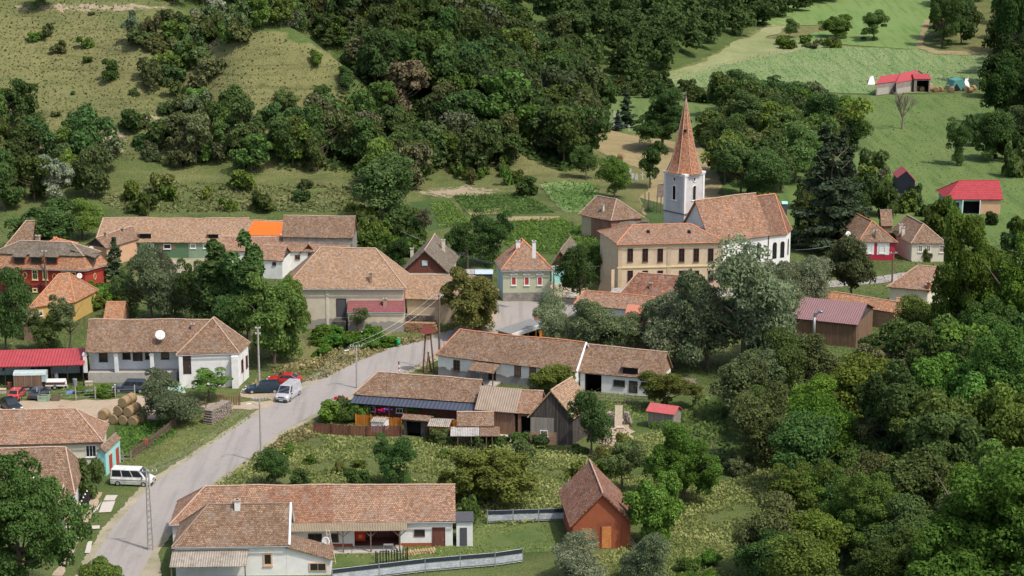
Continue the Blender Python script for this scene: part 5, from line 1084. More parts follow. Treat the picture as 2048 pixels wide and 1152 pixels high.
def plant(p, wid, hei, kind='broad', leaf='dark', name='tree', label=None, cat='tree', group=None, col=(1, 1, 1), var=None, rnd=random):
    """stand a tree or shrub of the given crown width and height (metres) on the ground"""
    v = rnd.randrange(3) if var is None else var; me, tr = get_proto(kind, leaf, v); sh, nc, nl, ls, rx, rz, zc = SPEC[kind]
    ex_, tz_ = EXT[(kind, v)]; sx = wid/(2*ex_); sz = hei/tz_; rz_ = rnd.uniform(0, 6.28); j = rnd.uniform(.9, 1.1)
    if tr is None:
        o = bpy.data.objects.new(name, me); C.objects.link(o); o.location = p; o.scale = (sx*j, sx/j, sz); o.rotation_euler = (0, 0, rz_); o.color = (*col, 1); tag(o, label, cat, group); return o
    e = empty(name, p, rz_, label, cat, group); e.scale = (sx*j, sx/j, sz); e.rotation_euler = (rnd.uniform(-.04, .04), rnd.uniform(-.04, .04), rz_)
    c = bpy.data.objects.new('crown', me); C.objects.link(c); c.parent = e; c.color = (*col, 1)
    t = bpy.data.objects.new('trunk', tr); C.objects.link(t); t.parent = e; return e
def tree(u, vb, w_, h_, kind, leaf, label, name='tree', cat='tree', col=(1, 1, 1), var=None, group=None):
    p = T(u, vb); s = F/(p.y*CT-(p.z-H)*ST); return plant(p, w_/s, h_/s/.95, kind, leaf, name, label, cat, group, col, var)
TREES = [
 # u, base v, width, height px, kind, leaf, label, col
 (40, 1215, 250, 300, 'huge', 'dark', 'big dense dark green tree filling the bottom left corner', 'tree', (.85, 1.0, .8)),
 (215, 1225, 120, 105, 'near', 'mid', 'tree top poking up beside the road at the bottom edge', 'tree', (1, 1, 1)),
 (182, 992, 66, 68, 'shrub', 'dark', 'dark rounded bush between the white van and the low tiled roof', 'shrub', (1, 1, .9)),
 (160, 905, 30, 42, 'shrub', 'mid', 'green climber against the wall of the turquoise gate house', 'shrub', (1, 1.1, 1)),
 (12, 712, 100, 165, 'broad', 'dark', 'tall dark tree at the left edge below the red mansard house', 'tree', (.75, .9, .8)),
 (92, 705, 80, 80, 'broad', 'dark', 'dark tree directly behind the red sheet roof', 'tree', (1, 1, .9)),
 (140, 702, 90, 105, 'loose', 'olive', 'olive green tree just left of the veranda house roof', 'tree', (1, 1.05, 1)),
 (232, 578, 44, 100, 'cone', 'spruce', 'small dark conifer between the red mansard house and peach cottage', 'conifer', (1.5, 1.5, 1.3)),
 (262, 640, 70, 95, 'broad', 'dark', 'dark tree left of the silver leaved trees behind the veranda house', 'tree', (1, 1, 1)),
 (305, 655, 120, 150, 'willow', 'willow', 'silvery green tree above the ridge of the veranda house', 'tree', (.5, .56, .42)),
 (352, 640, 90, 130, 'willow', 'willow', 'silvery olive tree with orange blossom beside the poplars', 'tree', (.5, .52, .45)),
 (395, 660, 80, 140, 'broad', 'dark', 'dark tree at the left foot of the poplars', 'tree', (.9, 1, .95)),
 (435, 680, 90, 190, 'column', 'dark', 'left of two tall dark poplars behind the white corner building', 'poplar', (.8, .95, .85)),
 (497, 685, 95, 205, 'column', 'dark', 'right of two tall dark poplars behind the white corner building', 'poplar', (.85, 1, .9)),
 (465, 700, 90, 110, 'broad', 'dark', 'dark tree at the foot between the two poplars', 'tree', (.75, .9, .8)),
 (548, 728, 130, 165, 'near', 'mid', 'full green tree right of the poplars above the parked cars', 'tree', (.85, .85, .9)),
 (592, 705, 80, 145, 'near', 'mid', 'green tree against the left wall of the big hipped hall', 'tree', (1, 1.05, .9)),
 (604, 640, 90, 85, 'willow', 'willow', 'grey green willow top at the left corner of the big hipped hall', 'tree', (.6, .6, .55)),
 (95, 500, 130, 90, 'near', 'dark', 'broad dark walnut tree behind the red mansard house', 'tree', (.8, .95, .85)),
 (165, 478, 90, 72, 'broad', 'mid', 'bright green tree just right of the broad dark walnut', 'tree', (1.1, 1.1, 1)),
 (715, 668, 40, 50, 'loose', 'olive', 'thin young tree in front of the maroon tiled hall wing', 'tree', (1, 1.1, 1)),
 (940, 668, 125, 118, 'near', 'yellow', 'large yellow-green walnut tree at the road bend beside the plaza', 'tree', (.8, .74, .8)),
 (935, 540, 80, 90, 'broad', 'dark', 'dark tree behind the steep timber cottage, left of its neighbour', 'tree', (.7, .85, .75)),
 (985, 530, 80, 105, 'broad', 'dark', 'taller dark tree left of the sage green house chimney', 'tree', (.65, .8, .7)),
 (772, 445, 130, 125, 'broad', 'dark', 'large grey-green tree at the hill foot above the big stone barn', 'tree', (1.1, 1.25, 1.2)),
 (1057, 392, 50, 36, 'shrub', 'dark', 'round dark bush at the top edge of the potato plot', 'shrub', (.7, .8, .7)),
 (850, 480, 36, 60, 'loose', 'brown', 'half bare fruit tree in the bean plot', 'tree', (.8, .8, .8)),
 (798, 532, 50, 52, 'broad', 'dark', 'round dark tree left of the steep timber cottage', 'tree', (.6, .8, .7)),
 (1160, 612, 90, 115, 'broad', 'dark', 'very dark tree between the maroon cottage and the yellow school', 'tree', (.6, .7, .6)),
 (1192, 560, 60, 75, 'broad', 'dark', 'dark tree against the left wall of the yellow school', 'tree', (.8, .9, .7)),
 (1108, 702, 90, 112, 'willow', 'willow', 'pale willow beside the kiosk roof', 'willow', (.75, .82, .65)),
 (1205, 712, 130, 108, 'willow', 'willow', 'rounded green willow in front of the low pinkish tile roof', 'willow', (.62, .72, .5)),
 (1345, 735, 175, 145, 'willow', 'willow', 'wide silvery willow left of the tallest one in the centre', 'willow', (.72, .78, .62)),
 (1487, 745, 215, 245, 'willow', 'willow', 'tallest and widest silvery willow in front of the church nave', 'willow', (.68, .75, .6)),
 (1415, 740, 150, 185, 'willow', 'willow', 'darker willow filling the gap left of the tallest willow', 'willow', (.5, .56, .42)),
 (1545, 640, 130, 118, 'willow', 'willow', 'willow hiding the foot of the church nave wall', 'willow', (.7, .76, .6)),
 (1560, 715, 120, 140, 'willow', 'willow', 'willow right of the tallest one with a darker crown', 'willow', (.6, .66, .5)),
 (1290, 700, 90, 95, 'willow', 'willow', 'small willow between the rounded green one and the wide silvery one', 'willow', (.6, .68, .5)),
 (1600, 640, 110, 115, 'willow', 'willow', 'silvery willow right of the tallest one below the chancel', 'willow', (.8, .84, .72)),
 (1652, 600, 60, 90, 'loose', 'willow', 'small pale willow left of the olive dark tree', 'willow', (.8, .85, .75)),
 (1702, 612, 115, 132, 'near', 'olive', 'dark olive tree beside the grey side street', 'tree', (.62, .62, .6)),
 (1655, 500, 130, 235, 'cone', 'spruce', 'huge dark spruce right of the church', 'spruce', (1.0, 1.0, 1.0)),
 (1690, 485, 100, 215, 'cone', 'spruce', 'second dark spruce joined to the huge spruce right of the church', 'spruce', (1.1, 1.1, 1.05)),
 (1455, 352, 110, 110, 'broad', 'dark', 'dark leafy tree immediately right of the church spire', 'tree', (.8, .85, .8)),
 (1480, 392, 120, 95, 'near', 'dark', 'grey-green tree just above the church nave ridge', 'tree', (1.1, 1.2, 1.1)),
 (1535, 400, 80, 90, 'broad', 'dark', 'dark tree above the chancel roof', 'tree', (.9, 1, .95)),
 (1590, 365, 110, 110, 'broad', 'dark', 'pale grey-green tree between the chancel and the spruces', 'tree', (1.3, 1.45, 1.3)),
 (1520, 290, 120, 100, 'broad', 'dark', 'dark brown-green tree high behind the nave', 'tree', (.85, .85, .85)),
 (1600, 250, 120, 80, 'broad', 'dark', 'dark tree in the grove behind the church, right part', 'tree', (.8, .95, .85)),
 (1470, 225, 90, 78, 'broad', 'dark', 'dark tree in the grove behind the church, top left', 'tree', (.75, .85, .8)),
 (1525, 208, 80, 55, 'broad', 'dark', 'dark tree at the top edge of the grove behind the church', 'tree', (.75, .85, .8)),
 (1715, 300, 60, 60, 'broad', 'dark', 'dark round tree at the right end of the grove by the pasture', 'tree', (.7, .85, .8)),
 (1660, 290, 110, 95, 'broad', 'dark', 'dark tree behind the spruce tops', 'tree', (.8, .95, .9)),
 (1325, 302, 115, 115, 'huge', 'dark', 'big dark oak left of the church spire beside the graveyard', 'tree', (.65, .75, .65)),
 (1252, 255, 44, 78, 'cone', 'spruce', 'dark conifer at the back of the graveyard', 'conifer', (1, 1.1, 1)),
 (1236, 262, 22, 40, 'cone', 'blue', 'small blue spruce among the gravestones', 'conifer', (1, 1, 1)),
 (1300, 376, 62, 88, 'stand', 'dark', 'small dark standing tree left of the tower in the mown field', 'tree', (.6, .7, .6)),
 (1228, 397, 62, 78, 'broad', 'mid', 'bright green round tree below the upper gravestones', 'tree', (.8, .95, .8)),
 (1172, 360, 60, 66, 'broad', 'dark', 'dark tree at the foot of the wooded spur by the mown field', 'tree', (.9, 1, .9)),
 (1916, 330, 52, 88, 'broad', 'dark', 'dark upright tree above the red roofed house', 'tree', (.7, .85, .7)),
 (1985, 322, 80, 95, 'broad', 'dark', 'dark tree at the right edge above the red roofed house', 'tree', (.8, .95, .8)),
 (2030, 300, 80, 80, 'broad', 'olive', 'olive tree in the corner above the red roofed house', 'tree', (.8, .9, .8)),
 (1748, 80, 66, 52, 'near', 'dark', 'lone dark tree in the green slope meadow', 'tree', (1, 1.1, .9)),
 (1672, 75, 58, 42, 'near', 'mid', 'round tree left of the lone dark tree in the slope meadow', 'tree', (.9, .95, .9)),
 (1578, 75, 40, 34, 'broad', 'dark', 'small round tree at the left edge of the slope meadow', 'tree', (1, 1.1, .9)),
 (1365, 1005, 150, 160, 'huge', 'mid', 'dense rounded green tree above the grassy gap right of the red barn', 'tree', (.72, .95, .75)),
 (1308, 1092, 110, 140, 'near', 'mid', 'rounded tree touching the right side of the red barn', 'tree', (.9, 1, .8)),
 (1182, 915, 88, 125, 'broad', 'dark', 'green tree covering the right side of the black barn', 'tree', (.95, 1.15, 1.1)),
 (1245, 985, 90, 95, 'loose', 'olive', 'loose olive tree behind the red barn ridge', 'tree', (1, 1.1, .9)),
 (985, 1010, 160, 108, 'near', 'yellow', 'wide yellow-green tree in the weedy meadow', 'tree', (.78, .84, .7)),
 (915, 1000, 80, 55, 'shrub', 'yellow', 'yellow-green bush left of the wide meadow tree', 'shrub', (.8, .85, .7)),
 (787, 975, 84, 102, 'broad', 'dark', 'dark upright tree in the middle of the weedy meadow', 'tree', (.75, .95, .8)),
 (548, 974, 64, 72, 'broad', 'dark', 'dark cone shaped bush above the left end of the long roof', 'tree', (.75, .95, .8)),
 (604, 975, 40, 34, 'shrub', 'dark', 'low bush right of the cone shaped bush above the long roof', 'shrub', (.9, 1, .9)),
 (716, 975, 60, 38, 'shrub', 'dark', 'low wide bush in front of the dark upright meadow tree', 'shrub', (.85, 1, .8)),
 (932, 1052, 56, 62, 'shrub', 'mid', 'round bush at the right gable of the long white house', 'shrub', (.8, .85, .9)),
 (1100, 788, 92, 56, 'near', 'yellow', 'round bright yellow-green tree before the white farmhouse', 'tree', (.85, .95, .75)),
 (1330, 822, 100, 72, 'near', 'yellow', 'yellow-green tree at the right end of the white stable', 'tree', (.75, .8, .7)),
 (1390, 815, 70, 52, 'loose', 'yellow', 'thinner yellow-green tree right of the stable tree', 'tree', (.7, .75, .65)),
 (343, 852, 118, 100, 'willow', 'willow', 'round grey-green willow bush right of the hay bales', 'willow', (.48, .54, .42)),
 (418, 802, 95, 55, 'loose', 'bright', 'small fruit tree in front of the white corner wall', 'tree', (.8, .85, .9)),
 (1165, 1165, 130, 95, 'willow', 'willow', 'silver leaved shrub in front of the red barn', 'shrub', (.8, .85, .74)),
 (1290, 1170, 110, 110, 'willow', 'willow', 'silver leaved shrub at the bottom right of the red barn', 'shrub', (.62, .72, .54)),
 (1950, 1260, 330, 350, 'huge', 'bright', 'big fresh green tree filling the bottom right corner', 'tree', (.62, .66, .6)),
 (1740, 1130, 190, 170, 'huge', 'mid', 'green tree left of the big bottom right tree', 'tree', (.8, .85, .8)),
 (1530, 1175, 120, 115, 'broad', 'dark', 'dark upright bushy tree at the bottom edge right of the grassy gap', 'tree', (.8, 1, .85)),
 (1640, 1060, 150, 110, 'near', 'mid', 'green tree in the orchard thicket just above the bottom right clearing', 'tree', (.8, .9, .7)),
 (2020, 960, 230, 290, 'huge', 'dark', 'big dark tree on the right edge above the fresh green corner tree', 'tree', (.95, 1.2, .8)),
 (1960, 745, 170, 300, 'huge', 'mid', 'tall tree with light tips at the right edge beside the mottled roof house', 'tree', (.8, .85, .65)),
 (2040, 760, 170, 300, 'huge', 'mid', 'light tipped tree cut by the right edge level with the cream cottage', 'tree', (.85, .9, .6)),
 (1950, 850, 170, 230, 'huge', 'dark', 'dark tree left of the tallest right edge tree', 'tree', (.85, 1.05, .75)),
 (1800, 815, 150, 170, 'near', 'dark', 'dark tree below the maroon metal workshop', 'tree', (.95, 1, .85)),
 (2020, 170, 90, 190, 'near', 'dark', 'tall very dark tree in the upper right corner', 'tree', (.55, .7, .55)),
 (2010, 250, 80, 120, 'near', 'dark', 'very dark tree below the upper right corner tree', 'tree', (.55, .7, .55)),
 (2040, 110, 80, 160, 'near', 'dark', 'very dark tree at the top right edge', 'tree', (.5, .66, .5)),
 (265, 88, 34, 62, 'column', 'willow', 'pale slender tree alone on the grassy hillside', 'tree', (.55, .65, .55)),
 (84, 22, 56, 60, 'broad', 'dark', 'tree cut by the top edge on the left hillside', 'tree', (1.1, 1.2, 1.1)),
 (219, 162, 36, 40, 'shrub', 'dark', 'single round shrub on the open hillside', 'shrub', (.9, 1, .8)),
 (575, 232, 56, 52, 'broad', 'olive', 'olive shrub tree under the bare knoll', 'tree', (1, 1.1, .8)),
 (636, 132, 30, 30, 'shrub', 'mid', 'small bush on the bare knoll slope', 'shrub', (.9, .9, .8)),
 (688, 182, 40, 46, 'broad', 'dark', 'dark bush at the right foot of the bare knoll', 'shrub', (.9, 1.1, 1)),
 (1883, 95, 60, 100, 'near', 'dark', 'tree at the left edge of the dark top right wood beside the field track', 'tree', (.95, 1.1, .9)),
]
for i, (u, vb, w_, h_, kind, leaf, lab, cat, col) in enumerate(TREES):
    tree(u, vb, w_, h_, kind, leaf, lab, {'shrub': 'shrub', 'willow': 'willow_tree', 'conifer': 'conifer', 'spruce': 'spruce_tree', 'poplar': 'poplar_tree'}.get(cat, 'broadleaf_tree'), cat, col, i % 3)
def scatter(poly, spacing, seed, excl=(), zone=None, jit=.5, minv=-400):
    """world points whose ground position falls in a picture polygon"""
    r = np.random.default_rng(seed); q = [T(u, max(v, -330)) for u, v in poly]; x0, x1 = min(p.x for p in q)-30, max(p.x for p in q)+30; y0, y1 = min(p.y for p in q)-30, max(p.y for p in q)+90
    gx, gy = np.meshgrid(np.arange(x0, x1, spacing), np.arange(y0, y1, spacing)); gx = gx.ravel()+r.uniform(-jit, jit, gx.size)*spacing; gy = gy.ravel()+r.uniform(-jit, jit, gy.size)*spacing
    z = hgt(gx, gy); u, v = proj(gx, gy, z); k = inpoly(u, v, poly)
    for e in excl: k &= ~inpoly(u, v, e)
    return np.stack([gx[k], gy[k], z[k]], 1), u[k], v[k]
def wood(poly, spacing, seed, sizes, mix, label, group, name='broadleaf_tree', cat='tree', excl=(), kind='far', colr=(.75, 1.15), hr=(1.0, 1.3)):
    pts, u, v = scatter(poly, spacing, seed, excl); r = random.Random(seed)
    for p in pts:
        lf = r.choices([m[0] for m in mix], [m[1] for m in mix])[0]; w_ = r.uniform(*sizes); k = r.uniform(*colr); g_ = r.uniform(.95, 1.1)
        plant(Vector(p)-Vector((0, 0, .2)), w_, w_*r.uniform(*hr), kind, lf, name, label, cat, group, (k*r.uniform(.84, 1.16), k*g_, k*r.uniform(.8, 1.05)), rnd=r)
    return len(pts)
MIX = [('dark', 6), ('olive', 1.6), ('mid', 1.2), ('brown', .35)]
FOR = [(455, -60), (470, 20), (530, 40), (590, 10), (640, 60), (705, 128), (745, 200), (800, 280), (880, 300), (960, 290), (1010, 285), (1075, 330), (1130, 345), (1178, 330), (1195, 250), (1152, 192), (1160, 150), (1000, 60), (700, -60)]
n = wood(FOR, 6.0, 11, (8, 12), MIX, 'dark broadleaf tree in the dense wood covering the hill spur above the gardens', 'trees of the dark wood on the spur', 'forest_tree', colr=(.6, .85)); print('forest', n)  # colr lowered: cloud shade over the spur is put into the leaf colour
NEARF = [(560, 300), (640, 220), (705, 160), (760, 220), (850, 300), (960, 300), (1010, 300), (1040, 330), (960, 352), (880, 330), (820, 390), (730, 410), (700, 345), (560, 345)]
n = wood(NEARF, 4.3, 12, (5, 8.5), MIX+[('brown', .2)], 'grey-green tree in the thicket under the bare knoll at the hill foot', 'thicket trees at the hill foot', 'thicket_tree', colr=(.75, 1.1)); print('thicket', n)
n = wood([(300, 345), (310, 300), (380, 290), (460, 262), (560, 262), (600, 300), (560, 348)], 5.0, 13, (5, 8), MIX, 'broadleaf tree in the belt between the grassy hillside and the upper meadow', 'tree belt above the upper meadow', colr=(.8, 1.2)); print('belt', n)
n = wood([(-40, 230), (30, 225), (110, 290), (240, 262), (238, 282), (170, 310), (240, 360), (200, 400), (120, 418), (60, 425), (-40, 420)], 5.4, 14, (5, 9), MIX+[('willow', 1.2)], 'tree in the mixed copse on the left edge of the hillside', 'trees of the left copse', 'copse_tree', colr=(.7, 1.05)); print('copse', n)
n = wood([(290, 70), (350, 30), (470, 30), (530, 60), (470, 100), (460, 150), (400, 180), (420, 250), (560, 240), (540, 262), (430, 268), (380, 250), (300, 210), (290, 150), (345, 120), (260, 110)], 4.1, 15, (3.5, 7), [('dark', 3), ('olive', 4), ('mid', 1), ('willow', .5)], 'hawthorn shrub in the thorny band across the middle of the hillside', 'hillside thorn shrubs', 'shrub', 'shrub', kind='farshrub', colr=(.75, 1.2), hr=(.6, .85)); print('thorn', n)
n = wood([(35, 95), (60, 75), (150, 60), (190, 72), (180, 95), (130, 115), (60, 108)], 4.6, 16, (3, 4.6), [('olive', 3), ('mid', 2)], 'low shrub in the patch on the upper left hillside', 'shrub patch on the upper left hillside', 'shrub', 'shrub', kind='farshrub', hr=(.6, .8)); print(n)
n = wood([(190, 390), (300, 372), (560, 368), (700, 380), (800, 430), (760, 500), (720, 470), (700, 425), (520, 425), (250, 425)], 7.5, 17, (2.5, 5.5), [('mid', 3), ('dark', 2), ('yellow', .5)], 'bush on the rough meadow behind the long tiled roofs', 'bushes on the upper meadow', 'shrub', 'shrub', kind='farshrub', colr=(.7, 1.0), hr=(.6, .9)); print(n)
n = wood([(240, 250), (330, 215), (420, 260), (560, 262), (690, 200), (700, 300), (560, 320), (300, 330)], 4.3, 118, (3, 6), [('dark', 3), ('olive', 3), ('mid', 1)], 'bush scattered on the lower slope under the thorny band', 'bushes on the lower hillside', 'shrub', 'shrub', kind='farshrub', colr=(.75, 1.05), hr=(.65, .95)); print(n)
n = wood([(345, -60), (345, 18), (440, 50), (545, 60), (620, 90), (703, 136), (760, 165), (760, -60)], 5.2, 119, (4.5, 7), MIX, 'bush tree behind the crest of the bare knoll', 'trees behind the knoll', 'thicket_tree', 'tree', colr=(.7, 1.)); print(n)
n = wood([(0, 40), (240, 20), (260, 160), (300, 250), (120, 250), (0, 200)], 11, 18, (1.2, 2.4), [('olive', 1), ('dark', 1)], 'small dark scrub dot on the dry hillside', 'scrub dots on the hillside', 'shrub', 'shrub', kind='farshrub', hr=(.5, .7)); print(n)
n = wood([(900, 300), (1000, 310), (1030, 370), (960, 378), (900, 345)], 3.3, 19, (1.8, 3.2), [('mid', 2), ('olive', 1)], 'young fruit tree on the bare slope above the gardens', 'young trees on the bare slope', kind='farshrub', name='shrub', cat='shrub', colr=(.7, 1.0), hr=(.9, 1.2)); print(n)
n = wood([(1730, 340), (1790, 380), (1830, 420), (1780, 440), (1700, 430), (1730, 380)], 4.2, 20, (3, 5.5), MIX+[('yellow', .6)], 'bush in the overgrown garden between the spruces and the dark shed', 'overgrown garden bushes', 'shrub', 'shrub', kind='farshrub', hr=(.8, 1.1)); print(n)
n = wood([(1420, 235), (1500, 215), (1610, 250), (1690, 275), (1720, 300), (1640, 320), (1600, 390), (1470, 392), (1420, 350)], 6.4, 121, (6.5, 9.5), MIX, 'tree in the dense grove between the church and the pasture', 'trees of the grove behind the church', 'grove_tree', colr=(.72, 1.15), kind='far'); print('grove', n)
n = wood([(1600, 420), (1720, 410), (1760, 440), (1700, 500), (1610, 520)], 5.5, 21, (4, 6.5), [('dark', 1)], 'dark tree under the spruces beside the church', 'dark trees under the spruces', colr=(.55, .8), kind='far'); print(n)
n = wood([(1850, 430), (2000, 470), (2048, 440), (2100, 470), (2100, 520), (1930, 500), (1870, 480)], 6.0, 22, (3, 5), [('mid', 1), ('dark', 1)], 'orchard bush on the lawn below the red roofed house', 'orchard bushes', 'shrub', 'shrub', kind='farshrub', colr=(.6, .9)); print(n)
n = wood([(1935, 280), (1990, 340), (2100, 400), (2100, 300), (2000, 300)], 6, 23, (3, 6), [('dark', 2), ('mid', 1), ('yellow', .4)], 'bush on the bank at the right edge above the red roofed house', 'bank bushes at the right edge', 'shrub', 'shrub', kind='farshrub', colr=(.7, 1.)); print(n)
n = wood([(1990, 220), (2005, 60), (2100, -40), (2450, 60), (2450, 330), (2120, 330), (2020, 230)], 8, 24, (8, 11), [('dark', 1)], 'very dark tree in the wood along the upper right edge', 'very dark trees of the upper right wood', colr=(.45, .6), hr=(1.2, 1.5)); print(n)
n = wood([(1860, 92), (1880, 30), (1880, -20), (1960, -30), (1980, 40), (1960, 30), (1925, 92), (1900, 98)], 8, 25, (7, 10), MIX, 'tree in the small wood at the top right beside the slope meadow', 'trees of the top right wood', colr=(.7, 1.)); print(n)
n = wood([(1750, 485), (1830, 520), (1900, 530), (1900, 518), (1815, 508), (1800, 515)], 2.6, 26, (2.4, 3.4), [('dark', 1), ('mid', .6)], 'clipped section of the green hedge along the side street', 'side street hedge bushes', 'shrub', 'shrub', kind='farshrub', colr=(.6, .8)); print(n)
ORCH = [(1350, 850), (1400, 800), (1560, 800), (1620, 745), (1760, 725), (1840, 700), (1900, 720), (2060, 700), (2420, 700), (2450, 1300), (1560, 1260), (1520, 1150), (1510, 1070), (1590, 1000), (1570, 950), (1450, 915), (1420, 890), (1380, 870)]
n = wood(ORCH, 6.4, 27, (5.5, 8.5), [('dark', 3), ('olive', 2.2), ('mid', 4), ('bright', 1.0), ('brown', .3)], 'old fruit tree in the overgrown orchard filling the lower right', 'overgrown orchard trees', 'fruit_tree', colr=(.7, 1.05), kind='broad', hr=(1.0, 1.35), excl=[[(1540, 680), (1800, 670), (1830, 770), (1560, 800)], [(1280, 800), (1390, 820), (1390, 885), (1290, 880)]]); print('orchard', n) #=(.7, 1.05), kind='broad', hr=(.85, 1.15)); print('orchard', n)
n = wood([(1400, 900), (1500, 950), (1480, 1000), (1420, 960), (1390, 940)], 3.2, 28, (2.5, 4.0), [('mid', 2), ('olive', 1)], 'low bush at the upper edge of the grassy gap', 'bushes edging the grassy gap', 'shrub', 'shrub', kind='shrub', colr=(.8, 1.1), hr=(.6, .9)); print(n)
n = wood([(1060, 905), (1200, 925), (1280, 870), (1330, 900), (1280, 960), (1110, 960), (1040, 930)], 4.0, 29, (2.2, 4.2), [('mid', 2), ('yellow', 1), ('olive', 1.4)], 'weedy bush in the rough ground behind the red barn', 'weedy bushes behind the red barn', 'shrub', 'shrub', kind='shrub', colr=(.75, 1.05), hr=(.6, .95)); print(n)
n = wood([(880, 880), (1180, 895), (1180, 910), (860, 890)], 2.4, 30, (1.8, 3.0), [('dark', 2), ('mid', 1)], 'dark weed bush along the back of the shed row', 'weed bushes behind the sheds', 'shrub', 'shrub', kind='shrub', colr=(.85, 1.1), hr=(.55, .8)); print(n)
n = wood([(630, 690), (640, 668), (760, 672), (790, 695), (720, 700), (640, 712)], 2.3, 31, (2.6, 3.8), [('bright', 1)], 'bright green bramble below the big hipped hall', 'brambles below the hall', 'shrub', 'shrub', kind='shrub', colr=(.6, .75), hr=(.45, .6)); print(n)
n = wood([(632, 838), (660, 820), (700, 815), (742, 838), (742, 850), (640, 852)], 1.9, 32, (2, 3.2), [('dark', 1), ('olive', 1), ('bright', 1)], 'garden bush inside the brown board fence', 'garden bushes behind the board fence', 'shrub', 'shrub', kind='shrub', colr=(.8, 1.1), hr=(.7, 1.)); print(n)
n = wood([(150, 595), (228, 592), (232, 618), (165, 622)], 2.2, 33, (2.6, 3.4), [('bright', 1), ('yellow', .6)], 'light green vine bush right of the orange pyramid roof', 'vine bushes by the pyramid roof', 'shrub', 'shrub', kind='shrub', colr=(.7, .9), hr=(.8, 1.)); print(n)
n = wood([(808, 834), (912, 838), (915, 848), (806, 844)], 1.5, 34, (2.2, 2.8), [('bright', 1)], 'bright vine on the pergola below the blue awning', 'pergola vines', 'shrub', 'shrub', kind='shrub', colr=(.95, 1.1), hr=(1.05, 1.2)); print(n)
n = wood([(160, 788), (240, 786), (240, 794), (160, 796)], 1.8, 35, (2, 2.6), [('mid', 1)], 'vine bush along the fence of the veranda house yard', 'vine bushes at the yard fence', 'shrub', 'shrub', kind='shrub', colr=(.8, 1), hr=(.5, .7)); print(n)
n = wood([(1385, 1130), (1460, 1120), (1470, 1200), (1360, 1200), (1330, 1170)], 2.6, 36, (2, 3.2), [('bright', 1), ('mid', 1)], 'leafy bush at the bottom edge below the grassy gap', 'leafy bushes at the bottom edge', 'shrub', 'shrub', kind='shrub', colr=(.6, .8), hr=(.4, .6)); print(n)
n = wood([(440, 860), (620, 868), (700, 905), (520, 960), (440, 975)], 12, 37, (1.4, 2.2), [('mid', 1)], 'small weed bush in the meadow beside the road', 'weed bushes beside the road', 'shrub', 'shrub', kind='shrub', colr=(.8, 1), hr=(.5, .8)); print(n)
n = wood([(700, 880), (1000, 895), (1100, 980), (1050, 1040), (800, 960), (650, 960)], 7, 38, (1.4, 3.), [('mid', 1), ('yellow', 1)], 'weed bush in the meadow behind the shed row', 'weed bushes in the meadow', 'shrub', 'shrub', kind='shrub', colr=(.7, .95), hr=(.5, .8)); print(n)
n = wood([(1180, 170), (1290, 165), (1400, 185), (1440, 200), (1400, 212), (1240, 190)], 5.0, 39, (4, 6), [('dark', 1)], 'dark hedge bush along the top of the graveyard', 'hedge bushes above the graveyard', 'shrub', 'shrub', kind='farshrub', colr=(.6, .8), hr=(.5, .7)); print(n)
n = wood([(1560, 85), (1700, 88), (1690, 100), (1570, 98)], 4.5, 40, (3, 5), [('mid', 1), ('olive', 1)], 'low scrub on the bank under the slope meadow', 'bank scrub under the slope meadow', 'shrub', 'shrub', kind='farshrub', colr=(.8, 1.), hr=(.4, .6)); print(n)
n = wood([(720, 440), (830, 430), (845, 520), (760, 540), (715, 505)], 4.2, 122, (2.5, 5), [('mid', 2), ('dark', 3), ('yellow', .6)], 'bush in the overgrown slope left of the steep timber cottage', 'bushes left of the steep cottage', 'shrub', 'shrub', kind='farshrub', colr=(.65, .95), hr=(.7, 1.)); print(n)
n = wood([(1560, 740), (1640, 725), (1800, 725), (1800, 770), (1600, 790)], 4.5, 123, (3.5, 5.0), [('mid', 2), ('dark', 1)], 'bushy young tree in front of the maroon metal workshop', 'young trees by the workshop', 'broadleaf_tree', 'tree', kind='broad', colr=(.75, .95), hr=(.8, 1.)); print(n)
n = wood([(1835, 400), (1870, 420), (2040, 430), (2060, 380), (2030, 350), (2040, 470), (1850, 460)], 9, 124, (2, 3.5), [('dark', 2), ('mid', 1)], 'small fruit bush on the lawn around the red roofed house', 'fruit bushes around the red roofed house', 'shrub', 'shrub', kind='farshrub', colr=(.6, .8), hr=(.8, 1.)); print(n)
n = wood([(1740, 880), (1860, 840), (1920, 780), (2350, 760), (2350, 1180), (1900, 1180), (1740, 980)], 9.0, 125, (8.5, 12), [('dark', 3), ('mid', 2)], 'tall leafy tree rising above the orchard on the lower right', 'tall trees of the lower right', 'broadleaf_tree', 'tree', kind='near', colr=(.75, 1.0), hr=(1.15, 1.4)); print(n)
# the far wood behind, one mass
pts, u, v = scatter([(660, -330), (1000, 60), (1150, 150), (1160, 190), (1290, 162), (1388, 126), (1440, 95), (1490, 68), (1570, 34), (1750, -16), (1900, -120), (1900, -330)], 7.6, 41)
r = np.random.default_rng(3); VV, FF, RN = [], [], []; base = 0
print('far wood', len(pts))
crs = []
for k in range(4):
    p, nn, rn = crown_pts(np.random.default_rng(50+k), 20, 60, 4, 3.9, 4.3, (.22, .38)); crs.append(leaf_quads(p, nn, .66, np.random.default_rng(k), .75)+(rn,))
for i, p in enumerate(pts):
    if proj(*p)[1] < -120: continue
    Vq, Fq2, rn = crs[i % 4]; s = r.uniform(1.0, 1.45); a = r.uniform(0, 6.28); c, q = math.cos(a), math.sin(a)
    W_ = np.stack([(Vq[:, 0]*c-Vq[:, 1]*q)*s+p[0], (Vq[:, 0]*q+Vq[:, 1]*c)*s+p[1], Vq[:, 2]*s*r.uniform(.9, 1.25)+p[2]-.5], 1)
    VV.append(W_); FF.append(Fq2+base); base += len(Vq); RN.append(np.clip(rn*.6+r.uniform(-.1, .4), 0, 1))
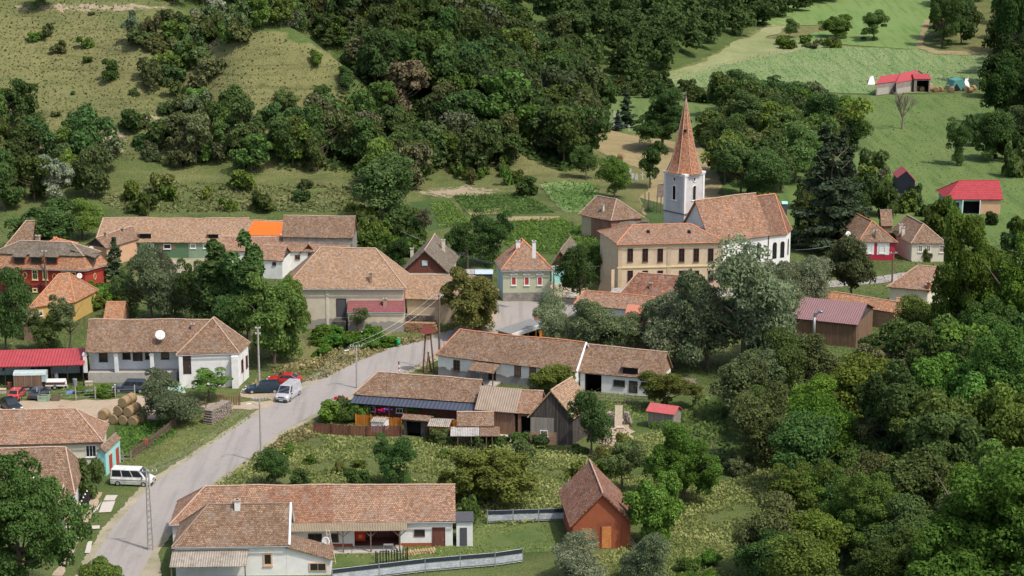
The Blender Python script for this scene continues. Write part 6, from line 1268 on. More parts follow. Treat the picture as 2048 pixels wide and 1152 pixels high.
me = npmesh('far_wood', np.vstack(VV), np.vstack(FF), LEAF['dark'], {'rnd': ('FACE', np.concatenate(RN))}); o = bpy.data.objects.new('far_wood', me); C.objects.link(o); o.color = (.85, .95, .9, 1)  # dark, slightly bluish tint carries cloud shade on the upper hillside
tag(o, 'distant dark wood covering the hillside at the top of the picture', 'wood', kind='stuff')
# grass and weeds ------------------------------------------------------------
def tufts(name, polys, dens, size, mat, seed, label, excl=(), lean=.35, hz=.5, col=(1, 1, 1)):
    Vs, Fs_, Rs, b = [], [], [], 0
    for i, poly in enumerate(polys):
        q, u, v = scatter(poly, 1/math.sqrt(dens), seed+i, excl); r = np.random.default_rng(seed+i); n = len(q)
        cl = fbm(q[:, 0], q[:, 1], 3.2, seed); q = q[cl > .33]; cl = cl[cl > .33]; n = len(q)
        p0 = q+np.stack([np.zeros(n), np.zeros(n), r.uniform(.15, .8, n)*hz], 1)
        nn = np.stack([r.normal(size=n)*.8, r.normal(size=n)*.8-.25, np.full(n, lean)+r.uniform(0, .5, n)], 1); nn /= np.linalg.norm(nn, axis=1)[:, None]
        Vq, Fq2 = leaf_quads(p0, nn, size, r, .8); Vs.append(Vq); Fs_.append(Fq2+b); b += len(Vq); Rs.append(np.clip((cl-.3)*1.3+r.normal(size=n)*.16, 0, 1))
    me = npmesh(name, np.vstack(Vs), np.vstack(Fs_), mat, {'rnd': ('FACE', np.concatenate(Rs))}); o = bpy.data.objects.new(name, me); C.objects.link(o); o.color = (*col, 1); tag(o, label, 'grass', kind='stuff'); print(name, len(me.polygons)); return o
MEAD = [(425, 975), (505, 922), (630, 872), (1000, 890), (1200, 905), (1320, 860), (1400, 900), (1360, 1000), (1100, 1040), (1000, 1060), (915, 1050), (905, 965)]
BANK = [(495, 775), (560, 735), (640, 715), (700, 690), (860, 672), (860, 680), (790, 696), (710, 726), (650, 758), (590, 768)]
GAP = [(1150, 1130), (1270, 1090), (1330, 980), (1400, 890), (1640, 960), (1640, 1220), (1120, 1220)]
LEFTV = [(232, 925), (260, 915), (400, 830), (520, 822), (455, 868), (380, 915), (300, 940)]
tufts('meadow_weeds', [MEAD, GAP], 22, .22, leafm('weed_green', (.23, .28, .085), (.44, .44, .17), .3), 61, 'tall weedy grass covering the meadow behind the lower houses', hz=.6)
tufts('bank_grass', [BANK, [(430, 972), (505, 918), (570, 870), (640, 838), (640, 872), (500, 925)]], 16, .3, leafm('weed_dry', (.22, .2, .08), (.5, .42, .22), .2), 71, 'dry tall grass on the bank beside the road', hz=.5)
tufts('verge_grass', [LEFTV, [(665, 1112), (700, 1092), (945, 1082), (955, 1054), (1110, 1047), (1130, 1070), (1150, 1100), (1060, 1105), (820, 1128)], [(0, 770), (300, 770), (300, 792), (0, 800)], [(1190, 785), (1290, 800), (1290, 840), (1200, 835)]], 9, .2, leafm('lawn_green', (.15, .215, .05), (.32, .37, .12), .2), 81, 'short green grass along the verge and lawn', hz=.14, lean=1.)
tufts('pasture_grass', [[(1700, 192), (1985, 192), (2060, 300), (2048, 430), (1900, 480), (1790, 400), (1740, 300)]], .9, .3, leafm('pasture_blades', (.11, .16, .055), (.2, .24, .1), .2), 150, 'short uneven grass of the pasture', hz=.15, lean=1.)
tufts('hillside_grass', [[(-40, 0), (340, 0), (345, 25), (440, 60), (545, 65), (620, 95), (700, 140), (700, 290), (560, 320), (300, 320), (0, 330)]], 1.1, .42, leafm('hillside_blades', (.12, .135, .055), (.25, .245, .12), .2), 130, 'rough dry grass on the open hillside', hz=.3, lean=.9)
RD = Lr+Rr
tufts('village_grass', [[(0, 430), (740, 432), (800, 520), (1000, 470), (1200, 520), (1500, 480), (2048, 470), (2048, 720), (1600, 740), (1300, 800), (1240, 900), (640, 690), (480, 760), (0, 700)]], 2.2, .24, leafm('yard_grass', (.12, .155, .05), (.27, .3, .12), .2), 140, 'uneven grass between the village houses', hz=.2, lean=.9, excl=[RD, [(310, 500), (470, 515), (455, 565), (330, 565)], [(985, 600), (1150, 600), (1160, 640), (900, 700)]])
tufts('wood_undergrowth', [FOR, NEARF], 1.6, .9, LEAF['dark'], 120, 'dark undergrowth between the trees of the hill wood', hz=1.8, lean=.8, col=(.6, .7, .6))
tufts('undergrowth', [ORCH], 4, .5, leafm('undergrowth', (.12, .18, .05), (.25, .34, .11), .3), 91, 'dense weeds under the overgrown orchard', hz=.9)
tufts('hill_grass', [[(190, 400), (300, 365), (700, 372), (800, 430), (760, 500), (720, 470), (700, 425), (250, 425)]], 3.5, .5, leafm('hillgrass', (.14, .16, .06), (.32, .33, .15), .2), 95, 'rough grass on the upper meadow behind the long roofs', hz=.4)
def rows(name, poly, sp, dx, size, leaf, seed, hz, label, col=(1, 1, 1), ang=.0):
    q, u, v = scatter(poly, dx, seed, jit=.3); r = np.random.default_rng(seed); c, s_ = math.cos(ang), math.sin(ang)
    k = (np.mod(q[:, 0]*c+q[:, 1]*s_, sp) < sp*.78); q = q[k]; n = len(q); p0 = q+np.stack([np.zeros(n), np.zeros(n), r.uniform(.1, 1, n)*hz], 1)
    nn = r.normal(size=(n, 3)); nn[:, 2] = np.abs(nn[:, 2])+.5; nn /= np.linalg.norm(nn, axis=1)[:, None]; Vq, Fq2 = leaf_quads(p0, nn, size, r, .5)
    me = npmesh(name, Vq, Fq2, LEAF[leaf], {'rnd': ('FACE', r.beta(2, 2, n))}); o = bpy.data.objects.new(name, me); C.objects.link(o); o.color = (*col, 1); tag(o, label, 'crop', kind='stuff')
rows('potato_crop', [(1012, 445), (1120, 438), (1165, 455), (1215, 498), (1190, 512), (1080, 508), (1010, 490)], .8, .28, .42, 'mid', 101, .5, 'leafy crop rows in the garden below the brick barn', (.85, .95, .8))
rows('bean_crop', [(860, 408), (900, 402), (942, 445), (880, 458)], .9, .3, .4, 'mid', 102, .4, 'bean rows in the leftmost garden plot', (1, 1, .9), .5)
rows('potato_crop', [(905, 392), (1050, 388), (1110, 425), (1000, 430), (935, 427)], .9, .32, .45, 'dark', 103, .5, 'leafy rows in the upper garden plot', (1.1, 1.3, 1), .3)
rows('maize_crop', [(1080, 375), (1180, 370), (1200, 392), (1170, 425), (1130, 425)], .8, .36, .5, 'dark', 104, 1.3, 'tall maize behind the brick barn', (1.3, 1.5, 1.2), .6)
rows('vegetable_crop', [(232, 850), (345, 838), (352, 868), (255, 918), (232, 900)], .8, .25, .35, 'mid', 105, .5, 'dark leafy vegetables between the bales and the white van', (.7, .9, .7))
rows('maize_crop', [(1285, 150), (1400, 140), (1480, 118), (1600, 92), (1850, 100), (1975, 112), (1978, 175), (1850, 184), (1700, 186), (1560, 180), (1450, 178), (1320, 172)], 1.6, .7, .42, 'willow', 106, .3, 'pale young maize rows across the wide far field', (.75, .9, .6), .25)
# ---------------------------------------------------------------- objects
def gp(u, v, z=0.): return P(u, v, z)
def bevel(o, w_=.04, n=2): md = o.modifiers.new('bevel', 'BEVEL'); md.width = w_; md.segments = n; md.limit_method = 'ANGLE'; return o
def paint(name, col, rough=.3):
    m, t, b = _m(name); b.inputs['Roughness'].default_value = rough; b.inputs['Specular IOR Level'].default_value = .5; b.inputs['Coat Weight'].default_value = .3
    t.links.new(mixc(t, col, tuple(c*.75 for c in col), ramp(t, noise(t, 2, 4), .4, .7)), b.inputs['Base Color']); return m
TYRE = plain('tyre_rubber', (.025, .025, .027), .9); RIM = plain('wheel_rim', (.5, .5, .5), .35, .05, .5); LAMP = plain('headlight', (.75, .76, .75), .2, .03); TAIL = plain('tail_light', (.4, .02, .02), .3, .03); BUMP = plain('bumper', (.06, .06, .065), .7, .05); PLATE = plain('number_plate', (.6, .68, .62), .5, .02)
def wheel(root, x, y, r=.31, w_=.19):
    m = MB(); m.bar((x, y-w_/2, r), (x, y+w_/2, r), r, 16); o = m.build('wheel', TYRE, root); m = MB(); m.bar((x, y-w_/2-.012, r), (x, y+w_/2+.012, r), r*.6, 10); m.build('rim', RIM, o)
def vehicle(name, label, u, v, head, L, W, Hh, pm, cat='car', hood=.95, belt=.92, cab=(-1.7, .95), top=(-1.25, .35), van=False, group=None, side_glass=True, rails=False):
    p = gp(u, v); r = empty(name, p, math.atan2(head[1], head[0]), label, cat, group); w_ = W/2; x0, x1 = -L/2, L/2
    st = [(x0, .38, belt-.16, .9), (x0+.12, .25, belt, .97), (cab[0], .2, belt+.02, 1), (0, .2, belt, 1), (cab[1], .2, hood, 1), (x1-.25, .22, hood-.13, .95), (x1, .32, hood-.3, .86)]
    V = []
    for x, zb, zt, k in st: V += [(x, -w_*k*.93, zb), (x, -w_*k, zb+(zt-zb)*.55), (x, -w_*k*.93, zt), (x, w_*k*.93, zt), (x, w_*k, zb+(zt-zb)*.55), (x, w_*k*.93, zb)]
    Fs = [tuple(range(5, -1, -1)), tuple(range(6*(len(st)-1), 6*len(st)))]
    for i in range(len(st)-1):
        for j in range(6): a = i*6+j; b = i*6+(j+1) % 6; Fs.append((a, b, b+6, a+6))
    m = MB(); m.poly(V, Fs); body = bevel(m.build('body', pm, r, False), .06, 3)
    bz = belt-.02; tw = w_*.76; cw = w_*.91; tx0, tx1 = top
    cb = [(cab[0], -cw, bz), (cab[1], -cw, min(hood, belt+.05)-.02), (cab[1], cw, min(hood, belt+.05)-.02), (cab[0], cw, bz), (tx0, -tw, Hh), (tx1, -tw, Hh), (tx1, tw, Hh), (tx0, tw, Hh)]
    m = MB(); m.hexa(cb); c = bevel(m.build('roof', pm, r), .06, 3)
    A = [Vector(q) for q in cb]
    def quad(a, b, c_, d, s0, s1, t0, t1, off):
        f = lambda s, t: a.lerp(b, s).lerp(d.lerp(c_, s), t)
        n = (b-a).cross(d-a).normalized(); return [f(s0, t0)+n*off, f(s1, t0)+n*off, f(s1, t1)+n*off, f(s0, t1)+n*off]
    def pane(nm, pts):
        m = MB(); m.poly(pts, [(0, 1, 2, 3)]); o = m.build(nm, M['glass'], r); md = o.modifiers.new('t', 'SOLIDIFY'); md.thickness = .015; return o
    pane('windscreen', quad(A[1], A[2], A[6], A[5], .06, .94, .1, .93, .02)); pane('rear_window', quad(A[3], A[0], A[4], A[7], .1, .9, .2, .9, .02))
    spl = [(.05, .33), (.36, .64), (.67, .95)] if van != 'panel' else [(.8, .97)]
    if not side_glass: spl = []
    for a, b in spl:
        pane('side_window', quad(A[0], A[1], A[5], A[4], a, b, .15, .88, .02)); pane('side_window', quad(A[2], A[3], A[7], A[6], 1-b, 1-a, .15, .88, .02))
    for y in (-1, 1):
        m = MB(); m.box(x1-.16, x1+.02, y*w_*.62-.16, y*w_*.62+.16, hood-.36, hood-.2); m.build('headlight', LAMP, r); m = MB(); m.box(x0-.015, x0+.12, y*w_*.74-.12, y*w_*.74+.12, belt-.3, belt-.1); m.build('tail_light', TAIL, r)
        m = MB(); m.box(cab[1]-.45, cab[1]-.32, y*(w_+.1)-.09, y*(w_+.1)+.09, belt+.0, belt+.15); m.build('mirror', BUMP, r)
        for x in (x0+.19*L, x1-.19*L): wheel(r, x, y*(w_-.09))
    m = MB(); m.box(x1-.12, x1+.05, -w_*.86, w_*.86, .25, .5); m.build('bumper', BUMP, r); m = MB(); m.box(x0-.05, x0+.12, -w_*.86, w_*.86, .28, .5); m.build('bumper', BUMP, r)
    m = MB(); m.box(x1+.05, x1+.065, -.26, .26, .33, .45); m.build('number_plate', PLATE, r); m = MB(); m.box(x1-.03, x1+.01, -w_*.45, w_*.45, hood-.36, hood-.22); m.build('grille', BUMP, r)
    if rails:
        for y in (-1, 1): m = MB(); m.bar((tx0+.2, y*tw*.9, Hh+.05), (tx1-.1, y*tw*.9, Hh+.05), .025, 5); m.build('roof_rail', BUMP, r)
    return r
wv = vehicle('white_van', 'white passenger van parked on the grass beside the turquoise gate', 266, 968, (1, -.12), 4.8, 1.86, 1.95, paint('white_car_paint', (.78, .77, .74)), 'van', 1.02, .98, (-2.36, 1.75), (-2.28, .95), True)
m = MB(); m.box(-2.38, 2.0, -.945, -.93, .74, .79); m.build('side_trim', BUMP, wv)
vehicle('silver_van', 'silver delivery van facing the camera beside the road', 577, 796, (-.30, -1), 4.8, 1.9, 1.95, paint('silver_paint', (.5, .5, .53)), 'van', 1.08, 1.0, (-2.36, 1.7), (-2.3, .85), 'panel')
vehicle('green_estate_car', 'dark blue-green estate car with silver wheels parked left of the silver van', 527, 784, (-1, -.1), 4.7, 1.78, 1.45, paint('teal_paint', (.008, .035, .06)), 'car', .9, .9, (-2.2, .95), (-1.75, .25), rails=True)
vehicle('red_hatchback', 'red liftback car parked on the grass behind the silver van', 569, 767, (-1, .12), 4.5, 1.72, 1.4, paint('red_paint', (.5, .03, .025)), 'car', .9, .88, (-1.95, .9), (-1.0, .15))
vehicle('black_car', 'black car with pale bumper facing right at the left edge', 22, 818, (.75, -1), 4.3, 1.7, 1.42, paint('black_paint', (.012, .02, .025)), 'car', .9, .88, (-1.7, .8), (-1.1, .1))
vehicle('small_red_car', 'small faded red hatchback seen from behind in the grassy yard', 35, 795, (.12, 1), 3.6, 1.55, 1.35, paint('faded_red_paint', (.55, .07, .06), .5), 'car', .85, .85, (-1.65, .7), (-1.2, .1))
vehicle('dark_hatchback', 'dark grey hatchback seen from behind beside the small trailer', 80, 793, (.2, 1), 3.8, 1.6, 1.38, paint('dark_grey_paint', (.06, .07, .09), .4), 'car', .85, .85, (-1.75, .7), (-1.3, .1))
vehicle('dark_people_carrier', 'dark blue-grey people carrier half hidden by vines in front of the veranda', 262, 783, (-1, .05), 4.5, 1.75, 1.6, paint('blue_grey_paint', (.05, .07, .1), .3), 'car', .95, .95, (-2.1, 1.1), (-1.8, .5))
# trailers
r = empty('horse_trailer', gp(62, 778), R(3), 'brown sided horse trailer with rounded pale roof under the red shed', 'trailer')
m = MB(); m.box(-2, 1.6, -.85, .85, .5, 2.15); m.build('box_body', M['brwood'], r)
m = MB(); pr = [(-.9, 2.1), (-.75, 2.38), (-.4, 2.5), (.4, 2.5), (.75, 2.38), (.9, 2.1)]; m.poly([(x, y, z) for x in (-2.05, 2.15) for y, z in pr], [(i, i+1, 7+i, 6+i) for i in range(5)]+[tuple(range(5, -1, -1)), tuple(range(6, 12))]); m.build('roof', plain('pale_green_tarp', (.42, .5, .48), .5), r)
m = MB(); m.box(1.6, 2.12, -.85, .85, 1.2, 2.12); m.build('nose', plain('pale_green_sheet', (.4, .5, .48), .5), r); m = MB(); [m.box(x-.03, x+.03, -.88, -.85, .5, 2.12) for x in (-1.97, -.6, .3)]; m.build('frame', M['gutter'], r)
wheel(r, -.2, -.95, .33); wheel(r, -.2, .95, .33); m = MB(); m.bar((1.6, 0, .5), (3, 0, .45), .05); m.build('drawbar', BUMP, r)
r = empty('small_trailer', gp(112, 776), R(2), 'small box trailer with white lid and brown side in the yard', 'trailer')
m = MB(); m.box(-1.2, 1.2, -.65, .65, .5, .95); m.build('box_body', M['redwood'], r); m = MB(); m.box(-1.25, 1.25, -.7, .7, .96, 1.08); m.build('lid', M['wframe'], r); wheel(r, 0, -.75, .3); wheel(r, 0, .75, .3); m = MB(); m.box(-1.25, 1.25, -.69, -.66, .42, .6); m.build('side_rail', M['wframe'], r)
m = MB(); m.bar((1.2, 0, .5), (2.3, 0, .45), .04); m.build('drawbar', BUMP, r)
def chair(u, v, lab, ang=0., group=None):
    r = empty('plastic_chair', gp(u, v), ang, lab, 'chair', group); m = MB(); m.box(-.25, .25, -.25, .25, .4, .44); m.build('seat', M['wframe'], r); m = MB(); m.hexa([(-.25, .22, .44), (.25, .22, .44), (.25, .26, .44), (-.25, .26, .44), (-.24, .34, .95), (.24, .34, .95), (.24, .38, .95), (-.24, .38, .95)]); m.build('backrest', M['wframe'], r)
    for x in (-.22, .22):
        for y in (-.22, .22): m = MB(); m.bar((x*1.15, y*1.15, 0), (x, y, .41), .03, 5); m.build('leg', M['wframe'], r)
chair(131, 776, 'white plastic chair beside the small trailer', .4)
def crate(u, v, w_, d_, h_, mat, lab, ang=0., slats=True, name='crate'):
    r = MB(); n = 4
    for i in range(n):
        z = h_*i/n
        for y in (-d_/2, d_/2): r.box(-w_/2, w_/2, y-.02, y+.02, z+.02, z+h_/n*.7)
        for x in (-w_/2, w_/2): r.box(x-.02, x+.02, -d_/2+.021, d_/2-.021, z+.02, z+h_/n*.7)
    for x in (-w_/2, w_/2):
        for y in (-d_/2, d_/2): r.box(x-.045, x+.045, y-.045, y+.045, 0, h_)
    r.box(-w_/2, w_/2, -d_/2, d_/2, .03, .06); o = r.build(name, mat); o.location = gp(u, v); o.rotation_euler = (0, 0, ang); tag(o, lab, 'crate'); return o
crate(88, 802, 1.35, .8, .85, plain('green_wire', (.3, .4, .3)), 'green slatted cage crate at the yard fence'); crate(112, 801, .95, .7, .75, M['timber'], 'brown wooden crate right of the green cage'); crate(124, 814, .55, .4, .3, M['timberl'], 'small pale box on the dirt yard'); crate(37, 818, .7, .5, .5, plain('salmon_plastic', (.7, .25, .15)), 'salmon coloured crate by the black car')
def tarp(name, px, h_, mat, lab, cat, seed=1):
    pts = [gp(u, v) for u, v in px]; c = sum(pts, Vector())/len(pts); r = random.Random(seed); n = len(pts); V = [p-c for p in ragged([p.to_2d() for p in pts], .12, .5, seed) for p in [p.to_3d()]]; k = len(V)
    V2_ = [(v_*.55).to_tuple()[:2]+(h_*r.uniform(.7, 1.2),) for v_ in V]; m = MB(); m.poly([(v_.x, v_.y, .02) for v_ in V]+V2_+[(0, 0, h_*1.1)], [(i, (i+1) % k, k+(i+1) % k, k+i) for i in range(k)]+[(k+i, k+(i+1) % k, 2*k) for i in range(k)])
    o = m.build(name, mat, smooth=True); o.location = c; tag(o, lab, cat); return o
tarp('blue_tarp', [(131, 788), (196, 784), (194, 780), (150, 780), (132, 782)], .12, plain('blue_plastic', (.12, .25, .6), .5), 'crumpled blue tarpaulin lying along the yard fence', 'tarpaulin'); 
r = empty('gas_bottle', gp(113, 765), 0, 'white cylinder tank standing under the red shed roof', 'tank'); m = MB(); m.bar((0, 0, .05), (0, 0, 1.15), .27, 14); m.bar((0, 0, 1.15), (0, 0, 1.3), .27, 14, .1); m.build('tank_body', M['wframe'], r, True); m = MB(); m.bar((0, 0, 1.3), (0, 0, 1.42), .06, 8); m.build('valve', M['gutter'], r)
tarp('green_tarp', [(330, 786), (372, 786), (366, 772), (335, 772)], .9, plain('green_plastic_sheet', (.3, .45, .36), .5), 'pale green sheet heaped behind the round willow bush', 'tarpaulin', 4)
# poles ----------------------------------------------------------------------
TOPS = {}
def pole(key, u, vb, vt, lab, kind='concrete', lamp=None, arm=1.3, arms=1, lean=0., mat=None, group='electricity poles'):
    b = T(u, vb); h_ = zat(b.x, b.y, vt)-b.z; r = empty('electricity_pole', b, 0, lab, 'pole', group); mat = mat or M['concrete']; r.rotation_euler = (0, lean, 0)
    m = MB()
    if kind == 'lattice':
        for x in (-1, 1): m.bar((x*.26, 0, -.2), (x*.12, 0, h_), .1, 4)
        n = 14
        for i in range(n+1): z = h_*i/n; w_ = .24-.14*i/n; m.box(-w_, w_, -.07, .07, z-.11, z+.11)
    elif kind == 'wood': m.tube([(0, 0, -.2), (0, 0, h_*.5), (0, 0, h_)], [.15, .13, .1], 8)
    else: m.tube([(0, 0, -.2), (0, 0, h_)], [.17, .1], 6)
    m.build('shaft', mat, r); T_ = []
    for a in range(arms):
        z = h_-.12-a*.75; m = MB(); m.box(-arm, arm, -.05, .05, z-.05, z+.05); ar = m.build('crossarm', M['gutter'], r)
        for x in (-arm*.92, -arm*.5, arm*.5, arm*.92): m = MB(); m.bar((x, 0, z+.05), (x, 0, z+.24), .05, 6, .035); m.build('insulator', M['wframe'], ar); T_.append(b+Vector((x, 0, z+.24)))
    if lamp:
        z = h_-.9; m = MB(); m.tube([(0, 0, z), (lamp*.7, -.3, z+.35), (lamp*1.0, -.4, z+.4)], [.03]*3, 5); q = m.build('lamp_arm', M['gutter'], r); m = MB(); m.bar((lamp*.95, -.38, z+.4), (lamp*1.5, -.6, z+.36), .09, 8, .06); m.build('lamp_head', LAMP, q)
    TOPS[key] = T_; return r
pole('a', 302, 1101, 941, 'latticed concrete pole with one crossarm beside the road at the bottom', 'lattice', arm=1.0)
pole('b', 523, 926, 797, 'concrete pole with street lamp on the right verge beside the road meadow', lamp=-1, arm=.8)
pole('c', 714, 777, 691, 'concrete pole with street lamp left of the awning house roof', lamp=-1, arm=.8)
pole('d', 879, 742, 590, 'dark pole rising behind the left end of the white farmhouse', 'wood', arm=.6, mat=M['timber'])
pole('e', 519, 772, 655, 'slim concrete pole behind the blue-green estate car', arm=.35, arms=2)
pole('f', 93, 590, 502, 'wooden pole in front of the red mansard house', 'wood', arm=.4, mat=M['timber'])
pole('g', 1013, 601, 535, 'pole at the left corner of the sage green house', 'wood', arm=.5, mat=M['timber'])
pole('h', 1107, 600, 533, 'stout pale pole at the right corner of the sage green house', arm=.5)
pole('i', 1188, 705, 630, 'plain wooden pole standing between the two round willows', 'wood', arm=.3, mat=M['timberl'])
pole('j', 1784, 564, 505, 'pole beside the grey side street', 'wood', arm=.6, mat=M['timber'])
pole('k', 1748, 520, 460, 'thin pole left of the crimson house', 'wood', arm=.3, mat=M['timber'])
def wire(a, b, sag, lab, group, r_=.012):
    n = 12; m = MB(); q = []
    for i in range(n+1):
        t = i/n; p = a.lerp(b, t); p.z -= 4*sag*t*(1-t); q.append(p-a)
    m.tube(q, [r_]*(n+1), 4); o = m.build('power_cable', M['gutter']); o.location = a; tag(o, lab, 'cable', group)
for i in (0, 1, 2, 3):
    wire(TOPS['a'][i], TOPS['b'][i], 1.2, 'power cable strung between the latticed pole and the meadow pole', 'cables from lattice to meadow pole')
    wire(TOPS['b'][i], TOPS['c'][i], 1.2, 'power cable strung between the meadow pole and the awning house pole', 'cables from meadow pole to awning house pole')
for i in (0, 3):
    wire(TOPS['c'][i], TOPS['d'][i], .8, 'power cable running from the awning house pole to the farmhouse pole', 'cables to the farmhouse pole')
    wire(TOPS['g'][i], T(800, 560)+Vector((0, 0, 8)), .5, 'power cable running left from the sage green house', 'cables left of the sage house')
    wire(TOPS['h'][i], P(1222, 529, 7.8)+Vector((0, 0, .0)), .3, 'power cable from the sage house pole to the yellow school', 'cables to the school')
    wire(TOPS['k'][i], P(1590, 500, 5.6), .8, 'power cable from the church end to the thin right pole', 'cables by the crimson house')
    wire(TOPS['k'][i], TOPS['j'][i], .4, 'short power cable between the two side street poles', 'side street cables')
    wire(TOPS['k'][i]+Vector((0, 0, .1)), P(1960, 478, 5.5), .6, 'power cable running right above the cream cottage', 'cables over the cream cottage')
# bell frame
r = empty('bell_frame', gp(857, 746), 0, 'tall leaning timber bell frame with small red roof beside the farmhouse', 'bell frame'); 
zt = zat(gp(857, 746).x, gp(857, 746).y, 662)
for a, b in (((-.75, .1, 0), (-.3, 0, zt)), ((.75, -.1, 0), (.3, 0, zt)), ((-.3, -.6, 0), (.05, 0, zt*.5)), ((.35, .6, 0), (-.05, 0, zt*.5))): m = MB(); m.bar(a, b, .13, 6, .11); m.build('post', M['rustm'], r)
m = MB(); m.bar((-.7, 0, zt-.15), (.7, 0, zt-.15), .09, 5); m.build('crossbeam', M['timber'], r)
m = MB(); m.poly([(-.95, -.7, zt-.15), (0, -.7, zt+.75), (.95, -.7, zt-.15), (-.95, .7, zt-.15), (0, .7, zt+.75), (.95, .7, zt-.15)], [(0, 3, 4, 1), (1, 4, 5, 2), (0, 1, 2), (5, 4, 3)]); q = m.build('roof', plain('dark_red_sheet', (.25, .06, .05)), r); q.rotation_euler = (0, 0, .6)
m = MB(); m.bar((0, 0, zt-.55), (0, 0, zt-.2), .22, 10, .1); m.build('bell', M['greyp'], r, True)
# small street things
def binm(u, v, lab): 
    r = empty('litter_bin', gp(u, v), 0, lab, 'bin'); m = MB(); m.bar((0, 0, .35), (0, 0, 1.05), .27, 12, .31); m.build('bin_body', plain('green_bin', (.02, .35, .12), .5), r, True); m = MB(); m.bar((0, .3, 0), (0, .3, 1.2), .04, 6); m.build('post', M['gutter'], r); m = MB(); m.bar((0, 0, 1.05), (0, 0, 1.1), .33, 12); m.build('rim', plain('green_bin_rim', (.02, .28, .1), .5), r)
binm(797, 694, 'bright green litter bin at the road bend below the hall')
r = empty('marker_post', gp(798, 748), 0, 'slim red and white striped marker post at the roadside', 'post')
for i in range(5): m = MB(); m.bar((0, 0, .05+i*.3), (0, 0, .35+i*.3), .09, 8); m.build('band', M['shred'] if i % 2 == 0 else M['wframe'], r)
m = MB(); m.bar((0, 0, 1.55), (0, 0, 1.75), .1, 8, .05); m.build('cap', M['black'], r)
r = empty('street_bench', gp(1142, 597), 0, 'white bench beside the sage green house', 'bench')
for nm, bx in (('seat', (-.9, .9, -.2, .2, .42, .47)), ('backrest', (-.9, .9, .2, .26, .6, .95))): m = MB(); m.box(*bx); m.build(nm, M['wframe'], r)
for x in (-.75, .75): m = MB(); m.box(x-.05, x+.05, -.18, .2, 0, .42); m.build('leg', M['concrete'], r)
r = empty('letter_box', gp(291, 897), 0, 'small red box on a post at the corner of the vegetable fence', 'box'); m = MB(); m.box(-.28, .28, -.2, .2, .5, 1.15); bevel(m.build('box_body', M['shred'], r)); m = MB(); m.box(-.05, .05, -.05, .05, 0, .5); m.build('post', M['timber'], r)
# fences -----------------------------------------------------------------------
def fence(name, px, lab, hgt_, kind, mat, gap=2.2, pm=None, cat='fence', world=None):
    pts = world or [T(u, v) for u, v in px]; r = empty(name, pts[0], 0, lab, cat); o0 = pts[0]; pm = pm or mat; pan = MB(); k = 0
    for i in range(len(pts)-1):
        a, b = pts[i]-o0, pts[i+1]-o0; L = (b-a).length; n = max(1, round(L/gap)); d = (b-a).normalized(); nn = Vector((d.y, -d.x, 0))
        for j in range(n+(i == len(pts)-2)):
            p = a.lerp(b, j/n); m = MB(); m.box(p.x-.06, p.x+.06, p.y-.06, p.y+.06, p.z-.1, p.z+hgt_+.12); m.build('post', pm, r)
        if kind == 'board':
            c = int(L/.17)
            for j in range(c):
                p = a.lerp(b, (j+.5)/c)-nn*.09; h2 = hgt_*random.uniform(.93, 1.05); e = d*.075; t = nn*.015
                pan.hexa([p-e+t, p+e+t, p+e-t, p-e-t]+[q+Vector((0, 0, h2)) for q in (p-e+t, p+e+t, p+e-t, p-e-t)])
        elif kind == 'rail':
            for z in (.35, .75, 1.15):
                if z < hgt_: pan.bar(a+Vector((0, 0, z)), b+Vector((0, 0, z+random.uniform(-.05, .05))), .04, 5)
        elif kind == 'wire':
            for z in (.3, .7, 1.05):
                if z < hgt_: pan.bar(a+Vector((0, 0, z)), b+Vector((0, 0, z)), .014, 4)
        elif kind == 'picket':
            c = int(L/.28)
            for j in range(c): p = a.lerp(b, (j+.5)/c); pan.bar(p, p+Vector((0, 0, hgt_)), .05, 4)
            for z in (.3, hgt_-.25): pan.bar(a+Vector((0, 0, z)), b+Vector((0, 0, z)), .035, 4)
        elif kind == 'mesh':
            c = int(L/.9)
            for j in range(c+1): p = a.lerp(b, j/max(1, c)); pan.bar(p, p+Vector((0, 0, hgt_)), .016, 4)
            for z in (.2, .6, 1.0, hgt_): pan.bar(a+Vector((0, 0, z)), b+Vector((0, 0, z)), .016, 4)
            for (z0, z1, mt, nm) in ((hgt_-.42, hgt_, plain('dark_net', (.03, .04, .06), .9), 'dark_screen'), (.35 if hgt_ < 1.6 else .5, hgt_-.5, brickm('white_net', (.6, .63, .67), (.42, .45, .5), (.2, .22, .25), .35, .2), 'white_screen')):
                q = MB(); q.hexa([a+nn*.05+Vector((0, 0, z0)), b+nn*.05+Vector((0, 0, z0)), b+nn*.03+Vector((0, 0, z0)), a+nn*.03+Vector((0, 0, z0)), a+nn*.05+Vector((0, 0, z1)), b+nn*.05+Vector((0, 0, z1)), b+nn*.03+Vector((0, 0, z1)), a+nn*.03+Vector((0, 0, z1))]); q.build(nm, mt, r)
    if pan.v: pan.build({'board': 'board_panel', 'rail': 'rails', 'wire': 'wires', 'picket': 'pickets', 'mesh': 'mesh_wires'}[kind], mat, r)
    return r
fence('board_fence', [(628, 868), (700, 872), (735, 873), (803, 873)], 'dark brown board fence in front of the awning house garden', 1.35, 'board', M['redwood'])
fence('garden_fence', [(712, 850), (742, 852), (772, 855), (803, 858)], 'bright orange board fence behind the white hutch', 1.35, 'board', M['orwood'])
fence('garden_fence', [(884, 866), (915, 866)], 'short orange board fence between the sheds', 1.6, 'board', M['orwood'])
pf = fence('picket_fence', [(186, 990), (168, 1022), (151, 1058)], 'black picket fence with white knobs in front of the low house', 1.4, 'picket', M['black'], 1.1)
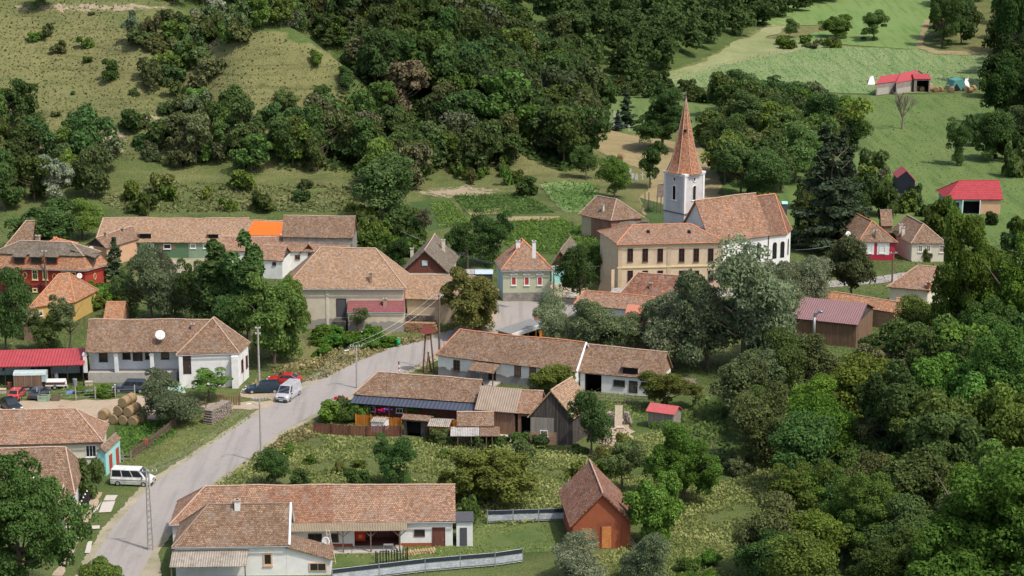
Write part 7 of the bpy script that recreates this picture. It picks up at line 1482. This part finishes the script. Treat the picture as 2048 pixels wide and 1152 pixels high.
for ch in [c for c in pf.children if c.name.startswith('post')]:
    m = MB(); c = sum((Vector(v.co) for v in ch.data.vertices), Vector())/8; z = max(v.co.z for v in ch.data.vertices); m.bar((c.x, c.y, z), (c.x, c.y, z+.14), .09, 8, .05); m.build('knob', M['wframe'], ch)
fence('yard_fence', [(30, 800), (75, 800), (152, 799), (191, 797), (231, 795), (270, 794)], 'wire fence on pale concrete posts along the dirt yard', 1.5, 'wire', M['gutter'], 9, M['concrete'])
fence('garden_fence', [(352, 853), (318, 880), (262, 918)], 'rickety dark stick fence along the vegetable plot', 1.2, 'picket', M['timber'], 2)
fence('garden_fence', [(232, 925), (262, 922)], 'short grey rail fence at the corner of the vegetable plot', 1.1, 'rail', M['grwood'], 1)
fence('garden_gate', [(437, 812), (480, 811)], 'rusty mesh gate in front of the white corner house', 1.3, 'picket', M['rustm'], 3)
fence('garden_fence', [(355, 835), (392, 828), (412, 818)], 'dark stick fence right of the round willow bush', 1.2, 'wire', M['timber'], 1.2)
fence('paddock_fence', [(1150, 800), (1190, 803), (1250, 808), (1310, 812)], 'grey rail fence across the grass in front of the white stable', 1.3, 'rail', M['grwood'], 3)
fence('mesh_fence', [(975, 1048), (1128, 1043)], 'mesh fence with dark top band and white screen left of the red barn', 1.5, 'mesh', M['gutter'], 3.2)
fence('mesh_fence', [(665, 1168), (850, 1146), (990, 1134), (1045, 1126)], 'long mesh fence with white screen along the bottom of the lawn', 1.55, 'mesh', M['gutter'], 4.5)
fence('mesh_enclosure', [(752, 1130), (815, 1122)], 'small dark mesh screen standing on the lawn before the terrace', 1.4, 'picket', M['black'], 1.2)
fence('farm_fence', [(1204, 905), (1222, 888), (1240, 893)], 'dark stick fence at the firewood yard', 1.3, 'rail', M['timber'], 1.2)
r = fence('red_yard_fence', [(173, 590), (205, 590), (228, 585)], 'dark red board fence right of the red mansard house', 1.3, 'board', M['maroonw'])
fence('churchyard_fence', [(1284, 425), (1300, 416), (1330, 428)], 'thin stick fence left of the church tower', 1.3, 'wire', M['timber'], 1.5)
# hay bales --------------------------------------------------------------------
STR = groundm('hay_bale_straw', [(.29, .19, .1), (.4, .29, .17), (.16, .1, .05)], .8, 4, 14, .05)
def bale_proto(r_=.66, L_=1.15):
    V = []; n = 18; rad = [r_, r_*1.02, r_*1.02, r_]; xs_ = [-L_/2, -L_/2+.1, L_/2-.1, L_/2]
    for k in range(4):
        for i in range(n): a = 2*math.pi*i/n; q = (rad[k]-.08*(k in (0, 3)))*(1+.015*math.sin(i*5+k)); V.append((q*math.cos(a), xs_[k], q*math.sin(a)))
    F_ = [(k*n+i, (k+1)*n+i, (k+1)*n+(i+1) % n, k*n+(i+1) % n) for k in range(3) for i in range(n)]+[tuple(range(n)), tuple(range(4*n-1, 3*n-1, -1))]
    me = bpy.data.meshes.new('hay_bale'); me.from_pydata(V, [], F_); me.materials.append(STR); return me
BP = bale_proto()
def bale(p, rz, lab, group, tilt=0.):
    o = bpy.data.objects.new('hay_bale', BP); C.objects.link(o); o.location = p; o.rotation_euler = (0, tilt, rz); tag(o, lab, 'hay bale', group); return o
b0 = gp(250, 849); ax = Vector((.35, 1, 0)).normalized(); sd = Vector((ax.y, -ax.x, 0)); rz = -math.atan2(.35, 1)
lay = [(-1.35, 0, 0, 'front bottom bale at the left of the stack'), (0, 0, 0, 'front bottom bale in the middle of the stack'), (1.35, 0, 0, 'front bottom bale at the right of the stack'), (-1.5, 1.25, 0, 'bottom bale behind the left front one'), (1.55, 1.25, 0, 'bottom bale behind the right front one'),
       (-.68, .1, 1.12, 'middle layer bale at the left of the stack'), (.68, .1, 1.12, 'middle layer bale at the right of the stack'), (.75, 1.3, 1.15, 'middle layer bale at the back right of the stack'), (0, .15, 2.25, 'topmost front bale of the stack'), (.15, 1.35, 2.3, 'topmost back bale of the stack')]
for s_, t_, z, lab in lay: bale(b0+sd*s_*1.0+ax*t_+Vector((0, 0, .66+z)), rz+random.uniform(-.08, .08), 'round hay: '+lab, 'hay bales in the dirt yard')
bale(gp(209, 838)+Vector((0, 0, .66)), rz+.1, 'round hay bale lying alone left of the stack', 'hay bales in the dirt yard')
m = MB(); 
def bush_blob(): pass
bale(T(1242, 318)+Vector((0, 0, .66)), 1.2, 'single pale round bale on the mown field near the graveyard', None)
for u, v in ((1832, 182), (1843, 183), (1852, 180), (1862, 183), (1872, 184), (1880, 183), (1896, 180), (1903, 184), (1932, 182), (1940, 185), (1946, 181), (1850, 176), (1860, 177)): bale(T(u, v)+Vector((0, 0, .66)), random.uniform(0, 3), 'round bale in the row beside the far cattle sheds', 'bales at the far farm')
# green tent and tarps at the far farm
r = empty('green_tent', T(1912, 180), .3, 'green tarpaulin tent over hay at the far farm', 'tent'); m = MB()
m.poly([(-2.4, -1.8, 0), (2.4, -1.8, 0), (2.4, 1.8, 0), (-2.4, 1.8, 0), (-1.3, -1.6, 2.6), (.9, -1.6, 2.9), (.9, 1.6, 2.9), (-1.3, 1.6, 2.6)], [(0, 1, 5, 4), (1, 2, 6, 5), (2, 3, 7, 6), (3, 0, 4, 7), (4, 5, 6, 7)]); m.build('canvas', plain('green_canvas', (.09, .27, .24), .7), r); m = MB(); m.poly([(-2.0, -1.84, .1), (.4, -1.84, .1), (-.9, -1.72, 1.9)], [(0, 1, 2)]); m.build('opening', M['dark'], r)
tarp('white_tarp', [(1735, 170), (1750, 170), (1748, 160), (1737, 160)], 1.2, M['wframe'], 'white sheeted heap left of the far cattle sheds', 'tarpaulin', 5); tarp('white_tarp', [(1925, 180), (1940, 180), (1938, 168), (1928, 168)], 1.8, M['wframe'], 'white sheeted heap right of the green tent', 'tarpaulin', 6)
tarp('manure_heap', [(1785, 184), (1840, 186), (1835, 178), (1790, 178)], .7, plain('manure', (.17, .1, .07), .95), 'brown manure heap in front of the far cattle sheds', 'heap', 7)
# bare tree
p = T(1804, 258); r = empty('bare_tree', p, 0, 'leafless tree standing alone in the pasture', 'tree'); rr = random.Random(4)
m = MB(); m.tube([(0, 0, -.2), (.1, 0, 1.8), (0, 0, 3)], [.32, .25, .2], 7); m.build('trunk', plain('pale_bark', (.25, .22, .19), .9), r)
m = MB(); 
def br(a, d, L, q, k):
    b = a+d*L; m.bar(a, b, q, 4, q*.6)
    if k:
        for _ in range(3): dd = (d+Vector((rr.uniform(-.5, .5), rr.uniform(-.5, .5), rr.uniform(-.05, .4)))).normalized(); br(a.lerp(b, rr.uniform(.5, 1)), dd, L*rr.uniform(.55, .8), q*.6, k-1)
for _ in range(8): d = Vector((rr.uniform(-.55, .55), rr.uniform(-.55, .55), 1)).normalized(); br(Vector((0, 0, rr.uniform(2, 3.2))), d, 2.4, .11, 4)
m.build('crown', plain('bare_twigs', (.2, .16, .13), .9), r)
# gravestones
ST_ = plain('grave_marble', (.62, .62, .6), .6, .15)
def grave(u, v, k, lab, grp):
    p = T(u, v); r = empty('gravestone', p, random.uniform(-.2, .2), lab, 'gravestone', grp); m = MB(); m.box(-.35, .35, -.15, .15, 0, .18); m.build('plinth', M['concrete'], r)
    m = MB()
    if k == 0: m.hexa([(-.25, -.08, .18), (.25, -.08, .18), (.25, .08, .18), (-.25, .08, .18), (-.18, -.06, 1.35), (.18, -.06, 1.35), (.18, .06, 1.35), (-.18, .06, 1.35)])
    else: m.box(-.07, .07, -.06, .06, .18, 1.4); m.box(-.35, .35, -.058, .058, .95, 1.09)
    m.build('headstone', ST_, r)
for i, (u, v) in enumerate([(1188, 228), (1183, 242), (1190, 246), (1201, 231), (1208, 226), (1213, 228), (1214, 235), (1203, 246), (1208, 250), (1229, 234), (1222, 250), (1228, 258), (1250, 254), (1258, 262), (1185, 252), (1196, 252)]): grave(u, v, i % 3 == 1, 'pale gravestone in the upper graveyard behind the wooded spur', 'upper graveyard stones')
for i, (u, v) in enumerate([(1211, 328), (1219, 324), (1234, 336), (1247, 338), (1266, 360), (1273, 361), (1285, 360), (1300, 356), (1260, 350)]): grave(u, v, i % 3 == 0, 'pale gravestone in the lower graveyard left of the church tower', 'lower graveyard stones')
# firewood
LOGM = plain('split_wood_ends', (.42, .25, .14), .9, .4, 0, 8); LOGG = plain('grey_split_wood', (.3, .25, .21), .9, .4, 0, 8)
def woodpile(u0, v0, u1, v1, rowsn, lab, mat, dep=1.0, d=.17, cov=None, seed=1):
    a, b = gp(u0, v0), gp(u1, v1); ex = (b-a).normalized(); ey = Vector((-ex.y, ex.x, 0)); r = random.Random(seed); n = int((b-a).length/d); m = MB()
    for j in range(rowsn):
        for i in range(n-(j//3)):
            c = a+ex*((i+.5+(j % 2)*.5)*d)+Vector((0, 0, d*.5+j*d*.88)); q = d*r.uniform(.38, .55); s = r.uniform(-.08, .12); f = c-ey*s; m.bar(f, c+ey*(dep+r.uniform(-.1, .1)), q, r.choice((5, 6, 4)), q*.9)
    o = m.build('firewood_stack', mat); tag(o, lab, 'firewood', kind='stuff'); return o
woodpile(424, 850, 468, 826, 11, 'round ended stack of split logs beside the road verge', LOGG, 1.2, .19)
woodpile(808, 645, 872, 648, 7, 'dark upper row of firewood against the tan house', LOGG, .8, .2, seed=2); woodpile(808, 664, 876, 666, 8, 'freshly cut orange firewood row in front of the dark row', LOGM, .8, .2, seed=3)
woodpile(638, 652, 660, 656, 5, 'small firewood heap at the left corner of the hall', LOGM, .8, .2, seed=4)
woodpile(1212, 850, 1228, 852, 9, 'left stack of dark firewood in the wood yard', LOGG, .9, .2, seed=5); woodpile(1246, 850, 1265, 851, 9, 'right stack of dark firewood in the wood yard', LOGG, .9, .2, seed=6)
woodpile(806, 1113, 874, 1106, 2, 'scattered pale logs on the lawn behind the mesh fence', plain('fresh_logs', (.6, .42, .24), .9, .3, 0, 6), .5, .28, seed=7)
m = MB()
for i in range(7): p = gp(1230+i*2.2, 856); m.hexa([(p.x-.06+i*.0, p.y, 0), (p.x+.06, p.y, 0), (p.x+.06, p.y+.05, 0), (p.x-.06, p.y+.05, 0), (p.x-.06+.1, p.y+1., 2.6), (p.x+.06+.1, p.y+1., 2.6), (p.x+.16, p.y+1.05, 2.6), (p.x+.04, p.y+1.05, 2.6)])
tag(m.build('leaning_planks', M['timberl']), 'row of pale planks leaning between the two firewood stacks', 'planks')
# ladder, banner, sawhorse, hose post on the terrace lawn
p = gp(668, 1128); r = empty('ladder', p, 0, 'wooden ladder leaning towards the roof wing of the bottom house', 'ladder'); top = Vector((-.7, 1.2, 3.3))
for x in (-.2, .2): m = MB(); m.bar((x, 0, 0), top+Vector((x*.8, 0, 0)), .035, 5); m.build('rail', M['timberl'], r)
m = MB(); [m.bar(Vector((-.2, 0, 0)).lerp(top+Vector((-.16, 0, 0)), t), Vector((.2, 0, 0)).lerp(top+Vector((.16, 0, 0)), t), .025, 4) for t in np.linspace(.08, .95, 10)]; m.build('rungs', M['timberl'], r)
make_dish(gp(652, 1122)+Vector((0, 0, 2.1)), 1.0, (-.5, -1, .3), label='big white satellite dish in front of the terrace of the long bottom house', pole=1.3)
r = empty('banner', gp(718, 1098), 0, 'red cloth hanging at the left side of the dark terrace', 'cloth'); m = MB(); m.box(-.5, .6, 1.05, 1.1, .5, 2.0); m.build('cloth', paint('red_cloth', (.6, .02, .015), .8), r); m = MB(); m.box(-.1, .3, 1.0, 1.04, .8, 1.2); m.build('print', plain('orange_print', (.75, .25, .03)), r)
r = empty('trestle', gp(777, 1108), 0, 'metal trestle table frame on the lawn before the terrace', 'trestle'); m = MB(); m.box(-.5, .5, -.2, .2, 1.0, 1.06); m.build('top', M['gutter'], r)
for x in (-.45, .45):
    for y in (-.25, .25): m = MB(); m.bar((x*1.35, y, 0), (x, y*.5, 1.0), .025, 4); m.build('leg', M['gutter'], r)
r = empty('drain_pipe', gp(690, 1112), 0, 'grey downpipe stand at the terrace front', 'pipe'); m = MB(); m.tube([(0, 0, 0), (0, 0, 1.9), (.25, .15, 2.3)], [.05]*3, 6); m.build('pipe', M['gutter'], r)
bpy.data.objects.remove(r.children[0]); bpy.data.objects.remove(r)
# tank, table at the red roofed house
r = empty('water_tank', T(1893, 430), 0, 'white cubic water tank on the lawn before the red roofed house', 'tank'); m = MB(); m.box(-.5, .5, -.5, .5, .12, 1.1); bevel(m.build('tank_body', M['wframe'], r), .1); m = MB(); m.box(-.55, .55, -.55, .55, 0, .12); m.build('pallet', M['timber'], r)
m = MB(); m.bar((-.15, 0, 1.1), (.15, 0, 1.14), .12, 8); m.build('cap', M['gutter'], r)
chair(1955, 418, 'white plastic chair on the veranda of the red roofed house, left one', .3); chair(1974, 420, 'white plastic chair on the veranda of the red roofed house, right one', -.5)
r = empty('garden_table', T(1965, 419), 0, 'table with blue and white cloth beside the red roofed house', 'table'); m = MB(); m.box(-.9, .9, -.45, .45, .72, .78); m.build('tabletop', plain('blue_white_cloth', (.45, .6, .8), .8, .4, 0, 8), r)
for x in (-.8, .8):
    for y in (-.38, .38): m = MB(); m.bar((x, y, 0), (x, y, .72), .03, 5); m.build('leg', M['wframe'], r)
# antenna masts on roofs
def mast(h, u, v, L_, lab):
    p = wpt(h, h.roofpt(u, v)); r = empty('roof_mast', p, 0, lab, 'mast'); m = MB(); m.bar((0, 0, -.1), (0, 0, L_), .03, 5); m.build('pole', M['rustm'], r); m = MB(); m.bar((0, 0, L_*.1), (-.5, .15, .1), .012, 4); m.build('stay', M['rustm'], r)
mast(BA, 773, 783, 2.1, 'rusty mast on the roof of the awning house'); mast(WL, 888, 704, 2.3, 'rusty mast on the left end of the farmhouse roof'); mast(ww, 385, 700, 1.3, 'thin mast on the white corner building roof')
# dead fallen branches in the orchard
p = T(1790, 925); r = empty('dead_branch', p, 0, 'bare broken brown branches lying over the orchard trees', 'branch'); m = MB(); rr = random.Random(9)
def br(a, d, L, q, k):
    b = a+d*L; m.bar(a, b, q, 5, q*.6)
    if k:
        for _ in range(3): dd = (d+Vector((rr.uniform(-.9, .9), rr.uniform(-.6, .6), rr.uniform(-.5, .3)))).normalized(); br(a.lerp(b, rr.uniform(.3, 1)), dd, L*rr.uniform(.45, .75), q*.6, k-1)
br(Vector((-3.5, -3, 4.8)), Vector((1, .1, -.02)).normalized(), 5, .16, 3); br(Vector((-1, -3, 4.6)), Vector((1, -.2, -.1)).normalized(), 4, .13, 3); br(Vector((0, -2.8, 0)), Vector((.05, 0, 1)), 4.6, .2, 0)
m.build('limbs', plain('dead_wood', (.3, .22, .17), .9, .3), r)
# red flowers
RO = leafm('rose_petals', (.5, .02, .03), (.7, .05, .05)); r_ = np.random.default_rng(5)
def flowers(u, v, z, w_, n, mat, lab, size=.3):
    c = gp(u, v, z); p0 = np.array(c)+r_.normal(size=(n, 3))*np.array([w_, w_*.6, w_*.35]); nn = r_.normal(size=(n, 3)); nn[:, 2] = abs(nn[:, 2]); nn /= np.linalg.norm(nn, axis=1)[:, None]; Vq, Fq2 = leaf_quads(p0, nn, size, r_, .9)
    o = bpy.data.objects.new('flowers', npmesh('flowers', Vq, Fq2, mat, {'rnd': ('FACE', r_.uniform(size=n))})); C.objects.link(o); tag(o, lab, 'flowers', kind='stuff')
flowers(680, 795, 1.6, .5, 40, RO, 'red roses on the tall bush at the roadside garden'); flowers(763, 820, 2.0, .22, 30, leafm('pink_petals', (.7, .03, .2)), 'pink hanging flowers under the blue awning', .2); flowers(776, 818, 2.0, .2, 25, leafm('violet_petals', (.25, .15, .5)), 'violet hanging flowers under the blue awning', .2)
flowers(345, 562, 3.0, 1.3, 60, leafm('orange_petals', (.7, .16, .06)), 'orange blossom in the silvery tree beside the poplars', .35)
# gate at right lane, tree stumps etc.

def barrel(u, v, col, lab, h_=.9, r_=.3):
    r = empty('barrel', gp(u, v), 0, lab, 'barrel'); mt = plain('barrel_paint', col, .6, .15); m = MB(); m.bar((0, 0, 0), (0, 0, h_), r_, 12); m.build('barrel_body', mt, r, False)
    for z in (.3, .6): m = MB(); m.bar((0, 0, z*h_/.9), (0, 0, z*h_/.9+.03), r_+.015, 12); m.build('hoop', M['gutter'], r)
barrel(300, 783, (.05, .3, .5), 'blue barrel between the people carrier and the green sheet'); barrel(489, 786, (.6, .58, .54), 'white round boulder like drum at the corner of the white building', .5, .3); barrel(497, 779, (.6, .58, .54), 'second white drum near the bonnet of the estate car', .45, .25)
barrel(1010, 868, (.3, .2, .12), 'brown barrel in the concrete farmyard'); barrel(1205, 852, (.12, .12, .14), 'dark barrel left of the firewood stacks'); barrel(150, 771, (.25, .25, .27), 'grey drum under the right end of the red shed roof'); barrel(20, 778, (.4, .12, .08), 'rusty red drum under the left end of the red shed roof')
m = MB(); m.box(-.45, .45, -.3, .3, 0, .5); m.box(-.5, .5, -.35, .35, .5, .56)
for i, (u, v, lab) in enumerate([(178, 771, 'wooden box against the veranda base'), (1240, 862, 'pale low table in the wood yard'), (5, 786, 'wooden box at the left edge under the red roof')]):
    k = MB(); k.v, k.f = list(m.v), list(m.f); o = k.build('wooden_box', M['timberl']); o.location = gp(u, v); tag(o, lab, 'box')
